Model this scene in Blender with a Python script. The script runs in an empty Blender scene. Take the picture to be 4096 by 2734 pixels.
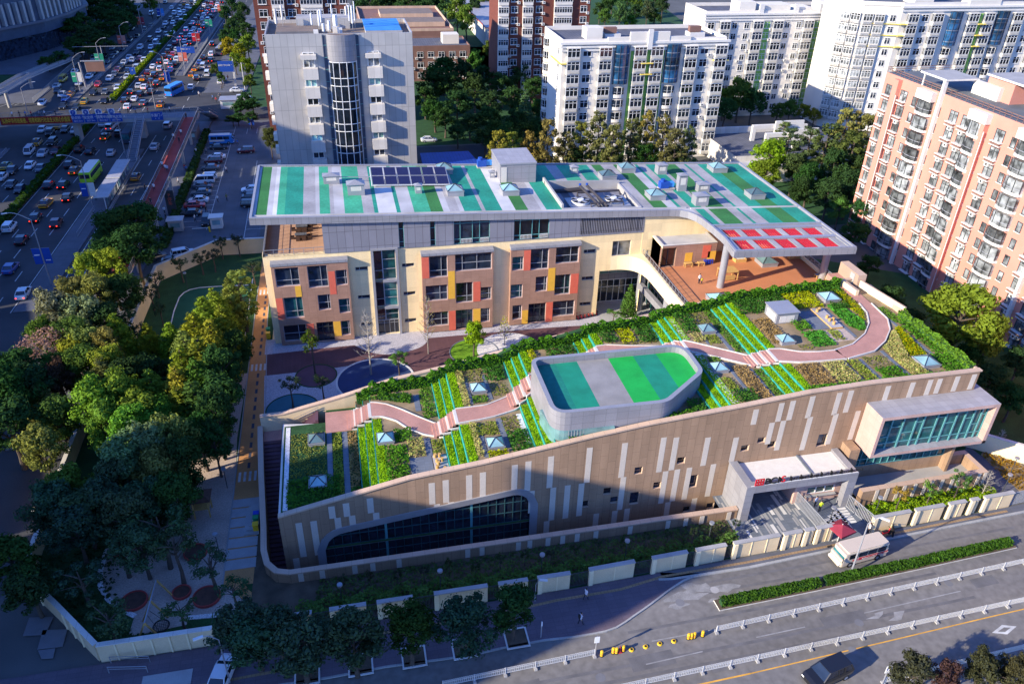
import bpy, math, random
from math import sin, cos, pi, radians, atan2, hypot
from mathutils import Vector, Matrix
random.seed(7)
sc=bpy.context.scene
COL=sc.collection
F_, P_, R_, A_=3163.9, .55002, .0283984, .2277222
H_=66.0
_fw=Vector((0, cos(P_), -sin(P_)));_up=Vector((0, sin(P_), cos(P_)));_rt=Vector((1, 0, 0))
_r=_rt*cos(R_)+_up*sin(R_);_u=-_rt*sin(R_)+_up*cos(R_)
_M=Matrix(((cos(A_), sin(A_), 0), (-sin(A_), cos(A_), 0), (0, 0, 1)))
CR, CU, CF=_M@_r, _M@_u, _M@_fw
cd=bpy.data.cameras.new('camera');cam=bpy.data.objects.new('camera', cd);COL.objects.link(cam)
cd.sensor_width=36;cd.lens=F_/4096*36;cd.clip_end=3000;cd.clip_start=1
cam.matrix_world=Matrix(((CR.x, CU.x, -CF.x, 0), (CR.y, CU.y, -CF.y, 0), (CR.z, CU.z, -CF.z, H_), (0, 0, 0, 1)))
sc.camera=cam
SUN_AZ, SUN_EL=radians(17), radians(23)
wd=bpy.data.worlds.new('World');sc.world=wd;wd.use_nodes=True
wn=wd.node_tree;bg=wn.nodes['Background']
sky=wn.nodes.new('ShaderNodeTexSky');sky.sky_type='NISHITA';sky.sun_disc=False
sky.sun_elevation=SUN_EL;sky.sun_rotation=atan2(-cos(SUN_AZ), -sin(SUN_AZ))
sky.air_density=1.0;sky.dust_density=.3;sky.ozone_density=4.0
tint=wn.nodes.new('ShaderNodeVectorMath');tint.operation='MULTIPLY';tint.inputs[1].default_value=(.60, .84, 1.45)
wn.links.new(sky.outputs[0], tint.inputs[0]);wn.links.new(tint.outputs[0], bg.inputs[0]);bg.inputs[1].default_value=.13
sd=bpy.data.lights.new('sun', 'SUN');sd.energy=5.0;sd.angle=radians(.6);sd.color=(1, .89, .70)
so=bpy.data.objects.new('sun', sd);COL.objects.link(so)
so.rotation_euler=Vector((cos(SUN_AZ)*cos(SUN_EL), sin(SUN_AZ)*cos(SUN_EL), -sin(SUN_EL))).to_track_quat('-Z', 'Y').to_euler()
sc.view_settings.view_transform='Standard';sc.view_settings.look='None';sc.view_settings.exposure=.92;sc.view_settings.gamma=1
sc.render.engine='CYCLES'
sc.cycles.max_bounces=5;sc.cycles.diffuse_bounces=3;sc.cycles.glossy_bounces=2;sc.cycles.transmission_bounces=3;sc.cycles.transparent_max_bounces=4
def ray(x, y):return CR*(x-2048)-CU*(y-1367)+CF*F_
def G(x, y, z=0.):
 d=ray(x, y);t=(z-H_)/d.z
 return Vector((d.x*t, d.y*t, z))
def C(o, s, x, y, z=0.):return G(o[0]+x/s, o[1]+y/s, z)
def thing(name, label, cat, loc=(0, 0, 0), rz=0., group=None):
 o=bpy.data.objects.new(name, None);COL.objects.link(o);o.location=loc;o.rotation_euler=(0, 0, rz)
 o.empty_display_size=.3
 o['label']=label;o['category']=cat
 if group:o['group']=group
 return o
def tag(o, label, cat, group=None):
 o['label']=label;o['category']=cat
 if group:o['group']=group
 return o
def struct(o):o['kind']='structure';return o
def stuff(o, label=None, cat=None):
 o['kind']='stuff'
 if label:o['label']=label;o['category']=cat
 return o
def dup(root, loc, rz=0., label=None, group=None, cat=None, scale=None, color=None):
 r=root.copy();COL.objects.link(r);r.location=loc;r.rotation_euler=(0, 0, rz)
 if label:r['label']=label
 if group:r['group']=group
 if cat:r['category']=cat
 if scale:r.scale=scale if isinstance(scale, tuple)else(scale, )*3
 if color:r.color=color
 for ch in KIDS.get(root.name, []):
  c=ch.copy();COL.objects.link(c);c.parent=r
  if color:c.color=color
  KIDS.setdefault(r.name, []).append(c)
  for g in KIDS.get(ch.name, []):
   d=g.copy();COL.objects.link(d);d.parent=c
   if color:d.color=color
 return r
KIDS={}
MATS={}
class MB:
 def __init__(s):s.v=[];s.f=[];s.m=[]
 def face(s, pts, m):
  n=len(s.v);s.v+=[tuple(p)for p in pts];s.f.append(tuple(range(n, n+len(pts))));s.m.append(m);return s
 def box(s, x0, x1, y0, y1, z0, z1, m, mt=None):
  if x0>x1:x0, x1=x1, x0
  if y0>y1:y0, y1=y1, y0
  n=len(s.v)
  s.v+=[(x0, y0, z0), (x1, y0, z0), (x1, y1, z0), (x0, y1, z0), (x0, y0, z1), (x1, y0, z1), (x1, y1, z1), (x0, y1, z1)]
  for q, mm in(((0, 3, 2, 1), m), ((4, 5, 6, 7), mt or m), ((0, 1, 5, 4), m), ((1, 2, 6, 5), m), ((2, 3, 7, 6), m), ((3, 0, 4, 7), m)):
   s.f.append(tuple(n+i for i in q));s.m.append(mm)
  return s
 def bar(s, a, b, w, h, m, up=(0, 0, 1)):
  a=Vector(a);b=Vector(b);d=(b-a).normalized();u=Vector(up)
  if abs(d.dot(u))>.95:u=Vector((1, 0, 0))
  r=d.cross(u).normalized()*(w/2);u=r.cross(d).normalized()*(h/2)
  n=len(s.v)
  for c in(a, b):s.v+=[tuple(c-r-u), tuple(c+r-u), tuple(c+r+u), tuple(c-r+u)]
  for q in((0, 1, 2, 3), (7, 6, 5, 4), (0, 4, 5, 1), (1, 5, 6, 2), (2, 6, 7, 3), (3, 7, 4, 0)):
   s.f.append(tuple(n+i for i in q));s.m.append(m)
  return s
 def prism(s, poly, z0, z1, m, mt=None, bottom=True):
  f0=z0 if callable(z0)else(lambda x, y:z0);f1=z1 if callable(z1)else(lambda x, y:z1)
  ar=sum(poly[i][0]*poly[(i+1)%len(poly)][1]-poly[(i+1)%len(poly)][0]*poly[i][1]for i in range(len(poly)))
  if ar<0:poly=poly[::-1]
  n=len(s.v);k=len(poly)
  s.v+=[(p[0], p[1], f0(p[0], p[1]))for p in poly]+[(p[0], p[1], f1(p[0], p[1]))for p in poly]
  if bottom:s.f.append(tuple(n+i for i in range(k))[::-1]);s.m.append(m)
  s.f.append(tuple(n+k+i for i in range(k)));s.m.append(mt or m)
  for i in range(k):
   j=(i+1)%k;s.f.append((n+i, n+j, n+k+j, n+k+i));s.m.append(m)
  return s
 def cyl(s, x, y, z0, z1, r, m, n=16, r2=None, mt=None):
  r2=r if r2 is None else r2;b=len(s.v)
  for zz, rr in((z0, r), (z1, r2)):s.v+=[(x+rr*cos(2*pi*i/n), y+rr*sin(2*pi*i/n), zz)for i in range(n)]
  for i in range(n):
   j=(i+1)%n;s.f.append((b+i, b+j, b+n+j, b+n+i));s.m.append(m)
  s.f.append(tuple(b+n+i for i in range(n)));s.m.append(mt or m)
  s.f.append(tuple(b+i for i in range(n))[::-1]);s.m.append(m)
  return s
 def tube(s, pts, r, m, n=6):
  pts=[Vector(p)for p in pts];rs=r if isinstance(r, (list, tuple))else[r]*len(pts);b=len(s.v)
  for i, p in enumerate(pts):
   d=(pts[min(i+1, len(pts)-1)]-pts[max(i-1, 0)]).normalized()
   u=Vector((0, 0, 1))if abs(d.z)<.9 else Vector((1, 0, 0));a=d.cross(u).normalized();c=a.cross(d)
   s.v+=[tuple(p+(a*cos(2*pi*k/n)+c*sin(2*pi*k/n))*rs[i])for k in range(n)]
  for i in range(len(pts)-1):
   for k in range(n):
    k2=(k+1)%n;s.f.append((b+i*n+k, b+i*n+k2, b+(i+1)*n+k2, b+(i+1)*n+k));s.m.append(m)
  s.f.append(tuple(b+k for k in range(n))[::-1]);s.m.append(m)
  e=b+(len(pts)-1)*n;s.f.append(tuple(e+k for k in range(n)));s.m.append(m)
  return s
 def wall(s, pts, z0, z1, t, m, mt=None, closed=False):
  P=[Vector((p[0], p[1]))for p in pts];k=len(P);L=[];Rr=[]
  for i in range(k):
   a=P[i-1]if(i>0 or closed)else P[i];b=P[(i+1)%k]if(i<k-1 or closed)else P[i]
   d1=(P[i]-a);d2=(b-P[i]);d1=d1.normalized()if d1.length>1e-6 else d2.normalized();d2=d2.normalized()if d2.length>1e-6 else d1
   n1=Vector((-d1.y, d1.x));n2=Vector((-d2.y, d2.x));nn=(n1+n2).normalized();w=t/2/max(.4, nn.dot(n1))
   L.append(P[i]+nn*w);Rr.append(P[i]-nn*w)
  f0=z0 if callable(z0)else(lambda x, y:z0);f1=z1 if callable(z1)else(lambda x, y:z1)
  for i in range(k if closed else k-1):
   j=(i+1)%k;q=[L[i], L[j], Rr[j], Rr[i]]
   zz0=[f0(*P[i]), f0(*P[j]), f0(*P[j]), f0(*P[i])];zz1=[f1(*P[i]), f1(*P[j]), f1(*P[j]), f1(*P[i])]
   n=len(s.v);s.v+=[(q[a].x, q[a].y, zz0[a])for a in range(4)]+[(q[a].x, q[a].y, zz1[a])for a in range(4)]
   fs=[((4, 7, 6, 5), mt or m), ((0, 1, 5, 4), m), ((2, 3, 7, 6), m)]
   if not closed and i==0:fs.append(((3, 0, 4, 7), m))
   if not closed and i==k-2:fs.append(((1, 2, 6, 5), m))
   for ff, mm in fs:s.f.append(tuple(n+a for a in ff));s.m.append(mm)
  return s
 def build(s, name, parent=None, smooth=False, off=None):
  me=bpy.data.meshes.new(name);o=Vector((0, 0, 0))
  if off is not None:o=Vector(off)
  elif parent is not None:
   o=parent.location.copy()
   if parent.parent:o+=parent.parent.location
  me.from_pydata([(x-o.x, y-o.y, z-o.z)for x, y, z in s.v]if o.length else s.v, [], s.f)
  names=sorted(set(s.m));idx={k:i for i, k in enumerate(names)}
  for k in names:me.materials.append(MATS[k])
  me.polygons.foreach_set('material_index', [idx[k]for k in s.m])
  if smooth:me.polygons.foreach_set('use_smooth', [True]*len(s.f))
  me.update()
  ob=bpy.data.objects.new(name, me);COL.objects.link(ob)
  if parent is not None:ob.parent=parent;KIDS.setdefault(parent.name, []).append(ob)
  return ob
def _nt(name):
 m=bpy.data.materials.new(name);m.use_nodes=True;MATS[name]=m
 nt=m.node_tree;return m, nt, nt.nodes['Principled BSDF']
def _noise(nt, scale, detail=3, coord='pos', stretch=None):
 g=nt.nodes.new('ShaderNodeNewGeometry');t=nt.nodes.new('ShaderNodeTexNoise');t.inputs['Scale'].default_value=scale;t.inputs['Detail'].default_value=detail
 src=g.outputs['Position']
 if coord=='obj':src=nt.nodes.new('ShaderNodeTexCoord').outputs['Object']
 if stretch:
  mp=nt.nodes.new('ShaderNodeMapping');mp.inputs['Scale'].default_value=stretch;nt.links.new(src, mp.inputs[0]);src=mp.outputs[0]
 nt.links.new(src, t.inputs['Vector']);return t
def _mul(nt, col, fac, lo, hi):
 mr=nt.nodes.new('ShaderNodeMapRange');mr.inputs['From Min'].default_value=.3;mr.inputs['From Max'].default_value=.7
 mr.inputs['To Min'].default_value=lo;mr.inputs['To Max'].default_value=hi;nt.links.new(fac, mr.inputs[0])
 mx=nt.nodes.new('ShaderNodeVectorMath');mx.operation='SCALE';nt.links.new(col, mx.inputs[0]);nt.links.new(mr.outputs[0], mx.inputs['Scale'])
 return mx.outputs[0]
def mk(name, col, rough=.8, var=.12, scale=1.5, metal=0., spec=.3, var2=.08, scale2=12., bump=0., joints=None, jcol=.55, obj=False, coat=0., stretch=None):
 """col: base colour; var/scale: broad tone variation; joints=(w,h,gap,offset): panel joints drawn on walls or floors"""
 m, nt, b=_nt(name);L=nt.links
 if obj:src=nt.nodes.new('ShaderNodeObjectInfo').outputs['Color']
 else:
  rgb=nt.nodes.new('ShaderNodeRGB');rgb.outputs[0].default_value=(*col, 1);src=rgb.outputs[0]
 if var:src=_mul(nt, src, _noise(nt, scale, stretch=stretch).outputs[0], 1-var, 1+var)
 if var2:src=_mul(nt, src, _noise(nt, scale2, 2).outputs[0], 1-var2, 1+var2)
 if joints:
  w, h, gap, kind=joints
  g=nt.nodes.new('ShaderNodeNewGeometry');sp=nt.nodes.new('ShaderNodeSeparateXYZ');L.new(g.outputs['Position'], sp.inputs[0])
  cb=nt.nodes.new('ShaderNodeCombineXYZ')
  if kind=='wall':
   ad=nt.nodes.new('ShaderNodeMath');L.new(sp.outputs[0], ad.inputs[0]);L.new(sp.outputs[1], ad.inputs[1]);L.new(ad.outputs[0], cb.inputs[0]);L.new(sp.outputs[2], cb.inputs[1])
  elif kind=='wallv':
   ad=nt.nodes.new('ShaderNodeMath');L.new(sp.outputs[0], ad.inputs[0]);L.new(sp.outputs[1], ad.inputs[1]);L.new(ad.outputs[0], cb.inputs[1]);L.new(sp.outputs[2], cb.inputs[0])
  else:L.new(sp.outputs[0], cb.inputs[0]);L.new(sp.outputs[1], cb.inputs[1])
  br=nt.nodes.new('ShaderNodeTexBrick');L.new(cb.outputs[0], br.inputs['Vector']);br.offset=.5 if kind in('wallv', 'brick')else 0.
  br.inputs['Scale'].default_value=1;br.inputs['Mortar Size'].default_value=gap;br.inputs['Mortar Smooth'].default_value=.1;br.inputs['Bias'].default_value=0
  br.inputs['Brick Width'].default_value=w;br.inputs['Row Height'].default_value=h
  br.inputs['Color1'].default_value=(.93, .93, .93, 1);br.inputs['Color2'].default_value=(1.05, 1.05, 1.05, 1);br.inputs['Mortar'].default_value=(jcol, )*3+(1, )
  mm=nt.nodes.new('ShaderNodeVectorMath');mm.operation='MULTIPLY';L.new(src, mm.inputs[0]);L.new(br.outputs[0], mm.inputs[1]);src=mm.outputs[0]
 L.new(src, b.inputs['Base Color']);b.inputs['Roughness'].default_value=rough;b.inputs['Metallic'].default_value=metal
 b.inputs['Specular IOR Level'].default_value=spec;b.inputs['Coat Weight'].default_value=coat
 if bump:
  bp=nt.nodes.new('ShaderNodeBump');bp.inputs['Strength'].default_value=bump;bp.inputs['Distance'].default_value=.05
  L.new(_noise(nt, 6, 4).outputs[0], bp.inputs['Height']);L.new(bp.outputs[0], b.inputs['Normal'])
 return m
def glass(name, col, rough=.06, var=.5, scale=.8, spec=.8):
 m, nt, b=_nt(name);rgb=nt.nodes.new('ShaderNodeRGB');rgb.outputs[0].default_value=(*col, 1)
 src=_mul(nt, rgb.outputs[0], _noise(nt, scale, 1).outputs[0], 1-var, 1+var)
 oi=nt.nodes.new('ShaderNodeObjectInfo');mr=nt.nodes.new('ShaderNodeMapRange');mr.inputs['To Min'].default_value=.45;mr.inputs['To Max'].default_value=1.9;nt.links.new(oi.outputs['Random'], mr.inputs[0])
 vm=nt.nodes.new('ShaderNodeVectorMath');vm.operation='SCALE';nt.links.new(src, vm.inputs[0]);nt.links.new(mr.outputs[0], vm.inputs['Scale']);src=vm.outputs[0]
 nt.links.new(src, b.inputs['Base Color']);b.inputs['Roughness'].default_value=rough;b.inputs['Specular IOR Level'].default_value=spec;b.inputs['IOR'].default_value=1.5
 return m
def leafmat(name, var=.45, trans=.3, tip=(1.22, 1.12, .65)):
 m, nt, b=_nt(name);L=nt.links;nt.nodes.remove(b);out=nt.nodes['Material Output']
 oi=nt.nodes.new('ShaderNodeObjectInfo');src=oi.outputs['Color']
 src=_mul(nt, src, _noise(nt, 1.1, 2).outputs[0], 1-var*.7, 1+var*.7)
 tn=nt.nodes.new('ShaderNodeVectorMath');tn.operation='MULTIPLY';L.new(src, tn.inputs[0]);tn.inputs[1].default_value=tip
 mx=nt.nodes.new('ShaderNodeMix');mx.data_type='VECTOR';L.new(src, mx.inputs[4]);L.new(tn.outputs[0], mx.inputs[5])
 n2=_noise(nt, 5, 2);mr=nt.nodes.new('ShaderNodeMapRange');mr.inputs[1].default_value=.42;mr.inputs[2].default_value=.62;L.new(n2.outputs[0], mr.inputs[0]);L.new(mr.outputs[0], mx.inputs[0])
 d=nt.nodes.new('ShaderNodeBsdfDiffuse');t=nt.nodes.new('ShaderNodeBsdfTranslucent');ms=nt.nodes.new('ShaderNodeMixShader');ms.inputs[0].default_value=trans
 L.new(mx.outputs[1], d.inputs[0]);L.new(mx.outputs[1], t.inputs[0]);L.new(d.outputs[0], ms.inputs[1]);L.new(t.outputs[0], ms.inputs[2]);L.new(ms.outputs[0], out.inputs[0])
 return m
def emit(name, col, k):
 m, nt, b=_nt(name);b.inputs['Base Color'].default_value=(*col, 1);b.inputs['Emission Color'].default_value=(*col, 1);b.inputs['Emission Strength'].default_value=k
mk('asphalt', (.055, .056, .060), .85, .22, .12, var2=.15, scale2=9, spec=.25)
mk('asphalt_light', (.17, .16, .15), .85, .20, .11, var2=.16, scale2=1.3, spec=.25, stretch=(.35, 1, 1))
mk('tyre_wear', (.135, .13, .13), .8, .2, .6);mk('dust', (.24, .235, .23), .9, .25, .9, var2=.2)
mk('marking_worn', (.27, .265, .26), .85, .2, 1.2)
mk('ground', (.10, .10, .095), .9, .2, .1)
mk('paving_grey', (.11, .115, .135), .85, .12, .2, joints=(1.2, .6, .02, 'floor'), jcol=.8)
mk('paving_plum', (.13, .10, .12), .85, .12, .25, joints=(1.0, .5, .02, 'floor'), jcol=.8)
mk('paving_yellow', (.30, .20, .11), .85, .12, .4, joints=(.4, .4, .02, 'floor'))
mk('kerb', (.33, .33, .32), .85, .1, .5, joints=(1.0, 50, .02, 'floor'), jcol=.75)
mk('marking', (.50, .50, .48), .8, .25, .8)
mk('marking_yellow', (.65, .33, .05), .8, .2, .8)
mk('lot_paving', (.10, .11, .13), .85, .18, .2, joints=(2.5, 2.5, .03, 'floor'), jcol=.75)
mk('soil', (.10, .075, .05), .95, .3, .6)
mk('dry_soil', (.26, .19, .11), .95, .3, .6)
mk('lawn', (.13, .27, .012), .95, .25, .8, var2=.35, scale2=9)
mk('lawn_dark', (.022, .07, .02), .95, .25, .5, var2=.3, scale2=6)
mk('turf', (.015, .085, .04), .9, .15, .4, var2=.2)
mk('gravel_white', (.62, .60, .58), .9, .1, .5, var2=.35, scale2=8)
mk('sand', (.42, .33, .27), .9, .15, .3, var2=.2, scale2=6)
mk('plum_deck', (.115, .055, .06), .8, .15, .3, joints=(.15, 40, .012, 'floor'), jcol=.75)
mk('ochre_path', (.50, .24, .09), .85, .14, .3, var2=.15)
mk('dark_dash', (.05, .06, .09), .8, .1)
mk('rubber_blue', (.025, .05, .13), .85, .15, .4);mk('rubber_teal', (.04, .16, .20), .85, .15, .4)
mk('rubber_plum', (.12, .06, .08), .85, .15, .4);mk('speckle', (.42, .40, .42), .85, .05, .5, var2=.35, scale2=7)
mk('brick_path', (.48, .25, .20), .85, .12, .5, joints=(.3, .12, .012, 'brick'), jcol=.7)
mk('stone_white', (.62, .60, .56), .8, .1, .5, joints=(1.0, 50, .015, 'floor'), jcol=.8)
mk('slate', (.15, .17, .20), .8, .12, .6, joints=(.9, .45, .015, 'floor'), jcol=.7)
mk('cream', (.84, .65, .36), .8, .07, .5, stretch=(1.6, 1.6, .15), joints=(2.2, 1.35, .012, 'wall'), jcol=.86)
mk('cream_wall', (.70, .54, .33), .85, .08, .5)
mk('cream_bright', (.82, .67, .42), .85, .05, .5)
mk('taupe', (.33, .19, .135), .75, .09, .5, joints=(1.0, 1.2, .014, 'wallv'), jcol=.62)
mk('red_panel', (.62, .13, .08), .6, .05);mk('yellow_panel', (.72, .40, .05), .6, .05)
mk('band_grey', (.215, .215, .25), .55, .06, .5, spec=.4, joints=(1.15, 2.6, .03, 'wall'), jcol=.4)
mk('fascia', (.26, .26, .28), .45, .06, .6, spec=.5, joints=(1.05, 4, .025, 'wall'), jcol=.55)
mk('alu', (.32, .32, .34), .4, .06, .6, spec=.5, metal=.2)
mk('alu_panel', (.255, .25, .27), .42, .06, .5, spec=.5, joints=(1.3, 1.0, .02, 'wall'), jcol=.62)
mk('alu_floor', (.34, .33, .35), .5, .08, .5, joints=(1.0, 1.0, .02, 'floor'), jcol=.7)
mk('concrete', (.36, .35, .34), .85, .12, .5);mk('concrete_dark', (.16, .16, .17), .85, .15, .5)
mk('white_render', (.70, .65, .57), .8, .05, .3, var2=.03)
mk('white_trim', (.68, .65, .60), .7, .05)
mk('stone_tan', (.315, .205, .13), .8, .14, .5, stretch=(1.6, 1.6, .12), joints=(1.9, .95, .018, 'wallv'), jcol=.6)
mk('stone_pale', (.56, .49, .41), .8, .05, .5)
mk('coping', (.52, .37, .27), .8, .06, .5, joints=(1.3, 60, .02, 'floor'), jcol=.7)
mk('coping_pale', (.62, .58, .52), .8, .06, .5, joints=(1.3, 60, .02, 'floor'), jcol=.7)
mk('pink_stone', (.50, .33, .28), .75, .08, .5, joints=(1.4, 1.1, .015, 'wall'), jcol=.75)
mk('wood_deck', (.52, .22, .10), .75, .08, .4, joints=(.18, 30, .012, 'floor'), jcol=.82)
mk('terrace_floor', (.50, .20, .09), .8, .10, .25, var2=.12)
mk('deck_grid', (.47, .27, .17), .8, .06, .4, joints=(.9, .3, .02, 'floor'), jcol=.75)
mk('red_slat', (.50, .018, .03), .5, .05);mk('teal_edge', (.03, .30, .24), .7, .25, 2.0)
mk('roof_T1', (.02, .27, .18), .85, .22, .22, var2=.16, scale2=3);mk('roof_T2', (.05, .36, .20), .85, .22, .22, var2=.14, scale2=3)
mk('roof_G', (.04, .18, .045), .85, .22, .22, var2=.14, scale2=4)
mk('roof_grey', (.36, .345, .345), .85, .22, .22, var2=.1, scale2=3);mk('roof_lgrey', (.46, .45, .45), .85, .22, .22, var2=.08);mk('roof_white', (.60, .59, .58), .85, .22, .22)
mk('drum_G', (.01, .36, .06), .8, .13, .5, var2=.1);mk('drum_T', (.01, .23, .14), .8, .15, .5, var2=.1);mk('drum_grey', (.27, .26, .25), .85, .14, .5)
mk('drum_D', (.01, .19, .14), .8, .12)
glass('glass_dark', (.012, .018, .030));glass('glass_teal', (.013, .065, .07));glass('glass_light', (.22, .42, .42), .15, .25)
glass('glass_blue', (.015, .06, .13));glass('glass_curtain', (.12, .12, .12), .1, .8, 2.2);glass('glass_maroon', (.03, .01, .014));glass('glass_sky', (.16, .27, .29), .15, .15)
glass('curtain_pale', (.15, .16, .16), .1, .8, .9)
mk('frame_white', (.70, .70, .68), .5, .03);mk('frame_deep', (.03, .08, .09), .4, .05);mk('frame_dark', (.05, .055, .06), .5, .03);mk('frame_teal', (.10, .28, .29), .4, .05);mk('frame_grey', (.30, .31, .34), .45, .05)
mk('steel', (.30, .31, .33), .4, .05, metal=.3);mk('black', (.015, .015, .017), .5, .05);mk('tyre', (.012, .012, .013), .8, .0, var2=0);mk('pipe', (.05, .045, .05), .6, .1)
mk('paint', (1, 1, 1), .28, .0, var2=.0, obj=True, coat=.6, spec=.5);mk('paint_amber', (.75, .34, .02), .3, 0, var2=0, coat=.6)
mk('plastic', (1, 1, 1), .5, .04, var2=0, obj=True)
mk('panel_solar', (.02, .022, .07), .25, .05, joints=(.5, .5, .01, 'floor'), jcol=1.3)
mk('bark', (.085, .065, .05), .9, .2, 3);mk('bark_pale', (.30, .27, .23), .9, .15, 3);mk('mulch', (.10, .05, .035), .95, .2, 2)
mk('office_panel', (.50, .475, .45), .38, .06, .4, metal=.25, joints=(1.45, 4.4, .04, 'wall'), jcol=.62, spec=.5)
mk('office_floor', (.20, .155, .125), .85, .12, .5);mk('blue_sheet', (.05, .25, .62), .5, .1, .5);mk('blue_roof', (.012, .05, .30), .5, .12, .6, joints=(.8, 40, .05, 'floor'))
mk('red_brick', (.16, .05, .035), .85, .10, .5, joints=(.5, .2, .02, 'wall'), jcol=.8);mk('brown_brick', (.21, .115, .09), .85, .1, .5)
mk('orange_render', (.60, .25, .185), .8, .05, .4);mk('roof_felt', (.13, .14, .15), .9, .15, .4);mk('roof_slate', (.11, .115, .14), .85, .15, .5, joints=(.8, 40, .04, 'floor'))
mk('green_render', (.20, .42, .09), .8, .06);mk('yellow_trim', (.80, .62, .12), .7, .05)
mk('banner_red', (.32, .02, .02), .7, .05);mk('text_yellow', (.85, .60, .05), .6, 0);mk('sign_blue', (.015, .07, .35), .5, .05);mk('sign_white', (.75, .75, .75), .6, .02)
mk('deck_red', (.36, .06, .05), .85, .15, .4);mk('sign_green', (.02, .28, .16), .6, .1);mk('umbrella_red', (.27, .03, .05), .7, .08)
mk('yellow_plastic', (.80, .48, .02), .5, .05);mk('wood', (.55, .33, .11), .7, .1, 2);mk('blue_plastic', (.02, .06, .5), .5, .05);mk('bin_green', (.02, .3, .12), .5, .05)
mk('skin', (.45, .28, .20), .6, 0, var2=0);mk('hair', (.015, .012, .01), .7, 0, var2=0);mk('trousers', (.03, .035, .05), .8, 0, var2=0)
mk('tail_red', (.6, .01, .01), .3, 0, var2=0);mk('head_lamp', (.8, .8, .78), .15, 0, var2=0);mk('facade_blue', (.06, .08, .12), .6, .15, .5);mk('fin_grey', (.12, .13, .16), .6, .1)
emit('brake_glow', (1, .04, .02), 2.2);emit('led_red', (1, .03, .03), 4)
leafmat('leaf');leafmat('leaf_yellow', tip=(1.5, 1.1, .3));leafmat('leaf_dark', .4, .2, (1.2, 1.15, .8));leafmat('flower_pink', .3, .3, (1.9, 1.2, 2.2));leafmat('flower_gold', .35, .3, (3.2, 1.6, .3))
leafmat('leaf_fern', .5, .3, (1.6, 1.2, .5))
# THE SETTING: ground, roads, pavements, courts
D1=((1000, 850), 1.651);D2=((2000, 850), 1.651);D3=((3000, 850), 1.6506);D4=((1000, 1750), 1.5936);D5=((1000, 1450), 1.7914)
DL=((0, 850), 1.651);DB=((0, 1750), 1.5936);DM=((2000, 1750), 1.5936);DR=((3000, 1750), 1.593);U1=((0, 0), 1.742)
def pts(D, L, z=0.):return[tuple(C(D[0], D[1], a, b, z)[:2])for a, b in L]
def sheet(name, poly, z, m, h=None, parent=None):
 mb=MB()
 if h:mb.prism(poly, z-h, z, m, bottom=False)
 else:mb.face([(x, y, z)for x, y in poly], m)
 return struct(mb.build(name))
def smooth(P, k=3, closed=True):
 for _ in range(k-1):
  Q=[];n=len(P)
  for i in range(n if closed else n-1):
   a, b=P[i], P[(i+1)%n]
   Q+=[(a[0]*.75+b[0]*.25, a[1]*.75+b[1]*.25), (a[0]*.25+b[0]*.75, a[1]*.25+b[1]*.75)]
  P=Q if closed else[P[0]]+Q+[P[-1]]
 return P
def circle(cx, cy, r, n=40, ry=None):return[(cx+r*cos(2*pi*i/n), cy+(ry or r)*sin(2*pi*i/n))for i in range(n)]
mb=MB()
for q in((-700, 900, -250, 61.85), (-700, -12.3, 61.85, 81.7), (42.2, 900, 61.85, 65.42), (-9.8, 900, 65.42, 81.7), (-700, 900, 81.7, 1300)):mb.face([(q[0], q[2], 0), (q[1], q[2], 0), (q[1], q[3], 0), (q[0], q[3], 0)], 'ground')
struct(mb.build('ground'))
def HX(x230, Y):return x230+.0255*(Y-230)
def yf(X):return 54.85 if X<20 else 54.85+.036*(X-20)
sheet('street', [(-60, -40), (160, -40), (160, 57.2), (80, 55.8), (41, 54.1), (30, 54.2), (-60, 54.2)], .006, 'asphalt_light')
kerbline=pts(DM, [(1320, 868), (1240, 882), (1170, 912), (1110, 950), (1060, 985), (1010, 1024), (960, 1062), (910, 1098), (860, 1132), (800, 1175), (740, 1212), (670, 1236), (600, 1250), (480, 1270), (280, 1292), (0, 1345)])+pts(D4, [(1400, 1390), (870, 1460), (500, 1530), (100, 1590)])
kerbline+=[(-60, kerbline[-1][1]-1.0)]
sheet('pavement', kerbline+[(-60, 54.6), (0, 54.6), (20, 54.8), (30, 55.1)], .13, 'paving_plum', .13)
struct(MB().wall([(p[0], p[1])for p in kerbline], .0, .15, .18, 'kerb').build('kerb'))
sheet('pavement', [(30, 54.1), (40, 54.0), (50, 54.55), (75, 55.7), (90, 56.4), (120, 57.8), (120, 59), (75.7, 56.8), (56.8, 55.9), (40, 55.35), (30, 55.1)], .13, 'paving_grey', .13)
struct(MB().wall([(29.5, 54.2), (31, 54.0), (40, 53.95), (50, 54.5), (75, 55.65), (90, 56.35)], 0, .16, .3, 'kerb').build('kerb'))
yl=[(18, 53.6), (25, 53.7), (30, 54.5), (40, 54.65), (50, 55.1), (75, 56.2)]
struct(MB().wall([(-14, 53.0), (10, 53.0)]+yl, .131, .140, .32, 'paving_yellow').build('tactile_paving'))
struct(MB().wall([(-40, 49.6), (-17, 50.4), (-7, 50.7)], .131, .14, .3, 'paving_yellow').build('tactile_paving'))
mb=MB()
mb=MB()
mb.wall([(34, 41.7), (48, 42.35), (61.3, 43.0), (90, 44.2)], .007, .012, .12, 'marking_yellow')
mb.wall([(7, 41.2), (20, 41.3), (34, 41.7)], .007, .012, .16, 'marking_yellow')
for a, b in(((24.5, 44.6), (30.5, 44.9)), ((36.5, 45.4), (42, 45.6)), ((26, 47.0), (36, 47.1)), ((49, 46.0), (61, 46.6))):mb.wall([a, b], .007, .012, .12, 'marking_worn')
def arrow(mb, o, D, L):
 mb.face([(*p, .012)for p in pts(D, L)], 'marking_worn')
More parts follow.
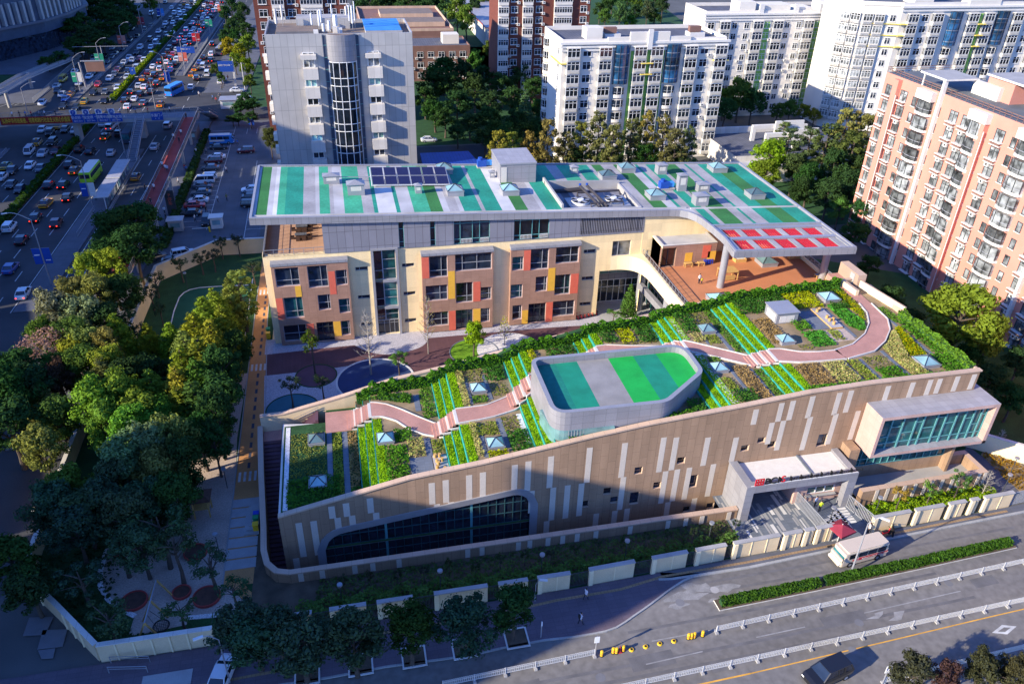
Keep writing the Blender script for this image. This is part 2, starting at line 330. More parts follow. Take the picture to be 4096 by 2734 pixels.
arrow(mb, 0, DR, [(735, 1155), (800, 1130), (790, 1118), (850, 1100), (845, 1125), (830, 1140), (820, 1150)])
arrow(mb, 0, DR, [(880, 1165), (920, 1140), (915, 1110), (985, 1098), (975, 1125), (965, 1155), (935, 1163)])
d=pts(DR, [(1560, 1237), (1612, 1198), (1680, 1204), (1632, 1243)]);mb.wall(d, .007, .012, .28, 'marking', closed=True)
struct(mb.build('road_marking'))
mb=MB()
for n in[(2720, 2408), (2402, 2708)]:g=G(*n);mb.cyl(g.x, g.y, 0, .014, .48, 'concrete_dark', 20)
for a, b in[(695, 1177), (655, 1352), (1265, 925)]:g=C(*DR, a, b);mb.cyl(g.x, g.y, 0, .014, .45, 'concrete_dark', 20)
g=C(*DM, 1368, 968);mb.cyl(g.x, g.y, 0, .014, .45, 'concrete', 20)
struct(mb.build('manhole_cover'))
mb=MB()
for x0, x1, y0, y1 in((23, 27.5, 44.0, 45.6), (44, 49, 45.2, 46.3), (12, 14, 42.2, 45), (63, 66, 46.6, 47.8), (30.5, 33, 42.4, 43.4)):mb.prism([(x0, y0), (x1, y0+.15), (x1, y1+.15), (x0, y1)], 0, .009, 'tyre_wear')
for x0, x1, y0 in((12, 60, 43.3), (14, 62, 44.7), (33, 76, 51.6), (33, 74, 52.9), (24, 60, 48.4)):mb.wall([(x0, y0), ((x0+x1)/2, y0+.3), (x1, y0+.9)], .007, .0085, .34, 'tyre_wear')
struct(mb.build('road_patch'))
mb=MB();rr=random.Random(2)
for cx, cy, r in((31.5, 51.6, 1.5), (33.4, 52.4, 1.1), (35.8, 51.9, 1.2), (30.2, 50.6, .8), (37.6, 50.9, .7), (34.2, 50.6, .5), (32.4, 53.0, .7)):
 mb.face([(cx+r*(1+.5*rr.uniform(-.7, 1))*cos(2*pi*k/14)*1.3, cy+r*rr.uniform(.3, .6)*sin(2*pi*k/14), .0095+.0004*r)for k in range(14)], 'dust')
struct(mb.build('dust_patch'))
for n, m_, L in(('dust', 'concrete', [(1130, 985), (1180, 935), (1260, 945), (1300, 930), (1290, 965), (1240, 985), (1230, 1020), (1170, 1010)]), ('dust', 'concrete', [(1400, 930), (1480, 925), (1500, 955), (1440, 965)])):
 pass
campus=[(-16, 54.9), (20, 54.9), (76, 57), (76, 61.85), (-12.3, 61.85), (-12.3, 81.7), (-9.8, 81.7), (-9.8, 65.5), (76, 65.5), (110, 66), (110, 112), (76, 134), (-17, 145), (-24, 145), (-33, 136), (-34, 113), (-35.8, 90), (-35.6, 69), (-35, 65.5), (-31.2, 60.8), (-26.4, 55.3)]
sheet('school_ground', campus, .010, 'lawn_dark')
sheet('running_path', [(-15.95, 62), (-15.95, 142), (-14.0, 142), (-14.0, 118), (-13.1, 90), (-12.9, 62)], .020, 'ochre_path')
mb=MB()
y=79.
while y<131:
 if all(abs(y-c)>1.5 for c in(104.3, 128.6, 79.5)):
  mb.face([(-14.75, y, .026), (-14.4, y, .026), (-14.4, y+1.1, .026), (-14.75, y+1.1, .026)], 'dark_dash')
 y+=2.05
for cy in(104.3, 128.6, 79.5):
 for k in range(4):x=-15.7+k*.62;mb.face([(x, cy-.9, .026), (x+.3, cy-.9, .026), (x+.3, cy+.9, .026), (x, cy+.9, .026)], 'marking')
struct(mb.build('path_marking'))
struct(MB().wall([(-16.05, 62), (-16.05, 131)], 0, .06, .14, 'kerb').wall([(-14.0, 131), (-13.95, 118), (-13.0, 90), (-12.8, 70)], 0, .06, .12, 'kerb').build('kerb'))
sand=pts(DB, [(1512, 0), (1500, 300), (1478, 660), (1450, 780), (1455, 900), (1500, 990), (1580, 1060), (1700, 1125), (1500, 1122), (1200, 1148), (1190, 1190), (960, 1240), (820, 1262), (850, 1160), (862, 1138), (760, 1090), (690, 1030), (640, 950), (640, 850), (680, 720), (750, 680), (900, 560), (1000, 420), (1150, 250), (1230, 0)])
sheet('play_court', [(-16.1, 103)]+sand[:1]+sand[1:]+[(-23, 103)], .018, 'sand')
mb=MB();mb.wall(pts(DB, [(750, 680), (680, 720), (640, 850), (640, 950), (690, 1030), (760, 1090), (862, 1138)]), 0, .10, .5, 'gravel_white');mb.wall(pts(DB, [(1200, 1148), (1500, 1122), (1700, 1125), (1780, 1180)]), 0, .1, .5, 'gravel_white');struct(mb.build('gravel_edge'))
sheet('garden_path', smooth(pts(DB, [(1470, 655), (1560, 655), (1530, 780), (1540, 900), (1600, 990), (1740, 1070), (1900, 1100), (2150, 1070), (2430, 1010), (2430, 1090), (2150, 1140), (1900, 1160), (1700, 1130), (1560, 1050), (1460, 920), (1440, 800)]), 2), .022, 'ochre_path')
mb=MB()
for k in range(7):mb.box(-16.0, -12.8, 64.3+k*1.62, 65.7+k*1.62, .01, .06, 'concrete')
for k in range(4):mb.box(-14.3+.25*k, -12.7, 69.2+k*.5, 73.6, .01, .16*(k+1)+.05, 'concrete')
struct(mb.build('garden_steps'))
tf=pts(DL, [(1105, 835), (1150, 650), (1185, 560), (1215, 530), (1255, 510), (1320, 497), (1450, 488), (1640, 480)])
sheet('sports_turf', tf+[(-17, 133.5), (-17, 106), (-28.0, 106)], .022, 'turf')
struct(MB().wall(tf, 0, .10, .16, 'stone_white').wall([(-17.2, 134), (-17.2, 112)], 0, .1, .12, 'stone_white').build('kerb'))
sheet('courtyard', [(-12.9, 84), (-13.8, 110.5), (31, 112), (60, 118), (60, 88), (0, 83)], .024, 'plum_deck')
sheet('courtyard_border', [(-13.9, 107.7), (-4, 108.1), (12, 108.3), (31, 108.2), (43, 107.6), (50, 96), (60, 96), (60, 118), (-13.9, 112)], .030, 'speckle')
sheet('courtyard_apron', pts(D1, [(95, 1078), (310, 1055), (560, 1026), (700, 1005), (830, 1001), (960, 1018), (1050, 1058), (1090, 1085)])+[(8, 85.5), (-11.5, 83), (-13.0, 86)], .032, 'speckle')
sheet('entrance_apron', smooth(pts(D1, [(880, 785), (1010, 785), (1050, 812), (1190, 815), (1155, 878), (1060, 915), (950, 937), (850, 937), (760, 912), (700, 880), (640, 855), (700, 835), (830, 842)]), 3), .036, 'speckle')
def disc(name, D, c, e, m, z, rim=None, ring=.18):
 a=C(*D, *c);b=C(*D, *e);r=(a-b).length
 struct(MB().cyl(a.x, a.y, 0, z, r, m, 48).build(name))
 if rim:struct(MB().wall(circle(a.x, a.y, r+ring/2, 48), 0, z+.05, ring, rim, closed=True).build('kerb'))
 return a, r
disc('play_disc', D1, (830, 1105), (1078, 1090), 'rubber_blue', .047, 'stone_white', .3)
disc('play_disc', D1, (437, 1077), (570, 1070), 'rubber_plum', .045, 'lawn_dark', .15)
disc('play_disc', D1, (282, 1298), (440, 1245), 'rubber_teal', .045, 'lawn_dark', .15)
disc('lawn_disc', D1, (1480, 920), (1636, 910), 'lawn', .05, 'slate', .15)
disc('gravel_disc', D2, (62, 905), (262, 872), 'gravel_white', .060)
sheet('foyer_floor', [(40.2, 107), (52, 100), (56, 96), (56, 112), (41, 115)], .040, 'concrete')
sheet('side_lane', pts(DR, [(1380, 45), (1480, 120), (1640, 260), (1720, 345), (1500, 380), (1180, 450), (960, 470), (940, 425), (1300, 330), (1400, 240), (1350, 150)]), .026, 'paving_grey')
sheet('entrance_court', [(40.8, 55.6), (56.9, 56.0), (57.5, 66), (40.8, 66)], .024, 'slate')
mb=MB();random.seed(3)
x=41.0
while x<50.5:
 w=random.choice((.22, .3, .45));y=55.9+random.random()*1.2
 while y<65:
  l=random.uniform(1.2, 4);
  if random.random()<.62:mb.face([(x, y, .030), (x+w, y, .030), (x+w, min(y+l, 65.2), .030), (x, min(y+l, 65.2), .030)], random.choice(('stone_white', 'concrete', 'kerb')))
  y+=l+random.uniform(.1, .8)
 x+=w+random.uniform(.05, .25)
for k in range(6):mb.wall([(50.9+k*.75, 56.6), (50.9+k*.75, 58.2+k*.45), (55.9, 58.2+k*.45)], .026, .032, .34, 'stone_white')
struct(mb.build('paving_stripe'))
sheet('side_lane', [(57.2, 56.7), (64, 57.0), (64, 59.6), (57.2, 59.6)], .028, 'paving_plum')
def strip(name, xa, xb, y0, y1, z, m, h=None):
 return sheet(name, [(HX(xa, y0), y0), (HX(xb, y0), y0), (HX(xb, y1), y1), (HX(xa, y1), y1)], z, m, h)
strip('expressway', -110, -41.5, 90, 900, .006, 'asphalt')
struct(MB().face([(-41, 236, .012), (-5, 236, .012), (-5, 268, .012), (-41, 268, .012)], 'asphalt').build('side_street'))
strip('central_reserve', -66.9, -65.6, 90, 250, .2, 'soil', .2);strip('central_reserve', -66.9, -65.6, 258, 900, .2, 'soil', .2)
strip('traffic_island', -53.2, -50.2, 292, 900, .16, 'paving_grey', .16)
strip('traffic_island', -52.2, -48.0, 128, 213, .16, 'paving_grey', .16)
strip('traffic_island', -79.0, -76.6, 262, 900, .16, 'paving_grey', .16)
strip('pavement', -41.5, -34.5, 90, 236, .14, 'paving_grey', .14);strip('pavement', -41.0, -28, 268, 900, .14, 'paving_grey', .14)
strip('pavement', -100, -88, 262, 300, .14, 'paving_grey', .14);strip('pavement', -96, -80.5, 120, 218, .14, 'paving_grey', .14)
strip('pavement', -150, -91, 300, 900, .12, 'paving_grey', .12)
mb=MB()
def dash(x, y0, y1, on=4., off=6., w=.15):
 y=y0
 while y<y1:
  mb.face([(HX(x-w/2, y), y, .012), (HX(x+w/2, y), y, .012), (HX(x+w/2, y+on), y+on, .012), (HX(x-w/2, y+on), y+on, .012)], 'marking');y+=on+off
for x in(-73.8, -70.4):dash(x, 100, 560)
for x in(-62.3, -58.9, -55.6):dash(x, 100, 560)
for x in(-44.6, ):dash(x, 100, 560)
for x, a, b in((-67.4, 100, 248), (-65.1, 100, 248), (-65.1, 262, 560), (-67.4, 262, 560), (-77, 270, 560), (-52.8, 295, 560), (-47.3, 110, 225), (-52.6, 128, 213), (-42.0, 100, 225), (-49.4, 300, 560)):dash(x, a, b, b-a, 9, .13)
for k in range(9):
 a=C(*DL, 45+k*21, 960-k*34);
 for sgn in(-1, 1):mb.wall([(a.x, a.y), (a.x+sgn*.9, a.y+1.2)], .007, .013, .3, 'marking')
for k in range(5):
 a=C(*U1, 1080+k*22, 690-k*22);mb.wall([(a.x, a.y), (a.x+3.2, a.y+.6), (a.x+2.2, a.y+2.5)], .007, .013, .2, 'marking')
for k in range(4):
 a=C(*U1, 210+k*50, 690-k*5);mb.wall([(a.x-6, a.y-8), (a.x-3.5, a.y-3)], .007, .013, .15, 'marking')
struct(mb.build('lane_marking'))
sheet('car_park', [(-34.4, 146), (-17, 146), (-17, 160), (-13, 178), (-13, 236), (-34.0, 236)], .014, 'lot_paving')
mb=MB()
for k in range(24):
 y=160+k*2.9;mb.wall([(-33.2, y), (-27.6, y)], .015, .020, .12, 'marking')
mb.wall([(-27.6, 158), (-27.4, 230)], .015, .02, .12, 'marking');mb.wall([(-20, 150), (-20, 200)], .015, .02, .12, 'marking')
for k in range(9):mb.wall([(-20, 152+k*5.), (-15.5, 152+k*5.)], .015, .02, .12, 'marking')
for k in range(7):mb.wall([(-24+k*2.6, 228), (-24+k*2.6, 223)], .015, .02, .12, 'marking')
struct(mb.build('parking_bay_marking'))
sheet('back_court', [(15, 176), (40, 176), (40, 205), (15, 205)], .014, 'asphalt')
struct(MB().face([(18, 206, .011), (64, 206, .011), (64, 330, .011), (18, 330, .011)], 'lawn_dark').build('back_lawn'))  # dark green ground; shade between the buildings is also put into its colour
struct(MB().face([(40, 178, .011), (52, 178, .011), (52, 206, .011), (40, 206, .011)], 'lawn_dark').build('back_lawn'))
struct(MB().face([(-29, 250, .016), (-18, 250, .016), (-14, 470, .016), (-25, 470, .016)], 'lawn_dark').build('side_verge'))
struct(MB().face([(40, 296, .011), (150, 262, .011), (190, 520, .011), (20, 520, .011)], 'lawn_dark').build('back_lawn'))
struct(MB().face([(-160, 280, .011), (-92, 268, .011), (-91, 480, .011), (-160, 480, .011)], 'lawn_dark').build('side_verge'))
struct(MB().face([(-60, 55, .02), (-36.2, 66, .02), (-36.4, 92, .02), (-36, 128, .02), (-60, 128, .02)], 'asphalt').build('side_walk'))
sheet('back_lawn', [(40, 140), (150, 140), (150, 178), (40, 178)], .012, 'lawn_dark')
sheet('estate_road', [(96, 205), (160, 205), (160, 212), (96, 212)], .016, 'asphalt_light')
# MAIN SCHOOL BUILDING
def PY(x, y, Y):d=ray(x, y);t=Y/d.y;return Vector((d.x*t, Y, H_+d.z*t))
def PXp(x, y, X):d=ray(x, y);t=X/d.x;return Vector((X, d.y*t, H_+d.z*t))
def facade(mb, o, u, L, z0, z1, ops, m, dep=.3, rev=None, edge=None):
 """wall face from plan point o along unit u, with recessed rectangular openings (s0,s1,h0,h1)"""
 u=Vector(u).normalized();n=Vector((u.y, -u.x));o=Vector(o)
 def P(s, h, d=0.):q=o+u*s-n*d;return(q.x, q.y, h)
 xs=sorted({0., L}|{min(max(v, 0.), L)for a in ops for v in a[:2]});zs=sorted({z0, z1}|{min(max(v, z0), z1)for a in ops for v in a[2:4]})
 for j in range(len(zs)-1):
  run=None
  for i in range(len(xs)-1):
   cx, cz=(xs[i]+xs[i+1])/2, (zs[j]+zs[j+1])/2
   hole=any(a[0]<cx<a[1]and a[2]<cz<a[3]for a in ops)
   if not hole and run is None:run=xs[i]
   if run is not None and(hole or i==len(xs)-2):
    e=xs[i]if hole else xs[i+1]
    mb.face([P(run, zs[j]), P(e, zs[j]), P(e, zs[j+1]), P(run, zs[j+1])], m);run=None
 for s0, s1, h0, h1 in[a[:4]for a in ops]:
  r=rev or m
  for q in([(s0, h0), (s1, h0)], [(s1, h0), (s1, h1)], [(s1, h1), (s0, h1)], [(s0, h1), (s0, h0)]):
   (a, b), (c, d)=q;mb.face([P(a, b), P(c, d), P(c, d, dep), P(a, b, dep)], r)
def win(parent, name, o, u, s0, s1, h0, h1, dep, g, fr, vx=(), hz=(), w=.09, out=.04):
 """a window in an opening: glass sheet with frame bars at fractions vx / hz"""
 u=Vector(u).normalized();n=Vector((u.y, -u.x));o=Vector(o);mb=MB()
 def P(s, h, d=0.):q=o+u*s-n*d;return Vector((q.x, q.y, h))
 d=dep-.02
 mb.face([P(s0, h0, d), P(s1, h0, d), P(s1, h1, d), P(s0, h1, d)], g)
 W=s1-s0;Hh=h1-h0;dd=d-out-w/2
 for f in(0, *vx, 1):
  s=s0+W*f;s=min(max(s, s0+w/2), s1-w/2);mb.bar(P(s, h0, dd), P(s, h1, dd), w, w, fr, up=(n.x, n.y, 0))
 for f in(0, *hz, 1):
  h=h0+Hh*f;h=min(max(h, h0+w/2), h1-w/2);mb.bar(P(s0, h, dd), P(s1, h, dd), w*.98, w*.98, fr)
 return mb.build(name, parent)
def zr(x, y=0):return 21.2-.0424*(x+13.3)
S=thing('school_building', 'long cream and grey school building with a green striped roof and red pergola slats', 'school building', (-13, 111, 0))
mb=MB();Yw=110.7;U=(1, 0)
slots=[(.87, 2.75, 11.6, 12.25), (.9, 2.76, 6.72, 7.38), (.97, 2.82, 1.87, 2.5), (7.94, 9.83, 11.64, 12.28), (7.95, 9.84, 6.72, 7.38), (7.94, 9.8, 1.86, 2.53), (37.1, 39.1, 11.75, 12.45), (37.1, 39.06, 6.9, 7.6), (37.05, 39.03, 2.15, 2.82)]
ops=slots+[(3.68, 7.03, .1, 14.9), (41.87, 45.0, 10.95, 13.6), (40.05, 47.4, 0, 8.6)]
facade(mb, (-12.3, Yw), U, 59.7, 0, 14.9, [(a+12.3, b+12.3, c, d)for a, b, c, d in ops], 'cream', .35)
mb.box(-12.3, 47.4, Yw+.36, Yw+.9, 14.3, 14.9, 'cream');mb.box(-12.3, -3.4, Yw, Yw+.359, 14.86, 14.9, 'cream')
mb.box(-12.3, 40.0, 111.4, 132, 0, 14.25, 'cream');mb.box(40.0, 52, 116, 132, 0, 14.2, 'cream');mb.box(40.0, 47.35, 111.1, 116, 8.6, 14.2, 'cream')
mb.face([(-12.3, Yw, 0), (-12.3, Yw, 14.9), (-12.3, 111.4, 14.9), (-12.3, 111.4, 0)], 'cream')
mb.box(52, 73.2, 111.4, 132, 0, 16.4, 'cream')
mb.build('wall', S)
for a, b, c, d in slots:win(S, 'window', (0, Yw), U, a, b, c, d, .35, 'glass_dark', 'frame_grey', (.33, ), (), .07)
win(S, 'window', (0, Yw), U, 41.87, 45.0, 10.95, 13.6, .35, 'curtain_pale', 'frame_grey', (.33, ), (), .09)
mb=MB()
for x0, x1 in((3.31, 3.68), (7.03, 7.4)):mb.box(x0, x1, 110.35, 110.72, 0, 15.0, 'alu')
mb.box(3.3, 7.41, 110.33, 110.73, 14.9, 15.15, 'alu')
for z in(9.6, 4.9):mb.box(4.9, 7.03, 110.4, 111.0, z-.17, z+.17, 'alu')
mb.build('stair_frame', S)
for z0, z1 in((9.78, 14.88), (5.08, 9.42), (2.55, 4.72)):
 win(S, 'window', (0, Yw), U, 3.7, 5.0, z0, z1, .34, 'glass_maroon', 'frame_grey', (), (.3, ), .07)
 win(S, 'window', (0, Yw), U, 5.0, 7.02, z0, z1, .34, 'glass_teal', 'frame_grey', (), (.34, .66)if z1-z0>3 else(.5, ), .07)
win(S, 'glass_door', (0, Yw), U, 3.7, 7.02, .1, 2.5, .34, 'glass_dark', 'steel', (.3, .55, .78), (.8, ), .07)
Yf=109.8
bays=[(-11.33, -.2, [('w', -10.88, -7.43, 10.3, 13.37), ('w', -6.19, -3.3, 9.75, 13.39), ('w', -2.11, -.45, 9.84, 12.4), ('r', -3.17, -2.22, 8.42, 12.3), ('y', -8.27, -7.38, 8.44, 10.28), ('r', -11.27, -10.3, 4.82, 8.42), ('w', -10.18, -7.42, 4.82, 8.44), ('w', -5.13, -3.30, 5.8, 8.47), ('w', -2.09, -.45, 5.0, 7.5), ('w', -10.82, -7.39, .75, 3.6), ('r', -7.3, -6.21, .22, 3.6), ('d', -5.80, -3.25, .22, 3.7), ('y', -3.22, -2.12, 1.0, 3.62), ('w', -2.04, -.7, 1.0, 3.62)]), (10.88, 22.08, [('r', 10.93, 11.99, 9.92, 13.5), ('w', 12.06, 14.88, 9.92, 13.54), ('w', 16.06, 21.84, 10.7, 13.57), ('y', 14.93, 15.98, 6.0, 10.86), ('w', 11.35, 14.80, 5.85, 8.59), ('w', 16.12, 18.84, 5.1, 8.70), ('r', 18.93, 20.05, 5.15, 8.66), ('w', 20.09, 21.83, 5.3, 7.6), ('w', 11.57, 14.85, 1.2, 3.79), ('r', 14.96, 16.01, .22, 3.79), ('d', 16.08, 18.83, .22, 3.83), ('y', 18.88, 20.06, .22, 3.79), ('w', 20.10, 21.61, 1.19, 3.79)]), (24.88, 36.3, [('w', 25.12, 26.95, 10.1, 12.5), ('r', 27.01, 28.07, 10.0, 13.5), ('w', 28.10, 31.05, 9.97, 13.55), ('y', 31.1, 32.25, 6.0, 10.1), ('w', 24.98, 26.95, 5.15, 7.63), ('w', 29.07, 30.99, 6.0, 8.72), ('w', 32.3, 34.9, 5.1, 8.76), ('w', 25.37, 26.95, 1.14, 3.81), ('y', 27.0, 28.0, .22, 2.77), ('d', 28.05, 31.0, .22, 3.86), ('r', 31.03, 32.15, .22, 3.90), ('w', 32.2, 36.0, 10.75, 13.6), ('r', 34.95, 36.25, 5.19, 8.75), ('w', 32.2, 35.9, 1.05, 3.94)])]
for x0, x1, L in bays:
 mb=MB();wl=[(a-x0, b-x0, c, d)for k, a, b, c, d in L if k in 'wd']
 facade(mb, (x0, Yf), U, x1-x0, .15, 14.1, wl, 'taupe', .45, 'pink_stone')
 mb.face([(x0, Yf, .15), (x0, Yf, 14.1), (x0, Yw, 14.1), (x0, Yw, .15)], 'taupe');mb.face([(x1, Yf, .15), (x1, Yw, .15), (x1, Yw, 14.1), (x1, Yf, 14.1)], 'taupe')
 bay=mb.build('bay', S)
 mb=MB();mb.face([(x0-.05, Yf-.12, 13.72), (x1+.05, Yf-.12, 13.72), (x1+.05, Yf-.12, 14.12), (x0-.05, Yf-.12, 14.12)], 'fascia');mb.face([(x0-.05, Yf-.12, 14.12), (x1+.05, Yf-.12, 14.12), (x1+.05, Yw-.01, 14.3), (x0-.05, Yw-.01, 14.3)], 'fascia')
 mb.face([(x1+.05, Yf-.12, 13.72), (x1+.05, Yw-.01, 13.72), (x1+.05, Yw-.01, 14.3), (x1+.05, Yf-.12, 14.12)], 'fascia');mb.face([(x0-.05, Yf-.12, 13.72), (x0-.05, Yf-.12, 14.12), (x0-.05, Yw-.01, 14.3), (x0-.05, Yw-.01, 13.72)], 'fascia');mb.face([(x0-.05, Yf-.12, 13.72), (x1+.05, Yf-.12, 13.72), (x1+.05, Yf+.02, 13.72), (x0-.05, Yf+.02, 13.72)], 'fascia')
 mb.build('bay_cap', S)
 for k, a, b, c, d in L:
  if k=='w':
   W=b-a;big=W>2.5
   win(S, 'window', (0, Yf), U, a, b, c, d, .45, random.choice(('glass_dark', 'glass_dark', 'glass_teal')), 'frame_grey', (.66, )if big and W<4 else((.2, .6)if W>=4 else(.8, )), (.3, )if d-c>3 else(.45, ), .08)
  elif k=='d':win(S, 'glass_door', (0, Yf), U, a, b, c, d, .45, 'glass_dark', 'frame_dark', (.35, .7), (.72, ), .08)
  else:MB().box(a, b, Yf-.03, Yf+.02, c, d, 'red_panel' if k=='r' else 'yellow_panel').build('colour_panel', S)
mb=MB();Yb=110.6;top=[(7.7, 8.5, 14.98, 19.2), (12.43, 13.24, 14.98, 19.0), (16.04, 21.65, 14.95, 18.75), (25.44, 31.1, 14.95, 18.6), (36.14, 46.75, 15.15, 18.25)]
x=-3.4
zb=lambda x, y=0:zr(x)-.85
cuts=[-3.4, 7.7, 8.5, 12.43, 13.24, 16.04, 21.65, 25.44, 31.1, 36.14, 46.75, 46.85]
for i in range(len(cuts)-1):
 a, b=cuts[i], cuts[i+1];hit=[t for t in top if t[0]==a]
 if hit:
  t=hit[0];mb.face([(a, Yb, t[3]), (b, Yb, t[3]), (b, Yb, zb(b)), (a, Yb, zb(a))], 'band_grey');mb.face([(a, Yb, 14.9), (b, Yb, 14.9), (b, Yb, t[2]), (a, Yb, t[2])], 'band_grey')
  for xx in(a, b):mb.face([(xx, Yb, t[2]), (xx, Yb, t[3]), (xx, Yb+.35, t[3]), (xx, Yb+.35, t[2])], 'band_grey')
 else:mb.face([(a, Yb, 14.9), (b, Yb, 14.9), (b, Yb, zb(b)), (a, Yb, zb(a))], 'band_grey')
mb.prism([(-3.4, 111.2), (46.8, 111.2), (46.8, 132), (-3.4, 132)], 14.3, lambda x, y:zr(x)-.9, 'band_grey')
mb.face([(-3.4, Yb, 14.9), (-3.4, 111.2, 14.9), (-3.4, 111.2, 19.8), (-3.4, Yb, 19.8)], 'band_grey')
mb.build('top_floor', S)
mb=MB();mb.prism([(46.8, 110.65), (73.2, 110.65), (73.2, 112), (46.8, 112)], 10.5, lambda x, y:zr(x)-.9, 'cream')
mb.prism([(52, 111.4), (73.2, 111.4), (73.2, 132), (46.8, 132), (46.8, 112), (52, 112)], 16.2, lambda x, y:zr(x)-.9, 'cream');mb.build('wall', S)
for t in top[:2]:win(S, 'window', (0, Yb), U, *t, .35, 'glass_dark', 'frame_teal', (), (.22, .72), .08)
for t in top[2:4]:
 w=win(S, 'window', (0, Yb), U, *t, .35, 'glass_dark', 'frame_teal', (.18, .52, .72), (.2, .88), .09)
 for a, b in((.2, .5), (.74, .97)):
  mb=MB()
  for k in range(9):xx=t[0]+(t[1]-t[0])*(a+(b-a)*k/8);mb.box(xx-.025, xx+.025, 110.62, 110.67, 15.05, 15.75, 'frame_white')
  mb.box(t[0]+(t[1]-t[0])*a, t[0]+(t[1]-t[0])*b, 110.6, 110.68, 15.72, 15.78, 'frame_white');mb.build('window_guard', S)
mb=MB();mb.box(36.14, 46.75, Yb+.3, Yb+.34, 15.15, 18.25, 'black')
for k in range(38):xx=36.3+k*.28;mb.box(xx-.05, xx+.05, Yb, Yb+.28, 15.15, 18.25, 'band_grey')
mb.build('louvre', S)
mb=MB();mb.box(-12.3, -3.4, 111.1, 131.8, 14.25, 14.32, 'deck_grid');mb.build('terrace_deck', S)
def railing(parent, P, z, h=1.05, step=1.2, glassy=None, m='steel'):
 mb=MB()
 for i in range(len(P)-1):
  a, b=Vector(P[i]), Vector(P[i+1]);L=(b-a).length;k=max(1, int(L/step));mb.bar((*a, z+h), (*b, z+h), .07, .07, m);mb.bar((*a, z+h*.5), (*b, z+h*.5), .03, .03, m);mb.bar((*a, z+h*.15), (*b, z+h*.15), .03, .03, m)
  for j in range(k+1):q=a+(b-a)*j/k;mb.box(q.x-.03, q.x+.03, q.y-.03, q.y+.03, z, z+h, m)
  if glassy:mb.face([(*a, z+.1), (*b, z+.1), (*b, z+h-.08), (*a, z+h-.08)], glassy)
 return mb.build('railing', parent)
railing(S, [(-3.5, 110.85), (-12.15, 110.85), (-12.15, 131.5)], 14.9, 1.0, 1.3)
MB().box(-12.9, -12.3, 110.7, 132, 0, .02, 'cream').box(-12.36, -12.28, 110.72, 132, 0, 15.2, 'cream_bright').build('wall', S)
stripes=[(-12.5, -11, 'G'), (-11, -10.2, 'lgrey'), (-10.2, -9.6, 'white'), (-9.6, -8.5, 'T2'), (-8.5, -5.9, 'T1'), (-5.9, -4.1, 'grey'), (-4.1, -3.5, 'lgrey'), (-3.5, -2, 'T2'), (-2, -1.4, 'grey'), (-1.4, .1, 'lgrey'), (.1, 2.8, 'T2'), (2.8, 4.4, 'grey'), (4.4, 5, 'T1'), (5, 7.7, 'white'), (7.7, 8.3, 'T1'), (8.3, 10.3, 'lgrey'), (10.3, 12.8, 'T2'), (12.8, 14.7, 'G'), (14.7, 15.7, 'lgrey'), (15.7, 17.2, 'grey'), (17.2, 17.9, 'lgrey'), (17.9, 20.6, 'T1'), (20.6, 21.2, 'grey'), (21.2, 23.8, 'T1'), (23.8, 25.9, 'white'), (25.9, 27.9, 'G'), (27.9, 30, 'grey'), (30, 30.8, 'lgrey'), (30.8, 33.6, 'T1'), (33.6, 35.8, 'T2'), (35.8, 37.8, 'grey'), (37.8, 40.4, 'T2'), (40.4, 41.3, 'grey'), (41.3, 43.6, 'T1'), (43.6, 44.4, 'grey'), (44.4, 46.2, 'G'), (46.2, 48.6, 'grey'), (48.6, 51, 'G'), (51, 52.7, 'lgrey'), (52.7, 53.3, 'T1'), (53.3, 54.9, 'grey'), (54.9, 56.8, 'T1'), (56.8, 57.6, 'grey'), (57.6, 60.8, 'G'), (60.8, 62.5, 'grey'), (62.5, 63, 'T1'), (63, 65.2, 'grey'), (65.2, 67.7, 'T1'), (67.7, 70.5, 'G'), (70.5, 73.5, 'T1')]
mb=MB()
def rq(x0, x1, y0, y1, m):mb.face([(x0, y0, zr(x0)), (x1, y0, zr(x1)), (x1, y1, zr(x1)), (x0, y1, zr(x0))], m)
for a, b, k in stripes:
 pit=33.5<=a<46.2
 rq(a, b, 123.0 if pit else 111.5, 132.5, 'roof_'+k)
 if a>=53.3:rq(a if a>56 else 55.3, b, 103.9, 110.7, 'roof_'+k)
mb.build('roof_covering', S)
f0=lambda x, y:zr(x)-.9;f1=lambda x, y:zr(x)-.03
curve=[(50.8, 110.1), (52.4, 109.9), (53.5, 109.1), (54.2, 107.9), (54.6, 106.2), (54.9, 103), (55, 99), (54.3, 94.3)]
mb=MB()
mb.prism([(-13.3, 110.1), (33.5, 110.1), (33.5, 133), (-13.3, 133)], f0, f1, 'fascia', 'roof_lgrey')
mb.prism([(33.5, 123.05), (46.3, 123.05), (46.3, 133), (33.5, 133)], f0, f1, 'fascia', 'roof_lgrey')
mb.prism([(33.5, 110.1), (46.3, 110.1), (46.3, 111.8), (33.5, 111.8)], f0, f1, 'fascia', 'roof_lgrey')
mb.prism([(46.3, 110.1)]+curve[:1]+[(50.8, 133), (46.3, 133)], f0, f1, 'fascia', 'roof_lgrey')
mb.prism([(50.8, 133)]+curve[:6]+[(54.9, 103.6), (74.2, 103.6), (74.2, 133)], f0, f1, 'fascia', 'roof_lgrey')
zi=lambda x, y:zr(x)-.05;zo=lambda x, y:zr(x)+.22
mb.wall([(-13.12, 132.8), (-13.12, 110.28), (50.8, 110.28)]+[(p[0]+.12, p[1]+.15)for p in curve[1:-1]]+[(54.62, 94.5), (74.0, 94.5), (74.0, 132.8), (-13.12, 132.8)], zi, zo, .36, 'fascia', 'alu')
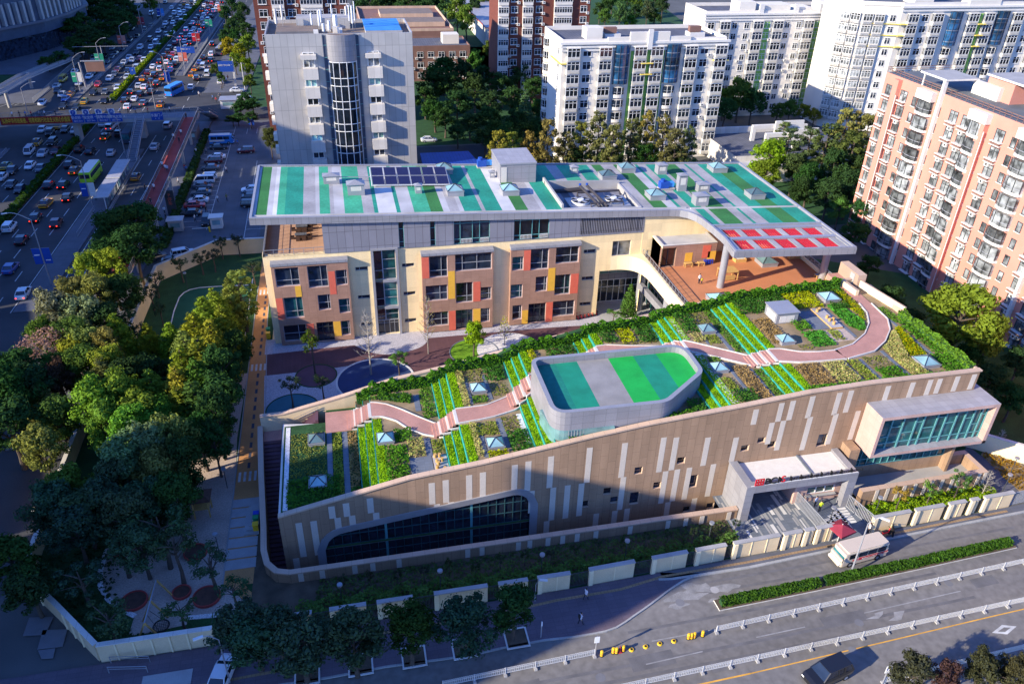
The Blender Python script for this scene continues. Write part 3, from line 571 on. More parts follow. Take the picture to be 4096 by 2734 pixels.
mb.wall([(-12.6, 111.25), (54, 111.25)], zi, lambda x, y:zr(x)+.14, .16, 'roof_lgrey');mb.wall([(54.6, 110.85), (73.7, 110.85)], zi, lambda x, y:zr(x)+.18, .24, 'roof_lgrey')
mb.wall([(54.9, 103.75), (73.8, 103.75)], zi, zo, .36, 'fascia', 'alu')
PO=[(54.25, 94.2), (74.2, 94.2), (74.2, 103.6), (54.9, 103.6)]
for P in([(54.25, 94.2), (74.2, 94.2), (74.2, 95.1), (54.3, 95.1)], [(55, 98.7), (73.4, 98.7), (73.4, 99.5), (55, 99.5)], [(54.3, 95.1), (55.7, 95.1), (55.9, 98.7), (55.9, 103.6), (54.9, 103.6), (55, 99)], [(73.4, 95.1), (74.2, 95.1), (74.2, 103.6), (73.4, 103.6)], [(55.9, 102.6), (73.4, 102.6), (73.4, 103.6), (55.9, 103.6)]):
 mb.prism(P, f0, lambda x, y:zr(x)+.02, 'fascia', 'alu')
for y0, y1 in((95.1, 98.7), (99.5, 102.6)):
 mb.prism([(72.3, y0), (73.4, y0), (73.4, y1), (72.3, y1)], lambda x, y:zr(x)-.8, lambda x, y:zr(x)-.25, 'alu', 'concrete')
 for k in range(5):a=58.35+k*3.47;mb.prism([(a, y0), (a+.95, y0), (a+.95, y1), (a, y1)], lambda x, y:zr(x)-.7, lambda x, y:zr(x)-.15, 'alu', 'roof_grey')
mb.build('roof', S)
for y0, y1 in((95.1, 98.7), (99.5, 102.6)):
 for k in range(5):
  a=55.9+k*3.47 if k else 55.95;mb=MB()
  for j in range(6):
   x=a+.18+j*.40;mb.bar((x, y0, zr(x)-.28), (x, y1, zr(x)-.28), .15, .12, 'red_slat')
  mb.build('pergola_slats', S)
for cx, cy in((55.3, 98.4), (72.6, 98.5)):
 mb=MB();mb.cyl(cx, cy, 10.4, zr(cx)-.88, .55, 'alu', 20)
 for z in(12.2, 13.9, 15.4):mb.cyl(cx, cy, z-.02, z+.02, .556, 'steel', 20)
 mb.build('column', S)
def hip(mb, x, y, w, d, z, h, ov, m):
 a=[(x-ov, y-ov, z), (x+w+ov, y-ov, z), (x+w+ov, y+d+ov, z), (x-ov, y+d+ov, z)];c=(x+w/2, y+d/2, z+h)
 for i in range(4):mb.face([a[i], a[(i+1)%4], c], m)
def skylight(parent, x, y, w, z, h=.9, d=None, ap=.75, g='glass_sky', base='alu'):
 d=d or w;mb=MB();mb.box(x, x+w, y, y+d, z-.3, z+h, base);mb.box(x-.07, x+w+.07, y-.07, y+d+.07, z+h-.14, z+h, 'alu')
 c=Vector((x+w/2, y+d/2, z+h+ap))
 for a in((x, y), (x+w, y), (x+w, y+d), (x, y+d)):mb.bar((*a, z+h+.03), c+Vector((0, 0, .03)), .08, .08, 'frame_dark')
 k=mb.build('skylight', parent)
 gm=MB();hip(gm, x, y, w, d, z+h+.01, ap, -.04, g);gm.build('skylight_glass', k, off=(parent.location if parent else(0, 0, 0)));return k
for x, y, w in((25.1, 117.7, 2.7), (43.9, 124.1, 2.6), (48.7, 127.9, 2.6), (49.1, 114.6, 2.7), (67.0, 114.3, 2.6), (66.2, 127.6, 2.8), (16.2, 117.8, 2.6), (16.0, 128.2, 2.6)):
 skylight(S, x, y, w, zr(x+w), .95)
def vent(x, y, w, d, h, cap=.3):
 z=zr(x);mb=MB();mb.box(x, x+w, y, y+d, z-.3, z+h, 'alu');mb.box(x+.2*w, x+.82*w, y-.02, y, z+h*.42, z+h*.85, 'coping_pale');mb.box(x-.14, x+w+.14, y-.14, y+d+.14, z+h, z+h+.1, 'steel');hip(mb, x, y, w, d, z+h+.1, cap, .1, 'alu');mb.build('roof_vent', S)
for a in((-2.8, 124, 2.5, 1.5, 1.2), (.8, 118.9, 2.6, 1.8, 1.6, .5), (11.3, 119.3, 1.0, 1.0, 1.2), (55.2, 127, 1.7, 1.6, 1.6), (55.9, 111.9, 2.2, 1.8, 1.6), (59.0, 117.9, 2.0, 1.6, 1.3), (55.6, 118.6, 1.5, 1.2, 2.7), (39.4, 127.8, 1.2, 1.1, 1.1), (24.6, 126.2, .8, .8, .9)):vent(*a)
mb=MB();z=zr(29);mb.box(25.9, 32.0, 123.9, 131.6, z-.5, z+3.1, 'alu_panel');mb.box(25.8, 32.1, 123.8, 131.7, z+3.1, z+3.35, 'alu', 'alu_floor');mb.box(26.05, 27.0, 123.86, 123.9, z+.1, z+2.7, 'coping_pale');mb.build('stair_house', S)
def blueunit(x, y):
 z=zr(x);mb=MB();mb.box(x-.1, x+2.6, y-.1, y+1.3, z, z+.25, 'concrete');mb.box(x, x+1.5, y, y+1.2, z+.25, z+1.3, 'sign_blue');mb.cyl(x+.5, y+.6, z+1.3, z+1.75, .4, 'sign_blue', 12);mb.box(x+1.5, x+2.5, y+.2, y+1.0, z+.4, z+1.2, 'blue_sheet');mb.build('fan_unit', S)
blueunit(52.7, 119.3);blueunit(23.4, 131.0)
mb=MB()
for a, b in(((4.7, 122.4), (4.7, 127.5)), ((17.2, 122.4), (17.2, 127.5)), ((11, 122.4), (11, 127.5))):mb.bar((*a, zr(a[0])+.3), (*b, zr(a[0])+1.5), .1, .14, 'frame_white');mb.box(b[0]-.05, b[0]+.05, b[1]-.1, b[1], zr(b[0]), zr(b[0])+1.5, 'steel');mb.box(a[0]-.05, a[0]+.05, a[1], a[1]+.1, zr(a[0]), zr(a[0])+.3, 'steel')
for f in(0, .5, 1):mb.bar((4.6, 122.4+5.1*f, zr(4.6)+.3+1.2*f), (17.3, 122.4+5.1*f, zr(17.3)+.3+1.2*f), .1, .1, 'frame_white')
mb.bar((-1, 124.8, zr(-1)+.9), (4.7, 124.8, zr(5)+.9), .1, .1, 'alu');rack=mb.build('solar_rack', S)
for i in range(6):
 for j in range(2):
  x0=4.85+i*2.08;y0=122.5+j*2.55;mb=MB();zz=lambda x, y:zr(x)+.38+(y-122.4)*.235
  for e in(0, ):mb.face([(x0, y0, zz(x0, y0)), (x0+1.9, y0, zz(x0+1.9, y0)), (x0+1.9, y0+2.4, zz(x0+1.9, y0+2.4)), (x0, y0+2.4, zz(x0, y0+2.4))], 'panel_solar')
  q=[(x0, y0), (x0+1.9, y0), (x0+1.9, y0+2.4), (x0, y0+2.4)]
  for k in range(4):a, b=q[k], q[(k+1)%4];mb.bar((*a, zz(*a)), (*b, zz(*b)), .06, .06, 'alu')
  mb.build('solar_panel', rack, off=S.location)
mb=MB();mb.box(33.45, 46.35, 111.75, 123.05, 16.3, 16.4, 'concrete_dark')
mb.wall([(33.45, 111.9), (33.45, 124.2)], 16.3, lambda x, y:zr(x)+.75, .3, 'concrete');mb.wall([(33.3, 122.9), (46.5, 122.9)], 16.3, lambda x, y:zr(x)+.55, .3, 'concrete');mb.wall([(46.4, 111.9), (46.4, 117)], 16.3, lambda x, y:zr(x)+.1, .5, 'concrete', 'roof_grey');mb.wall([(46.4, 117), (46.4, 123)], 16.3, lambda x, y:zr(x)+.1, .3, 'concrete', 'roof_grey');mb.wall([(33.4, 111.8), (46.5, 111.8)], 16.3, lambda x, y:zr(x)+.1, .3, 'concrete', 'roof_lgrey')
mb.build('plant_well', S)
for x in(35.3, 40.9):
 mb=MB();mb.box(x, x+4.3, 112.6, 117.6, 16.4, 18.7, 'alu');mb.cyl(x+2.1, 115.3, 18.7, 19.1, 1.5, 'frame_white', 28, mt='black')
 for k in range(6):a=k*pi/3;mb.bar((x+2.1, 115.3, 19.14), (x+2.1+1.4*cos(a), 115.3+1.4*sin(a), 19.14), .42, .05, 'alu')
 mb.cyl(x+2.1, 115.3, 19.1, 19.3, .5, 'frame_white', 16);mb.box(x-.05, x+4.35, 112.5, 112.6, 17.9, 18.75, 'fin_grey');mb.build('cooling_tower', S)
mb=MB()
for x in(39.0, 40.2):mb.tube([(x-.3, 120.2, 19.6), (x+.9, 112.6, 18.9)], .24, 'pipe', 10);mb.cyl(x-.3, 120.2, 19.6, 20.0, .22, 'sign_blue', 10)
mb.tube([(34.8, 121.4, 18.4), (39.6, 121.4, 18.6)], .35, 'pipe', 10);mb.tube([(37.8, 118.3, 18.6), (37.8, 118.6, 19.1), (45, 118.6, 19.1), (45, 117.6, 18.7)], .2, 'pipe', 8);mb.tube([(38.6, 112.9, 18.3), (38.6, 113.6, 19.1), (44, 113.6, 19.2), (44, 113, 18.4)], .16, 'pipe', 8)
mb.build('pipework', S)
mb=MB()
mb.prism([(47.0, 88.6), (73.3, 90), (73.3, 110.6), (47.0, 110.6)], 8.6, 10.5, 'cream', 'terrace_floor')
mb.build('terrace', S)
MB().prism([(47.3, 88.6), (50.4, 88.8), (50.4, 97.6), (47.3, 102.5)], 10.5, 10.53, 'wood_deck').build('terrace_deck', S)
mb=MB();cw=smooth([(41.8, 110.7), (43.6, 110.6), (45.6, 109.8), (46.7, 107.8), (46.95, 104), (46.95, 88.3)], 3, False)
mb.prism(cw+[(47.35, 88.3), (47.35, 110.7)], 8.5, 11.0, 'cream_bright');mb.build('wall', S)
railing(S, [(47.15, 110.4), (47.15, 91.0)], 11.0, 1.0, 1.1, None)
mb=MB();mb.box(73.05, 73.3, 90, 110.6, 10.5, 11.1, 'cream_bright');mb.box(40, 73.2, 110.7, 111.3, 8.4, 8.6, 'cream');mb.build('wall', S)
railing(S, [(73.17, 90.5), (73.17, 110)], 11.1, .95, 1.6, 'glass_curtain')
mb=MB();mb.box(40.05, 50, 115.3, 115.6, 4.3, 5.4, 'band_grey');mb.box(50, 50.3, 89, 115.6, 4.3, 5.4, 'band_grey');mb.box(40, 73.2, 111.3, 116, 8.45, 8.6, 'cream');mb.box(50.3, 73.2, 89.4, 110.7, 0, 8.6, 'cream');mb.build('entrance_wall', S)
win(S, 'glass_door', (40.05, 115.3), U, 0, 9.9, 0.05, 4.3, .1, 'glass_dark', 'frame_white', tuple(i/9 for i in range(1, 9)), (.68, ), .09)
win(S, 'window', (40.05, 115.3), U, 0, 9.9, 5.4, 8.45, .1, 'glass_light', 'frame_grey', (.33, .47), (), .1)
win(S, 'window', (50.0, 115.0), (0, -1), 0, 25, .05, 4.3, .1, 'glass_teal', 'frame_grey', tuple(i/16 for i in range(1, 16)), (.7, ), .09)
win(S, 'window', (50.0, 115.0), (0, -1), 0, 25, 5.4, 8.45, .1, 'glass_dark', 'frame_grey', tuple(i/10 for i in range(1, 10)), (), .09)
for cx, cy in((48.0, 111.6), (48.4, 101.2)):
 mb=MB();mb.cyl(cx, cy, 0, 8.5, .7, 'alu', 20)
 for z in(1.6, 3.2, 4.8, 6.4):mb.cyl(cx, cy, z-.02, z+.02, .706, 'steel', 20)
 mb.build('column', S)
MB().bar((47.6, 111.2, 5.0), (48.2, 100.4, 5.0), .7, 1.1, 'alu_panel').build('beam', S)
MB().box(40.0, 40.06, 110.75, 115.3, 0, 8.6, 'cream').build('wall', S)
mb=MB();Yr=106.3;rx0, rx1=48.6, 57.9
da, db=PY(2200+1405/3.136, 900+295/3.136, Yr), PY(2200+1560/3.136, 900+515/3.136, Yr)
facade(mb, (rx0, Yr), U, rx1-rx0, 10.5, 14.2, [(da.x-rx0, db.x-rx0, 10.52, da.z)], 'taupe', .5)
mb.face([(rx0, Yr, 10.5), (rx0, Yr, 14.2), (rx0, 110.65, 14.2), (rx0, 110.65, 10.5)], 'cream_bright');mb.face([(rx1, Yr, 10.5), (rx1, 110.65, 10.5), (rx1, 110.65, 14.2), (rx1, Yr, 14.2)], 'taupe')
mb.box(rx0, rx1, Yr+.51, 110.65, 10.5, 13.9, 'cream_wall', 'roof_lgrey');mb.wall([(rx0+.15, 110.5), (rx0+.15, Yr+.15), (rx1-.15, Yr+.15), (rx1-.15, 110.5)], 14.2, 14.3, .36, 'alu', 'coping_pale')
mb.build('terrace_room', S)
win(S, 'door', (0, Yr), U, da.x, db.x, 10.52, da.z, .5, 'glass_maroon', 'frame_dark', (.5, ), (), .07)
for a, b, m in(((1700, 350), (1775, 450), 'yellow_panel'), ((1925, 255), (2000, 405), 'red_panel'), ((1985, 330), (2065, 440), 'yellow_panel')):
 p, q=PY(2200+a[0]/3.136, 900+a[1]/3.136, Yr), PY(2200+b[0]/3.136, 900+b[1]/3.136, Yr);MB().box(p.x, q.x, Yr-.03, Yr, q.z, p.z, m).build('colour_panel', S)
for x, y, w in((65.0, 103.5, 2.7), (51.6, 92.6, 2.9), (61.6, 91.2, 2.9)):skylight(S, x, y, w, 10.5, .7)
# GARDEN BUILDING with the stepped roof garden
PX_=[-9.8, -2.1, 4.3, 12.4, 17, 24.6, 31.2, 43.3, 50.8, 58.8, 73.3];PZ_=[5.6, 7.3, 8.7, 9.6, 10.3, 11.45, 12.3, 13.4, 14.2, 14.55, 14.6]
def zp(X, y=0):
 if X<=PX_[0]:return PZ_[0]
 for i in range(len(PX_)-1):
  if X<=PX_[i+1]:return PZ_[i]+(PZ_[i+1]-PZ_[i])*(X-PX_[i])/(PX_[i+1]-PX_[i])
 return PZ_[-1]
TER=[(-9.5, -.8, 5.9), (-.8, .1, 6.4), (.1, 1.0, 6.9), (1.0, 9.0, 7.5), (9.0, 9.95, 8.0), (9.95, 10.9, 8.5), (10.9, 18.6, 9.2), (18.6, 19.6, 9.7), (19.6, 20.6, 10.2), (20.6, 28.2, 10.8), (28.2, 29.3, 11.2), (29.3, 30.3, 11.6), (30.3, 39.1, 12.1), (39.1, 40.2, 12.5), (40.2, 41.2, 12.9), (41.2, 48.25, 13.2), (48.25, 49.3, 13.5), (49.3, 50.4, 13.75), (50.4, 73.2, 14.05)]
def gz(X):
 for a, b, z in TER:
  if X<b:return z
 return TER[-1][2]
def yrear(X):return 84.3+.082*max(X, -12)
B=thing('garden_building', 'low stone-clad building with a stepped roof garden rising to the right', 'school building', (-9.8, 65.4, 0))
mb=MB();Yg=65.4
mb.box(-9.8, 73.2, Yg+.5, 65.95, -3.1, 5.2, 'glass_dark');mb.face([(42.2, 61.85, -3.1), (42.2, Yg, -3.1), (42.2, Yg, 0), (42.2, 61.85, 0)], 'concrete')
s_=1.5936
def rect(D, a, b, Y=Yg):p, q=PY(D[0][0]+a[0]/D[1], D[0][1]+a[1]/D[1], Y), PY(D[0][0]+b[0]/D[1], D[0][1]+b[1]/D[1], Y);return[p.x, q.x, q.z, p.z]
SQ=[rect(DM, a, b)for a, b in(((860, 190), (905, 228)), ((1132, 127), (1176, 163)), ((980, 285), (1022, 320)), ((662, 322), (707, 358)), ((518, 405), (562, 440)), ((705, 378), (750, 412)), ((832, 350), (880, 418)), ((1198, 242), (1250, 313)), ((1170, 440), (1208, 470)), ((1320, 418), (1360, 448)), ((1540, 50), (1582, 82)))]
SQ+=[rect(DR, a, b)for a, b in(((52, 0), (92, 30)), ((118, 25), (158, 60)), ((440, -20), (480, 50)), )]
big=rect(DM, (1640, 0), (1686, 32));big=None
WX0, WX1=3.4-.0, 22.5
wl=rect(D4, (510, 800), (1753, 640));WX0, WX1=PY(1000+485/s_, 1750+740/s_, Yg).x, PY(2000+190/s_, 1750+480/s_, Yg).x
zt0, zt1=PY(1000+640/s_, 1750+600/s_, Yg).z, PY(2000+60/s_, 1750+365/s_, Yg).z
NS=83
def topw(X):
 if X<=WX0 or X>=WX1:return None
 z=zt0+(zt1-zt0)*(X-WX0-2)/(WX1-WX0-3.4)
 r=2.2
 if X-WX0<r:t=(r-(X-WX0))/r;z-=r*(1-math.sqrt(max(0, 1-t*t)))*1.0
 if WX1-X<r:t=(r-(WX1-X))/r;z-=r*(1-math.sqrt(max(0, 1-t*t)))*1.0
 return z
xs=sorted(set([-9.8, 73.2]+PX_[1:-1]+[v for q in SQ for v in q[:2]]+[WX0+(WX1-WX0)*k/48 for k in range(49)]))
for i in range(len(xs)-1):
 a, b=xs[i], xs[i+1];c=(a+b)/2
 holes=sorted([(q[2], q[3])for q in SQ if q[0]-1e-4<c<q[1]+1e-4]);z=-3.1 if c<42.2 else 0.
 if WX0<c<WX1:
  ta, tb=(topw(max(a, WX0+.01))or .2), (topw(min(b, WX1-.01))or .2)
  mb.face([(a, Yg, ta), (b, Yg, tb), (b, Yg, zp(b)), (a, Yg, zp(a))], 'stone_tan')
  mb.face([(a, Yg, ta), (b, Yg, tb), (b, Yg+.5, tb), (a, Yg+.5, ta)], 'alu');continue
 for h0, h1 in holes+[(None, None)]:
  if h0 is None:mb.face([(a, Yg, z), (b, Yg, z), (b, Yg, zp(b)), (a, Yg, zp(a))], 'stone_tan')
  else:mb.face([(a, Yg, z), (b, Yg, z), (b, Yg, h0), (a, Yg, h0)], 'stone_tan');z=h1
for x0, x1, z0, z1 in SQ:
 for q in([(x0, z0), (x1, z0)], [(x1, z0), (x1, z1)], [(x1, z1), (x0, z1)], [(x0, z1), (x0, z0)]):
  (p, r), (t, v)=q;mb.face([(p, Yg, r), (t, Yg, v), (t, Yg+.4, v), (p, Yg+.4, r)], 'coping')
mb.face([(-9.8, Yg, -3.1), (-9.8, 82, -3.1), (-9.8, 82, 5.9), (-9.8, Yg, 5.6)], 'stone_tan')
mb.face([(73.2, Yg, 0), (73.2, yrear(73.2), 0), (73.2, yrear(73.2), 14.6), (73.2, Yg, 14.6)], 'stone_tan')
mb.build('wall', B)
mb=MB()
mb.wall([(x, Yg+.17)for x in PX_], lambda x, y:zp(x)-.02, lambda x, y:zp(x)+.18, .62, 'coping')
mb.wall([(-9.5, Yg+.4), (-9.5, 81.3), (-4.6, 80.6)], 5.3, 5.8, .5, 'cream_wall', 'coping_pale')
rear=[(-12.6, yrear(-12.6))]+[(x, yrear(x))for x in PX_]
zrear=lambda x, y:(4.2 if x<-12 else(4.2+(x+12.6)*.42 if x<-9 else zp(x)+.12))if x<-9.7 else zp(x)+.12
mb.wall([(-12.6, 83.9), (-9.8, 84.0), (-4, 84.05)]+[(x, yrear(x))for x in PX_[1:]], 0, lambda x, y:max(4.4, zp(x)+.05), .45, 'cream_wall', 'cream_wall')
mb.wall([(-12.6, 83.9), (-9.8, 84.0), (-4, 84.05)]+[(x, yrear(x))for x in PX_[1:]], lambda x, y:max(4.4, zp(x)+.05)+.002, lambda x, y:max(4.4, zp(x)+.05)+.16, .6, 'coping')
mb.wall([(73.0, Yg+.5), (73.0, 88)], 13.7, 14.75, .35, 'coping')
mb.build('parapet', B)
mb=MB();random.seed(11);strips=[]
def strip_px(D, x, y0, y1, w=27):
 a=PY(D[0][0]+x[0]/D[1], D[0][1]+y0/D[1], Yg);b=PY(D[0][0]+x[1]/D[1], D[0][1]+y1/D[1], Yg);strips.append((a.x, b.z, a.z))
for x, y0, y1 in(((497, 510), 440, 515), ((590, 603), 420, 503), ((743, 757), 387, 480), ((1138, 1148), 290, 425), ((1227, 1233), 272, 415), ((1377, 1380), 240, 393), ((1465, 1467), 222, 382), ((288, 325), 545, 760), ((383, 418), 533, 748), ((537, 560), 512, 612), ((630, 645), 498, 585), ((783, 792), 480, 555), ((1172, 1172), 425, 465), ((1262, 1262), 412, 445), ((1408, 1408), 392, 412), ((272, 285), 770, 850), ((1495, 1495), 378, 392)):strip_px(D4, x, y0, y1)
for x, y0, y1 in(((76, 72), 175, 352), ((163, 158), 152, 340), ((308, 298), 120, 320), ((555, 532), 65, 287), ((780, 750), 35, 255), ((1028, 997), 0, 220), ((1108, 1072), 0, 208), ((1310, 1272), 0, 180), ((1490, 1450), 0, 155), ((185, 180), 340, 480), ((322, 308), 320, 527), ((414, 397), 305, 515), ((503, 482), 293, 500), ((770, 745), 253, 460), ((1040, 1005), 215, 420), ((1115, 1085), 203, 405), ((1192, 1157), 192, 395), ((1345, 1305), 170, 375), ((280, 275), 533, 615), ((597, 588), 485, 580), ((716, 708), 467, 560), ((795, 785), 453, 545), ((1055, 1042), 412, 495), ((1225, 1210), 388, 470)):strip_px(DM, x, y0, y1)
for x, y0, y1 in(((25, 5), 1300, 1400), ((195, 168), 1258, 1380), ((270, 242), 1243, 1370), ((400, 368), 1213, 1355), ((578, 540), 1190, 1335), ((655, 612), 1175, 1320), ((900, 868), 1145, 1245), ((1063, 1035), 1122, 1220), ((1180, 1150), 1105, 1205), ((1243, 1212), 1098, 1195), ((1360, 1330), 1082, 1180), ((1470, 1445), 1068, 1165), ((130, 90), 1388, 1530), ((205, 165), 1375, 1568), ((383, 325), 1350, 1568), ((553, 490), 1330, 1530), ((700, 630), 1310, 1500)):strip_px(D3, x, y0, y1)
for x0, z0, z1 in strips:
 if z1>zp(x0)-.25:z1=min(zp(x0), zp(x0+.68))-.03
 MB().box(x0, x0+.68, Yg-.012, Yg+.02, z0, z1, 'stone_pale').build('cladding_strip', B)
for x0, x1, z0, z1 in SQ:win(B, 'window', (0, Yg), (1, 0), x0, x1, z0, z1, .4, 'glass_dark', 'frame_dark', (), (), .06)
mb=MB();N=48;P=[]
for k in range(N+1):x=WX0+(WX1-WX0)*k/N;x=min(max(x, WX0+.01), WX1-.01);P.append((x, topw(x)))
for k in range(N):
 (a, ta), (b, tb)=P[k], P[k+1];mb.face([(a, Yg+.45, -2.9), (b, Yg+.45, -2.9), (b, Yg+.45, tb), (a, Yg+.45, ta)], 'glass_dark')
n=24
for k in range(1, n):
 x=WX0+(WX1-WX0)*k/n;m='frame_teal' if k in(7, 17)else 'frame_deep';w=.28 if k in(7, 17)else .08
 if x-WX0>2 or True:mb.box(x-w/2, x+w/2, Yg+.36, Yg+.44, -2.9, topw(x)-.02, m)
for h in(-1.5, 0, 1.5, 3.0, 4.5, 6.0):
 xa=[p[0]for p in P if p[1]>h]
 if len(xa)>1:mb.box(xa[0], xa[-1], Yg+.37, Yg+.44, h-.05, h+.05, 'frame_deep')
mb.build('window', B)
mb=MB()
q=[(P[0][0], -2.9)]+P+[(P[-1][0], -2.9)]
for k in range(len(q)-1):
 a, b=Vector(q[k]), Vector(q[k+1])
 d=(b-a);
 if d.length<1e-3:continue
 d.normalize();nrm=Vector((-d.y, d.x));a2, b2=a+nrm*.9, b+nrm*.9
 if k>0:pa=Vector(q[k-1]);dd=(b-pa).normalized();a2=a+Vector((-dd.y, dd.x))*.9
 if k<len(q)-2:pb=Vector(q[k+2]);dd=(pb-a).normalized();b2=b+Vector((-dd.y, dd.x))*.9
 mb.face([(a.x, Yg-.02, a.y), (b.x, Yg-.02, b.y), (b2.x, Yg-.16, b2.y), (a2.x, Yg-.16, a2.y)], 'alu');mb.face([(a2.x, Yg-.16, a2.y), (b2.x, Yg-.16, b2.y), (b2.x, Yg, b2.y), (a2.x, Yg, a2.y)], 'alu')
mb.build('window_surround', B)
mb=MB()
for i, (a, b, z)in enumerate(TER):
 y0, y1=Yg+.4, min(yrear(a), yrear(b))-.1
 if b<=-.7:mb.prism([(a, y0), (b, y0), (b, y1), (-4.5, y1), (-4.5, 80.9), (a, 80.9)], z-.8, z, 'lawn_dark')
 else:mb.prism([(a, y0), (b, y0), (b, y1+.1), (a, y1)], z-1.2, z, 'soil', 'dry_soil' if b-a>3 else 'soil')
mb.build('roof_soil', B)
GX0, GX1, GY0, GZ0, GZ1=58.6, 74.5, 62.2, 5.9, 11.85
mb=MB()
mb.box(GX0, GX1, GY0-.01, Yg-.02, GZ1-.45, GZ1, 'pink_stone', 'alu_floor');mb.box(GX0, GX1, GY0, Yg-.02, GZ0, GZ0+.4, 'pink_stone', 'alu_floor')
mb.box(GX0, GX0+.4, GY0, Yg-.02, GZ0+.4, GZ1-.45, 'pink_stone');mb.box(GX1-.45, GX1, GY0, Yg+5, GZ0, GZ1-.001, 'pink_stone', 'alu_floor');mb.box(73.2, GX1-.45, Yg-.02, Yg+5, GZ0, GZ1-.002, 'pink_stone', 'alu_floor')
mb.build('glazed_box', B)
g=MB();Yq=GY0+1.0;g.face([(GX0+.4, Yq, GZ0+.4), (GX1-.45, Yq, GZ0+.4), (GX1-.45, Yq, GZ1-.45), (GX0+.4, Yq, GZ1-.45)], 'glass_teal')
W=GX1-GX0-.85;random.seed(5)
cols=[0, .13, .235, .35, .42, .54, .62, .72, .8, .88, .95, 1]
for i, f in enumerate(cols):x=GX0+.4+W*f;g.box(x-.09, x+.09, Yq-.14, Yq-.02, GZ0+.4, GZ1-.45, 'frame_teal')
for i in range(len(cols)-1):
 for h in(GZ0+1.25, GZ0+2.2+(i*1.37%2.4)):g.box(GX0+.4+W*cols[i], GX0+.4+W*cols[i+1], Yq-.12, Yq-.03, h-.06, h+.06, 'frame_teal')
g.build('window', B)
mb=MB();mb.box(57.2, 71.6, 64.3, Yg, 1.0, 2.9, 'stone_tan');mb.box(71.2, 71.6, 63.2, Yg, 0, GZ0, 'stone_tan');mb.box(56.9, 58.2, 63.6, Yg-.01, 0, GZ0+.3, 'stone_tan');mb.build('wall', B)
win(B, 'window', (58.2, 64.3), (1, 0), 0, 13.0, 2.9, GZ0, .05, 'glass_teal', 'frame_teal', tuple(i/13 for i in range(1, 13)), (.35, ), .09)
mb=MB();mb.wall([(57.4, 60.6), (74.8, 61.0), (74.8, 64.6), (71.7, 64.6)], 0, 2.5, .7, 'stone_tan', 'coping')
for k in range(13):
 x=59.2+k*1.28+(k%3)*.2;mb.box(x, x+.45, 60.2+.023*(x-57.4), 60.3+.023*(x-57.4), .2, 2.44, 'stone_pale')
mb.box(57.5, 74.6, 60.9, 64.3, .9, 1.0, 'concrete')
mb.build('terrace_wall', B)
LW=[(-12.75, 83.7), (-12.4, 76), (-11.9, 68), (-11.8, 65.0), (-11.4, 63.2), (-10.4, 61.9), (-9.0, 61.45), (42.0, 61.6)]
lz=lambda x, y:1.35+max(0, (y-64))*.145
O=thing('retaining_wall', 'low curved tan stone wall with pale strips in front of the sunken stair', 'wall', (-9, 61.4, 0))
mb=MB();mb.wall(LW, -3.1, lz, .5, 'stone_tan');mb.build('wall', O)
mb=MB();mb.wall(LW, lambda x, y:lz(x, y)+.003, lambda x, y:lz(x, y)+.16, .64, 'coping');mb.build('coping', O)
for X in(-8.2, -6.0, -2.6, -.7, 2.1, 9.6, 11.2, 15.3, 16.6, 18.7, 20.4, 22.1, 24.3, 28.4, 33.0, 35.2, 37.2, 40.6):MB().box(X, X+.55, 61.19, 61.23, .1, 1.3, 'stone_pale').build('cladding_strip', O)
mb=MB();mb.face([(-12.3, 61.6, -3.05), (42.2, 61.6, -3.05), (42.2, 65.5, -3.05), (-9.8, 65.5, -3.05), (-9.8, 67, -3.05), (-12.3, 67, -3.05)], 'concrete_dark')
for k in range(31):y=66.2+k*.5;mb.box(-12.3, -9.81, y, y+.5, -3.1, -3+.206*(k+1), 'rubber_plum' if k%2 else 'plum_deck')
mb.box(-12.4, -4.9, 81.7, 83.75, 0, 3.4, 'brick_path')
for k in range(8):mb.box(-4.9+k*.35-3.4, -4.9+(k+1)*.35-3.4, 81.7, 83.7, 3.4, 3.4+.3*(k+1), 'rubber_plum')
mb.build('stair', B)
mb=MB();mb.bar((-8.6, 83.6, 5.0), (-5.4, 83.6, 6.4), .06, .06, 'steel');mb.bar((-8.6, 83.6, 4.7), (-5.4, 83.6, 6.1), .06, .06, 'steel');mb.build('handrail', B)
DRM=smooth([(20.6, 66.3), (31.5, 66.3), (34.4, 67.6), (39.4, 71.6), (39.9, 73.5), (39.9, 77.3), (20.6, 77.3)], 1)
def rounded(P, r, n=6):
 out=[];k=len(P)
 for i in range(k):
  a, b, c=Vector(P[i-1]), Vector(P[i]), Vector(P[(i+1)%k]);rr=r[i]
  d1=(a-b).normalized();d2=(c-b).normalized();p1=b+d1*rr;p2=b+d2*rr
  for j in range(n+1):t=j/n;q=p1*(1-t)**2+b*2*t*(1-t)+p2*t*t;out.append((q.x, q.y))
 return out
DZ=14.6
DP=rounded([(20.4, 66.4), (33.3, 66.3), (39.7, 71.3), (39.8, 77.3), (20.4, 77.3)], [1.7, .9, .9, 2.2, 1.3])
Wd=MB();Wd.wall(DP, lambda x, y:gz(x)-.5, DZ, .5, 'alu_panel', 'alu', closed=True);Pv=Wd.build('pavilion', B)
mb=MB();mb.wall(DP, DZ-.001, DZ+.1, .52, 'fascia', 'alu', closed=True);mb.build('pavilion_coping', Pv, off=B.location)
mb=MB();bands=[(20.4, 23.3, 'drum_D'), (23.3, 26.0, 'drum_T'), (26.0, 30.0, 'drum_grey'), (30.0, 33.2, 'drum_G'), (33.2, 36.2, 'drum_T'), (36.2, 39.9, 'drum_G')]
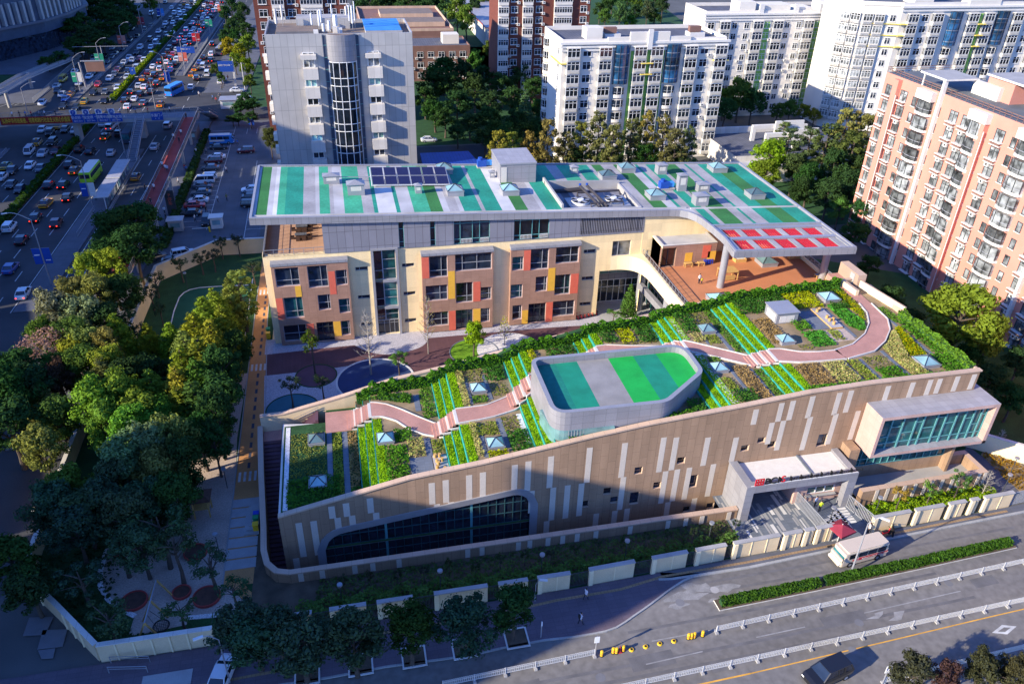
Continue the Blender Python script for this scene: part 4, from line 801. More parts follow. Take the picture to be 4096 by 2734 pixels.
def clipx(P, x0, x1):
 for lim, sg in((x0, 1), (x1, -1)):
  Q=[]
  for i in range(len(P)):
   a, b=P[i-1], P[i];ia, ib=(a[0]-lim)*sg>=0, (b[0]-lim)*sg>=0
   if ia!=ib:t=(lim-a[0])/(b[0]-a[0]);Q.append((lim, a[1]+(b[1]-a[1])*t))
   if ib:Q.append(b)
  P=Q
 return P
for a, b, m in bands:
 q=clipx(DP, a, b)
 if len(q)>2:mb.face([(x, y, DZ-.75)for x, y in q], m)
mb.build('pavilion_roof', Pv, off=B.location)
mb=MB();mb.wall([(20.12, 70.5)]+[p for p in DP if p[0]<22.7 and p[1]<68.7]+[(27.3, 66.08)], lambda x, y:9.6, 12.2, .56, 'glass_light');
for k in range(16):x=22+k*.35;mb.box(x-.02, x+.02, 66.0, 66.06, 9.7, 12.2, 'alu')
mb.build('pavilion_glazing', Pv, off=B.location)
for x, y in((-6.6, 76.4), (-6.5, 68.7), (1.4, 73.1), (13.4, 78.8), (13.4, 67.8), (44.4, 81.2), (42.0, 72.3), (52.6, 75.7), (64.3, 85.0), (67.1, 67.6)):
 big=x in(64.3, 67.1);skylight(B, x, y, 2.3 if big else 1.85, gz(x), .5, None, .65)
mb=MB();z=14.05;mb.box(54.5, 57.6, 80.9, 84.0, z, z+1.5, 'alu');mb.box(54.35, 57.75, 80.75, 84.15, z+1.5, z+1.62, 'alu');mb.box(55.0, 57.1, 80.87, 80.9, z+.15, z+1.1, 'coping_pale');mb.box(54.47, 54.5, 81.3, 83.4, z+.15, z+1.2, 'white_trim');mb.build('roof_vent', B)
mb=MB();mb.wall([(71.9, 88.6), (73.3, 80.3)], 13.6, 15.2, .3, 'cream_bright', 'coping');mb.box(71.5, 72.8, 88.8, 93.5, 13.6, 15.9, 'coping');mb.wall([(69.6, 90.1), (69.9, 86.2)], 13.6, 15.0, .5, 'cream_bright', 'coping');mb.box(69.7, 73.2, 90.5, 93.5, 10.5, 14.04, 'brick_path');mb.box(71.42, 71.5, 89.6, 90.6, 14.05, 15.7, 'concrete');mb.build('passage_wall', B)
# ROOF GARDEN PLANTING, PATH
PL=[(-1.4, 78.7), (0, 78.7), (2.2, 78.6), (3.8, 77.5), (5.2, 75.5), (6.9, 74.1), (8.9, 73.2), (10.4, 73.3), (13.5, 73.6), (15.3, 73.9), (17.9, 74.7), (20, 76.2), (22, 78), (26, 79), (30, 79.5), (36, 79.2), (41, 77.6), (43.4, 76.1), (45.7, 74.4), (47.8, 72.8), (50, 72.4), (52.9, 71.6), (55.8, 71.4), (59.2, 71.3)]
PU=[(-1.4, 82.6), (0.1, 81.9), (1.7, 81.6), (3, 81), (4.7, 79.6), (6.4, 77.9), (8.1, 76.3), (8.9, 75.8), (10.6, 76.2), (14.7, 76.3), (17.2, 77.4), (18.9, 78.2), (20.1, 79), (23, 80.8), (27, 82.2), (30, 82.5), (31.7, 82.6), (34.6, 81.9), (40.3, 80.8), (42, 79.8), (44.3, 78.1), (46.6, 76.4), (48, 75.3), (49.9, 75.2), (52, 74.9), (54.1, 73.8), (56.4, 73.4), (58.6, 73.4)]
TO=[(59.2, 71.3), (63.5, 72.3), (66.3, 74.2), (68.8, 76.8), (70.2, 79.4), (70.6, 83.7), (70.9, 90.4)];TI=[(58.6, 73.4), (61.7, 74.3), (64.8, 76.4), (67, 78.8), (68.4, 81.4), (68.9, 84), (69.0, 90.4)]
def lerp(P, x):
 if x<=P[0][0]:return P[0][1]
 for i in range(len(P)-1):
  if x<=P[i+1][0]:t=(x-P[i][0])/(P[i+1][0]-P[i][0]);return P[i][1]*(1-t)+P[i+1][1]*t
 return P[-1][1]
def ylow(x):return lerp(PL+TO[:4], x)if x<69 else 77
def yup(x):return lerp(PU+TI[:4], x)if x<67 else 80
mb=MB();xs=sorted(set([-1.4+.48*k for k in range(126)]+[t[0]for t in TER if-1.4<t[0]<59]))
xs=[x for x in xs if x<=59.0]+[59.0]
for i in range(len(xs)-1):
 a, b=xs[i], xs[i+1];z=gz((a+b)/2)+.12
 mb.face([(a, ylow(a), z), (b, ylow(b), z), (b, yup(b), z), (a, yup(a), z)], 'brick_path')
 for f, s in((ylow, -1), (yup, 1)):mb.wall([(a, f(a)), (b, f(b))], z-.4, z+.10, .13, 'coping_pale')
for k, (a, b, z)in enumerate(TER[1:]):
 if a>58:break
 z0=gz(a-.05)
 n=3
 for j in range(n):xx=a-.36*(n-j);zz=z0+(z-z0)*(j+1)/(n+0.)+.13;mb.box(xx, a+.01, ylow(a)+.1, yup(a)-.1, z0, zz, 'coping_pale' if j==n-1 else 'brick_path')
z=14.17;P=TO+TI[::-1];mb.face([(x, y, z)for x, y in P], 'brick_path');mb.wall(TO[:-1], z-.3, z+.12, .14, 'coping_pale');mb.wall(TI[:-1], z-.3, z+.12, .14, 'coping_pale')
mb.build('garden_walk', B)
for a, b, z in TER[1:]:
 z0=gz(a-.05);X=a
 if a in(1.0, 10.9, 20.6, 30.3, 41.2):pass
 for y0, y1 in((Yg+.6, ylow(X)-.15), (yup(X)+.15, yrear(X)-1.0)):
  if 28<X<31 and y0<70:continue
  if y1>y0:MB().box(X-.03, X+.03, y0, y1, z0-.1, z+.03, 'teal_edge').build('step_edging', B)
rnd=random.Random(21)
LEAF=[((-.5, -.28), (.5, -.28), (.5, .28), (-.5, .28))]
def leaves(mb, n, fn, size, m, up=.35):
 for _ in range(n):
  x, y, z=fn();s=size*rnd.uniform(.6, 1.3);t=rnd.uniform(0, 2*pi);ti=rnd.uniform(-1.1, 1.1)
  a=Vector((cos(t), sin(t), rnd.uniform(-.4, .4)))*s*.5;b=Vector((-sin(t)*cos(ti), cos(t)*cos(ti), sin(ti)))*s*.34;c=Vector((x, y, z))
  mb.face([c-a, c-b, c+a, c+b], m)
KIND={'shrub':((.075, .21, .02), 'leaf', .6, 75, .28), 'dark':((.05, .15, .025), 'leaf', .7, 75, .28), 'lawn':((.22, .42, .012), 'leaf', .10, 120, .2), 'pink':((.30, .36, .08), 'flower_pink', .5, 85, .24), 'gold':((.15, .25, .012), 'flower_gold', .4, 80, .24), 'yellow':((.28, .36, .012), 'leaf_yellow', .5, 80, .26), 'dry':((.30, .21, .10), 'leaf', .35, 80, .24), 'olive':((.22, .28, .05), 'leaf', .25, 80, .24), 'low':((.10, .22, .03), 'leaf', .25, 80, .24), 'thin':((.17, .20, .05), 'leaf', .15, 40, .22), 'veg':((.07, .26, .035), 'leaf', .35, 80, .3)}
def bed(kind, x0, x1, y0, y1, label, name='planting_bed', z=None, poly=None):
 col, m, h, dens, sz=KIND[kind];mb=MB();n=int(abs(x1-x0)*abs(y1-y0)*dens);zz=(gz((x0+x1)/2)if z is None else z)+.02
 def fn():
  while True:
   x, y=rnd.uniform(x0, x1), rnd.uniform(y0, y1)
   if poly is None or inside(poly, x, y):break
  u=rnd.random();hh=h*(.75+.25*sin(x*3.1+y*1.3)*sin(y*2.7));return(x, y, zz+hh*(1-u*u*.9)*(.9 if h>.3 else 1))
 leaves(mb, n, fn, sz, m)
 if kind=='lawn':mb.box(x0, x1, y0, y1, zz-.3, zz+.01, 'lawn')
 o=mb.build(name);o.color=(*col, 1);tag(o, label, 'lawn' if kind=='lawn' else 'plants');return o
def inside(P, x, y):
 c=False
 for i in range(len(P)):
  (ax, ay), (bx, by)=P[i-1], P[i]
  if(ay>y)!=(by>y)and x<(bx-ax)*(y-ay)/(by-ay)+ax:c=not c
 return c
def low(kind, x0, x1, label, y0=None, y1=None):y1=min(ylow(x0+.2), ylow(x1-.2))-.35 if y1 is None else y1;return bed(kind, x0, x1, Yg+.6 if y0 is None else y0, y1, label)
def upp(kind, x0, x1, label, y0=None, y1=None):y0=max(yup(x0+.2), yup(x1-.2))+.35 if y0 is None else y0;return bed(kind, x0, x1, y0, yrear((x0+x1)/2)-1.1 if y1 is None else y1, label)
def floor(x0, x1, y0, y1, m, name='paved_strip', z=None):MB().box(x0, x1, y0, y1, (gz((x0+x1)/2)if z is None else z), (gz((x0+x1)/2)if z is None else z)+.05, m).build(name, B)
floor(-9.3, -8.8, 66, 80.6, 'gravel_white');floor(-4.5, -3.9, 68.5, 79.8, 'slate');floor(-2.7, -2.05, 66, 78.6, 'slate')
MB().box(-4.6, -1.4, 78.7, 82.8, 5.9, 6.02, 'brick_path').build('garden_walk', B)
low('thin', -8.7, -4.6, 'shaded ground cover at the low left end, between the two leftmost skylights', 71, 79);low('dark', -8.9, -3.2, 'dark shrubs in the lower left corner of the roof garden round the front left skylight', y1=70.5)
low('olive', -3.85, -2.75, 'narrow grass strip between two slate strips at the left end of the roof garden');low('dry', -2.0, -.9, 'rust brown dry planting strip left of the first green lawn steps', 68);low('dark', -2.0, -.9, 'small dark clipped shrub block at the street end of the brown strip', y1=67.8)
def lawns(X, side, words):
 e=[t[0]for t in TER[1:]];i=min(range(len(e)), key=lambda k:abs(e[k]-X));return
GR=[(-.8, .1, 1.0), (9.0, 9.95, 10.9), (18.6, 19.6, 20.6), (28.2, 29.3, 30.3), (39.1, 40.2, 41.2), (48.25, 49.3, 50.4)]
GN=['first', 'second', 'third', 'fourth', 'fifth', 'sixth']
for gi, g in enumerate(GR):
 for k in range(3):
  x0=g[k]+.1;x1=g[k+1]-.08 if k<2 else g[2]+1.1
  if gi==3 and k>=0:
   upp('lawn', x0, x1, f'small lawn step behind the pavilion, step {("one","two","three")[k]} from the left');continue
  st=('lower', 'middle', 'upper')[k]
  if not(gi==2 and k==2):low('lawn', x0, x1, f'{st} lawn step on the street side of the walk, {GN[gi]} flight from the left')
  if gi>0:upp('lawn', x0, x1, f'{st} lawn step on the school side of the walk, {GN[gi]} flight from the left')
low('shrub', 2.0, 4.6, 'bright green shrub bed right of the first lawn steps, behind the street parapet', y1=72.6);low('shrub', 3.4, 5.4, 'green shrubs curving along the first bend of the brick walk', 73.2, 75.6);low('pink', 4.7, 6.6, 'pale flowering bed beside the grey paved seating area', 70.3, 73.6)
low('dark', 4.6, 9.0, 'thin dark shrubs along the parapet below the grey paved seating area', y1=66.8)
floor(4.7, 7.2, 66.9, 70.2, 'slate', z=7.52);floor(6.7, 7.4, 70.2, 73.5, 'slate');low('olive', 7.5, 8.9, 'mixed olive ground cover above the stump seats', 70.4);floor(7.3, 8.9, 66.8, 70.2, 'roof_grey')
upp('low', -.2, 5.5, 'low clover bed between the ivy hedge and the first bend of the walk', None, 83.0)
floor(6.4, 7.1, 79.0, 82.5, 'slate');upp('low', 7.2, 8.8, 'clover and flower bed left of the second lawn steps on the school side')
low('pink', 12.0, 12.8, 'pale flowering strip right of the second lawn steps', 67);floor(12.8, 13.3, 66.8, 73, 'slate');low('yellow', 13.2, 15.4, 'yellow green shrubs in front of the third skylight from the left on the street side', y1=67.6);floor(15.3, 16.0, 68, 73.6, 'slate')
low('dark', 16.0, 18.4, 'dense dark green shrub block left of the third lawn steps', y1=70.6);low('thin', 15.9, 18.0, 'sparse dry grass plot left of the white pebbles and pavilion', 70.8);floor(17.9, 18.5, 66.8, 74, 'gravel_white', 'pebble_strip')
low('olive', 11.9, 15.2, 'small planted strip between the walk and a skylight on the third terrace', 70.6, 73.0)
upp('pink', 12.0, 12.9, 'pale flowering strip right of the second lawn steps on the school side');floor(12.9, 13.3, 77, 83, 'slate');upp('low', 13.3, 15.1, 'small flower patch between the walk and a skylight behind the second bend', 77, 78.5);floor(15.3, 15.8, 77.5, 83, 'slate')
upp('thin', 15.9, 18.0, 'dry grass plot right of the skylight behind the second bend', 78, 81);upp('dark', 15.6, 18.2, 'dark shrub block by the ivy hedge left of the third lawn steps', 81.2);upp('thin', 12.0, 15.4, 'thin grass patch against the ivy hedge above the second bend', 81.6)
upp('yellow', 21.7, 22.6, 'small yellow green plant patch behind the rear left corner of the pavilion');low('lawn', 21.6, 27.5, 'narrow lawn strip between the pavilion glazing and the street parapet', 65.85, 66.05)if False else None
bed('dark', 21.8, 28.5, Yg+.5, 66.15, 'row of dark shrubs between the pavilion glazing and the street parapet', z=11.0)
bed('shrub', 32.5, 37.6, Yg+.5, 67.2, 'low hedge on the parapet right of the pavilion', z=12.0);bed('dark', 36.8, 38.9, 66, 69, 'rounded dark shrub block by the chamfered side of the pavilion', z=12.1);bed('dark', 24, 28, 83.2, 85.2, 'dark shrubs at the ivy hedge behind the pavilion', z=10.8)
upp('dark', 31.5, 33.6, 'round green shrub behind the pavilion, left of a yellow shrub', 83.0);upp('yellow', 34.0, 36.0, 'bright yellow green shrub patch behind the pavilion', 82.7);upp('dark', 36.4, 39.0, 'large green shrub block behind the right end of the pavilion', 82.4);upp('thin', 33.6, 38.8, 'dry grass between the shrubs and the walk behind the pavilion', 82.2, 82.7)
bed('low', 42.6, 44.0, 74.4, 75.9, 'small plot between the pavilion and a skylight, below the walk');floor(41.5, 42.3, 66.3, 77, 'gravel_white', 'pebble_strip');floor(41.5, 42.2, 80.5, 86, 'gravel_white', 'pebble_strip')
low('olive', 42.4, 43.6, 'flowering shrubs in front of the skylight right of the pavilion', 68.6, 71.4);low('dark', 42.2, 44.8, 'dark green shrub block on the parapet right of the pavilion', y1=68.4);floor(44.2, 44.6, 68, 74.6, 'slate');low('dry', 44.7, 46.7, 'reddish dry grass bed right of the skylight by the pavilion');floor(46.7, 47.1, 66, 72.6, 'slate');low('low', 47.1, 48.2, 'flower bed left of the sixth lawn steps below the walk')
upp('dark', 42.3, 44.4, 'tall green shrub block along the hedge right of the fifth lawn steps', 81.8);upp('pink', 42.6, 44.2, 'pale flowers between the walk and the green shrub block', None, 81.6);upp('thin', 44.6, 47.4, 'dry plot with grey green grasses behind a skylight', 84);floor(44.1, 44.4, 79, 81.2, 'slate');upp('olive', 44.5, 46.1, 'dry grass plot in front of the skylight behind the walk', 78.8, 81.0);floor(46.3, 46.8, 77, 84, 'slate');upp('low', 46.9, 48.1, 'dark clover strip left of the sixth lawn steps on the school side')
low('dry', 51.6, 54.9, 'tan dry grass bed right of the sixth lawn steps, below the walk', 66.6);low('pink', 55.2, 58.2, 'large pink flowering bed below the curve of the walk', 66.6);floor(58.2, 58.6, 66.6, 71, 'slate');low('olive', 58.7, 60.3, 'mixed green and gold strip between two slate strips', 66.6);floor(60.4, 60.9, 66.6, 71.1, 'slate');low('thin', 61.0, 64.2, 'dry grass square above a green strip on the top terrace', 68.8);low('shrub', 61.0, 64.2, 'green ground cover square at the parapet on the top terrace', y1=68.6);floor(64.3, 64.8, 66.6, 72.4, 'slate')
low('shrub', 50.5, 73.0, 'long low hedge along the street parapet of the top terrace', Yg+.5, Yg+1.1)
tp=[(64.9, 66.5), (67, 66.5), (66.9, 70.4), (69.3, 76.4), (68.6, 76.2), (66.2, 73.6), (64.9, 72.8)]
bed('pink', 64.9, 69.3, 66.5, 76.6, 'pink flowering bed between the slate strip and the big corner skylight', poly=tp);bed('gold', 67.4, 70.6, 70.3, 78, 'orange flowering bed beside the outer curve of the walk', poly=[(67.4, 70.3), (69.6, 70.3), (70.6, 77.5), (69.6, 76.9), (68.0, 73.5)])
floor(70.3, 70.7, 70.5, 79.5, 'slate');bed('shrub', 69.6, 73.0, 66.6, 70.2, 'green shrubs in the right corner of the roof garden beside the skylight');bed('shrub', 70.8, 72.0, 70.4, 78.5, 'low green strip inside the right hand hedge');bed('low', 70.6, 71.9, 78.8, 82.5, 'blue green grass tuft where the walk turns')
bed('dry', 51.7, 54.2, 76.2, 82.4, 'tan dry grass bed between the sixth lawn steps and the grey vent shed');bed('dark', 51.0, 58.8, 83.9, 88.0, 'broad green shrub bed behind the grey vent shed');bed('shrub', 56.5, 58.6, 78.6, 80.8, 'green shrubs in front of the grey vent shed');bed('veg', 56.6, 59.7, 74.6, 78.2, 'dark leafy vegetable bed right of a skylight on the inner curve');bed('thin', 54.6, 56.4, 74.2, 75.4, 'thin reddish grasses under the skylight on the inner curve')
bed('yellow', 59.2, 63.6, 84.0, 88.6, 'large yellow flowering bed behind the timber seating area');bed('gold', 66.8, 68.7, 79.6, 88.5, 'orange flowering border on the inner curve of the walk', poly=[(66.2, 88.5), (66.8, 84), (65.6, 80), (67, 79.4), (68.1, 81.8), (68.6, 84.5), (68.7, 88.5)]);bed('veg', 63.9, 66.6, 77.2, 84.3, 'leafy green vegetable bed beside the orange border', poly=[(63.6, 84.4), (65.9, 84.3), (66.6, 79.4), (65.6, 77.3), (64.6, 77.4), (63.2, 80)]);bed('dark', 64.5, 67, 82.9, 84.6, 'dark shrub band in front of the upper skylight');bed('olive', 60.3, 61.6, 75.6, 78.2, 'small seedling plot in the wooden frame');bed('dark', 64.0, 68.5, 87.4, 89.2, 'green shrubs behind the upper skylight')
floor(58.9, 61.2, 78.6, 83.4, 'slate');MB().box(61.2, 62.9, 78.4, 83.6, 14.07, 14.28, 'wood', 'roof_grey').build('seating_deck', B);floor(63.1, 63.5, 76.0, 83.6, 'slate');floor(59.9, 63, 75.4, 78.3, 'sand')
st=MB();st.cyl(0, 0, 0, .42, .19, 'wood', 12);st0=None
for i, (x, y, z, w)in enumerate([(7.6, 69.9, 7.58, 'farthest from the parapet'), (8.1, 69.9, 7.58, 'right of the farthest one'), (7.7, 69.0, 7.58, 'in the middle left'), (8.3, 69.1, 7.58, 'in the middle right'), (7.8, 68.5, 7.58, 'front of the middle pair'), (7.6, 67.9, 7.58, 'left front'), (8.4, 67.5, 7.58, 'nearest the parapet'), (61.6, 82.7, 14.28, 'on the deck, farthest left'), (62.1, 83.0, 14.28, 'on the deck, beside the farthest'), (62.0, 80.9, 14.28, 'on the deck, middle'), (61.9, 80.1, 14.28, 'on the deck, front left'), (62.5, 80.2, 14.28, 'on the deck, front right'), (62.0, 79.2, 14.28, 'on the deck, nearest the walk')]):
 if i==0:st0=st.build('stump_seat');o=st0
 else:o=st0.copy();COL.objects.link(o)
 o.location=(x, y, z);tag(o, 'round orange wooden stump seat '+w, 'seat', 'stump seats on the roof garden')
def hedge(name, P, zf, w, h, col, m, label, cat='hedge', dens=75, size=.3, wav=.15):
 mb=MB();L=0;seg=[]
 for i in range(len(P)-1):a, b=Vector(P[i]), Vector(P[i+1]);seg.append((a, b, (b-a).length));L+=(b-a).length
 mb.wall(P, lambda x, y:zf(x, y), lambda x, y:zf(x, y)+h*.86, w*.8, 'soil')if False else None
 def fn():
  t=rnd.uniform(0, L)
  for a, b, l in seg:
   if t<=l:break
   t-=l
  p=a+(b-a)*(t/l);d=(b-a).normalized();n=Vector((-d.y, d.x));k=rnd.random()
  if k<.45:o, z=rnd.uniform(-.5, .5), 1-rnd.random()*.15
  else:o, z=rnd.choice((-.5, .5))*rnd.uniform(.8, 1), rnd.random()
  q=p+n*o*w;hh=h*(1+wav*sin(q.x*2.3+q.y*1.7)+wav*.6*sin(q.x*5.1));return(q.x, q.y, zf(q.x, q.y)+hh*z)
 leaves(mb, int(L*(w+2*h)*dens), fn, size, m)
 core=MB();core.wall(P, lambda x, y:zf(x, y), lambda x, y:zf(x, y)+h*.8, w*.7, 'lawn_dark')
 n=len(mb.v);mb.v+=core.v;mb.f+=[tuple(i+n for i in f)for f in core.f];mb.m+=core.m
 o=mb.build(name);o.color=(*col, 1);tag(o, label, cat);return o
HP=[(-.6, 83.6)]+[(x, yrear(x)-.65)for x in(4.3, 8.9, 12.4, 17, 20.6, 24.6, 31.2, 39, 43.3, 48, 50.8, 58.8, 66, 69)]
hedge('ivy_hedge', HP[:8], lambda x, y:gz(x)-.1 if x>0 else 6.4, .8, 1.5, (.075, .21, .02), 'leaf', 'long ivy covered hedge climbing beside the courtyard wall, left half behind the walk')
hedge('ivy_hedge', HP[7:], lambda x, y:gz(x)-.1, .8, 1.35, (.075, .21, .02), 'leaf', 'ivy covered hedge between the orange terrace and the roof garden, right half')
hedge('ivy_hedge', [(72.5, 66.2), (72.3, 79.8)], lambda x, y:14.0, .9, 1.2, (.14, .29, .035), 'leaf', 'light green hedge along the right end of the roof garden')
hedge('ivy_hedge', [(2.2, 82.6), (6.0, 81.2)], lambda x, y:7.4, .8, .9, (.06, .16, .02), 'leaf', 'short low hedge at the inner side of the first bend of the walk')
# GATEHOUSE, FENCES, FRONT PLANTING
gh=thing('gatehouse', 'silver framed entrance gatehouse with a pale flat roof and red and black sign letters', 'gatehouse', (42, 61, 0))
mb=MB();gx0, gx1, gy0, gy1, gzt=42.1, 56.4, 60.7, 65.36, 5.3
mb.box(gx0, gx0+1.0, gy0, gy1, 0, gzt, 'alu_panel', 'alu');mb.box(gx1-1.1, gx1, gy0, gy0+.9, 0, gzt, 'alu_panel', 'alu');mb.box(gx1-.8, gx1, gy0+.9, gy1, 4.2, gzt, 'alu_panel', 'alu');mb.box(gx0+1, gx1-1.1, gy0, gy0+.9, 4.3, gzt-.001, 'alu_panel', 'alu')
mb.build('portal_frame', gh);mb=MB();mb.box(gx0+1.0, gx1-.8, gy0+.9, gy1, 4.6, 4.85, 'cream_wall', 'white_trim');mb.box(50.9, 51.2, gy0+.9, gy1, 4.85, 5.0, 'slate');mb.box(gx0+1.0, gx0+1.3, gy0+.9, gy1, 4.85, 4.9, 'slate');mb.build('roof', gh)
mb=MB();ops=[(1.7, 5.4, 1.1, 2.2)]
facade(mb, (49.8, 62.4), (1, 0), 6.5, 0, 4.6, ops, 'pink_stone', .3);mb.face([(49.8, 62.4, 0), (49.8, 62.4, 4.6), (49.8, 65.3, 4.6), (49.8, 65.3, 0)], 'pink_stone');mb.box(49.85, 56.2, 62.9, 65.3, 0, 4.55, 'pink_stone');mb.build('guard_room', gh)
win(gh, 'window', (49.8, 62.4), (1, 0), 1.7, 5.4, 1.1, 2.2, .3, 'glass_teal', 'frame_white', (.33, .66), (), .1);MB().box(51.3, 55.3, 62.05, 62.4, .95, 1.08, 'concrete').build('counter', gh)
mb=MB();mb.box(42.6, 56.3, 60.74, 60.8, 5.34, 5.42, 'frame_white')
for k in range(9):mb.box(45+k*1.3, 45.1+k*1.3, 60.75, 61.1, 5.3, 5.9, 'black')
mb.build('sign_rail', gh)
def text(s, name, size, m, loc, rot, parent=None, ex=.03, align='LEFT', body_scale=None):
 cu=bpy.data.curves.new(name, 'FONT');cu.body=s;cu.size=size;cu.extrude=ex;cu.align_x=align
 o=bpy.data.objects.new(name, cu);COL.objects.link(o);dg=bpy.context.evaluated_depsgraph_get();me=bpy.data.meshes.new_from_object(o.evaluated_get(dg));bpy.data.objects.remove(o);bpy.data.curves.remove(cu)
 me.materials.clear();me.materials.append(MATS[m]);me.name=name
 ob=bpy.data.objects.new(name, me);COL.objects.link(ob);ob.rotation_euler=rot;l=Vector(loc)
 if body_scale:ob.scale=body_scale
 if parent:ob.parent=parent;l=l-parent.location;KIDS.setdefault(parent.name, []).append(ob)
 ob.location=l;return ob
RX=(pi/2, 0, 0)
mb=MB();lx, lz0=43.0, 5.42
for a, b, c, d in((0, .14, 0, 1.0), (.86, 1.0, 0, 1.0), (.14, .86, 0, .12), (.14, .86, .88, 1.0), (.28, .42, .2, .8), (.56, .7, .2, .8), (.42, .56, .42, .58), (.14, .28, .42, .56), (.7, .86, .42, .56)):mb.box(lx+a*1.1, lx+b*1.1, 60.68, 60.78, lz0+c*.95, lz0+d*.95, 'red_slat')
mb.build('logo', gh)
text('BCI', 'sign_letters', 1.25, 'black', (44.2, 60.76, 5.44), RX, gh, .06);text('S', 'sign_letters', 1.3, 'red_slat', (46.25, 60.76, 5.44), RX, gh, .06)
text('北京中学国际学校 BEIJING CITY INTERNATIONAL SCHOOL', 'sign_letters', .46, 'black', (47.4, 60.76, 5.55), RX, gh, .03, body_scale=(.78, 1, 1));text('北京乐成', 'sign_letters', .42, 'black', (52.1, 62.36, 3.5), RX, gh, .02)
def bars(name, P, z0, h, m, parent=None, step=.16, w=.05):
 mb=MB()
 for i in range(len(P)-1):
  a, b=Vector(P[i]), Vector(P[i+1]);L=(b-a).length;k=max(1, int(L/step));mb.bar((*a, z0+h-.05), (*b, z0+h-.05), .06, .06, m);mb.bar((*a, z0+.12), (*b, z0+.12), .06, .06, m)
  for j in range(k+1):q=a+(b-a)*j/k;mb.box(q.x-w/2, q.x+w/2, q.y-w/2, q.y+w/2, z0, z0+h, m)
 return mb.build(name, parent)
tag(bars('gate_railing', [(50.2, 62.3), (50.9, 55.9)], .03, 1.9, 'frame_grey', None, .2, .07), 'grey bar railing on the left of the security lane beside the entrance court', 'railing')
tag(bars('gate_railing', [(56.0, 61.0), (57.1, 56.3)], .03, 1.9, 'frame_grey', None, .2, .07), 'grey bar railing on the right of the security lane, joining the boundary wall', 'railing')
def bx(D, x, y):return C(*D, x, y).x
segs=[(bx(D4, 105, 1215), bx(D4, 408, 1190)), (bx(D4, 520, 1190), bx(D4, 750, 1165)), (bx(D4, 820, 1175), bx(D4, 1045, 1130)), (bx(D4, 1180, 1110), bx(D4, 1520, 1070)), (bx(D4, 1585, 1040), bx(DM, 175, 1010)), (bx(DM, 237, 995), bx(DM, 440, 960)), (bx(DM, 560, 940), bx(DM, 846, 885)), (bx(DM, 960, 870), bx(DM, 1182, 830)), (bx(DM, 1238, 820), bx(DM, 1427, 785)), (bx(DM, 1478, 780), bx(DR, 172, 722)), (bx(DR, 195, 715), bx(DR, 310, 695)), (bx(DR, 328, 692), bx(DR, 388, 680)), (bx(DR, 402, 678), bx(DR, 520, 655)), (bx(DR, 765, 612), bx(DR, 1000, 570)), (bx(DR, 1030, 562), bx(DR, 1210, 528)), (bx(DR, 1243, 522), bx(DR, 1345, 500)), (bx(DR, 1378, 495), bx(DR, 1430, 487)), (bx(DR, 1465, 478), bx(DR, 1645, 440))]
names_=['behind the second street tree from the left', 'with the small camera at its left end', 'behind the third street tree from the left', 'behind the fourth street tree from the left', 'behind the rightmost street tree', 'right behind the curved street lamp', 'beside the walking woman in white', 'just right of the walkers', 'left of the longest plain panel', 'with a long plain face', 'short, first of three in front of the entrance court', 'narrowest, in the middle in front of the entrance court', 'beside the red parasol', 'right of the entrance, behind the parked motorbike', 'second to the right of the entrance', 'third to the right of the entrance', 'narrow, fourth to the right of the entrance', 'long plain one at the far right before the vehicle gate']
for i, (a, b)in enumerate(segs):
 t=thing('boundary_wall', 'cream boundary wall panel '+names_[i], 'wall', (a, yf(a), 0), group='cream wall panels along the pavement')
 mb=MB();ya, yb=yf(a), yf(b);mb.wall([(a, ya+.2), (b, yb+.2)], 0, 2.25, .34, 'cream_wall');mb.wall([(a, ya+.0), (a+.45, yf(a+.45)+.0)], .0, 2.25, .3, 'cream_bright');mb.build('wall_panel', t)
 mb=MB();
 n=max(1, int((b-a)/2.6))
 for k in range(1, n+1):x=a+(b-a)*k/(n+1)+.3;mb.box(x, x+.10, yf(x)-.01, yf(x)+.04, .05, 2.22, 'cream_bright')
 mb.build('pilaster', t);mb=MB();mb.wall([(a-.02, ya+.18), (b+.02, yb+.18)], 2.25, 2.37, .5, 'concrete');mb.build('coping', t)
fn_=0
for i in range(len(segs)-1):
 a, b=segs[i][1], segs[i+1][0]
 if b-a>5:continue
 o=bars('fence_railing', [(a+.03, yf(a)+.2), (b-.03, yf(b)+.2)], .05, 2.05, 'frame_dark', None, .15, .05);fn_+=1
 tag(o, f'dark railing right of the panel {names_[i]}', 'railing', 'dark railings between the cream walls')
tag(bars('vehicle_gate', [(segs[-1][1]+.1, yf(segs[-1][1])+.2), (segs[-1][1]+7, yf(segs[-1][1]+7)+.5)], .05, 2.1, 'frame_grey', None, .18, .06), 'grey bar vehicle gate at the far right end of the boundary wall', 'gate')
def pwall(P, h, label, m='cream_wall', capm='coping_pale', ribs=0):
 t=thing('park_wall', label, 'wall', (*P[0], 0));MB().wall(P, 0, h, .35, m).build('wall_face', t);MB().wall(P, h+.002, h+.1, .5, capm).build('coping', t)
 if ribs:
  mb=MB()
  for i in range(len(P)-1):
   a, b=Vector(P[i]), Vector(P[i+1]);L=(b-a).length;n=Vector(((b-a).y, -(b-a).x)).normalized()
   for k in range(1, int(L/1.6)):q=a+(b-a)*(k*1.6/L)+n*.2;mb.box(q.x-.08, q.x+.08, q.y-.08, q.y+.08, .05, h-.02, 'cream_bright')
  mb.build('rib', t)
pwall([(-26.3, 55.0), (-16.0, 54.95)], 2.3, 'cream ribbed park wall facing the street in the lower left, above the stone steps', ribs=1)
pwall([(-35.4, 65.6), (-31.2, 60.8), (-26.4, 55.1)], 2.3, 'cream ribbed park wall running diagonally at the lower left corner', ribs=1)
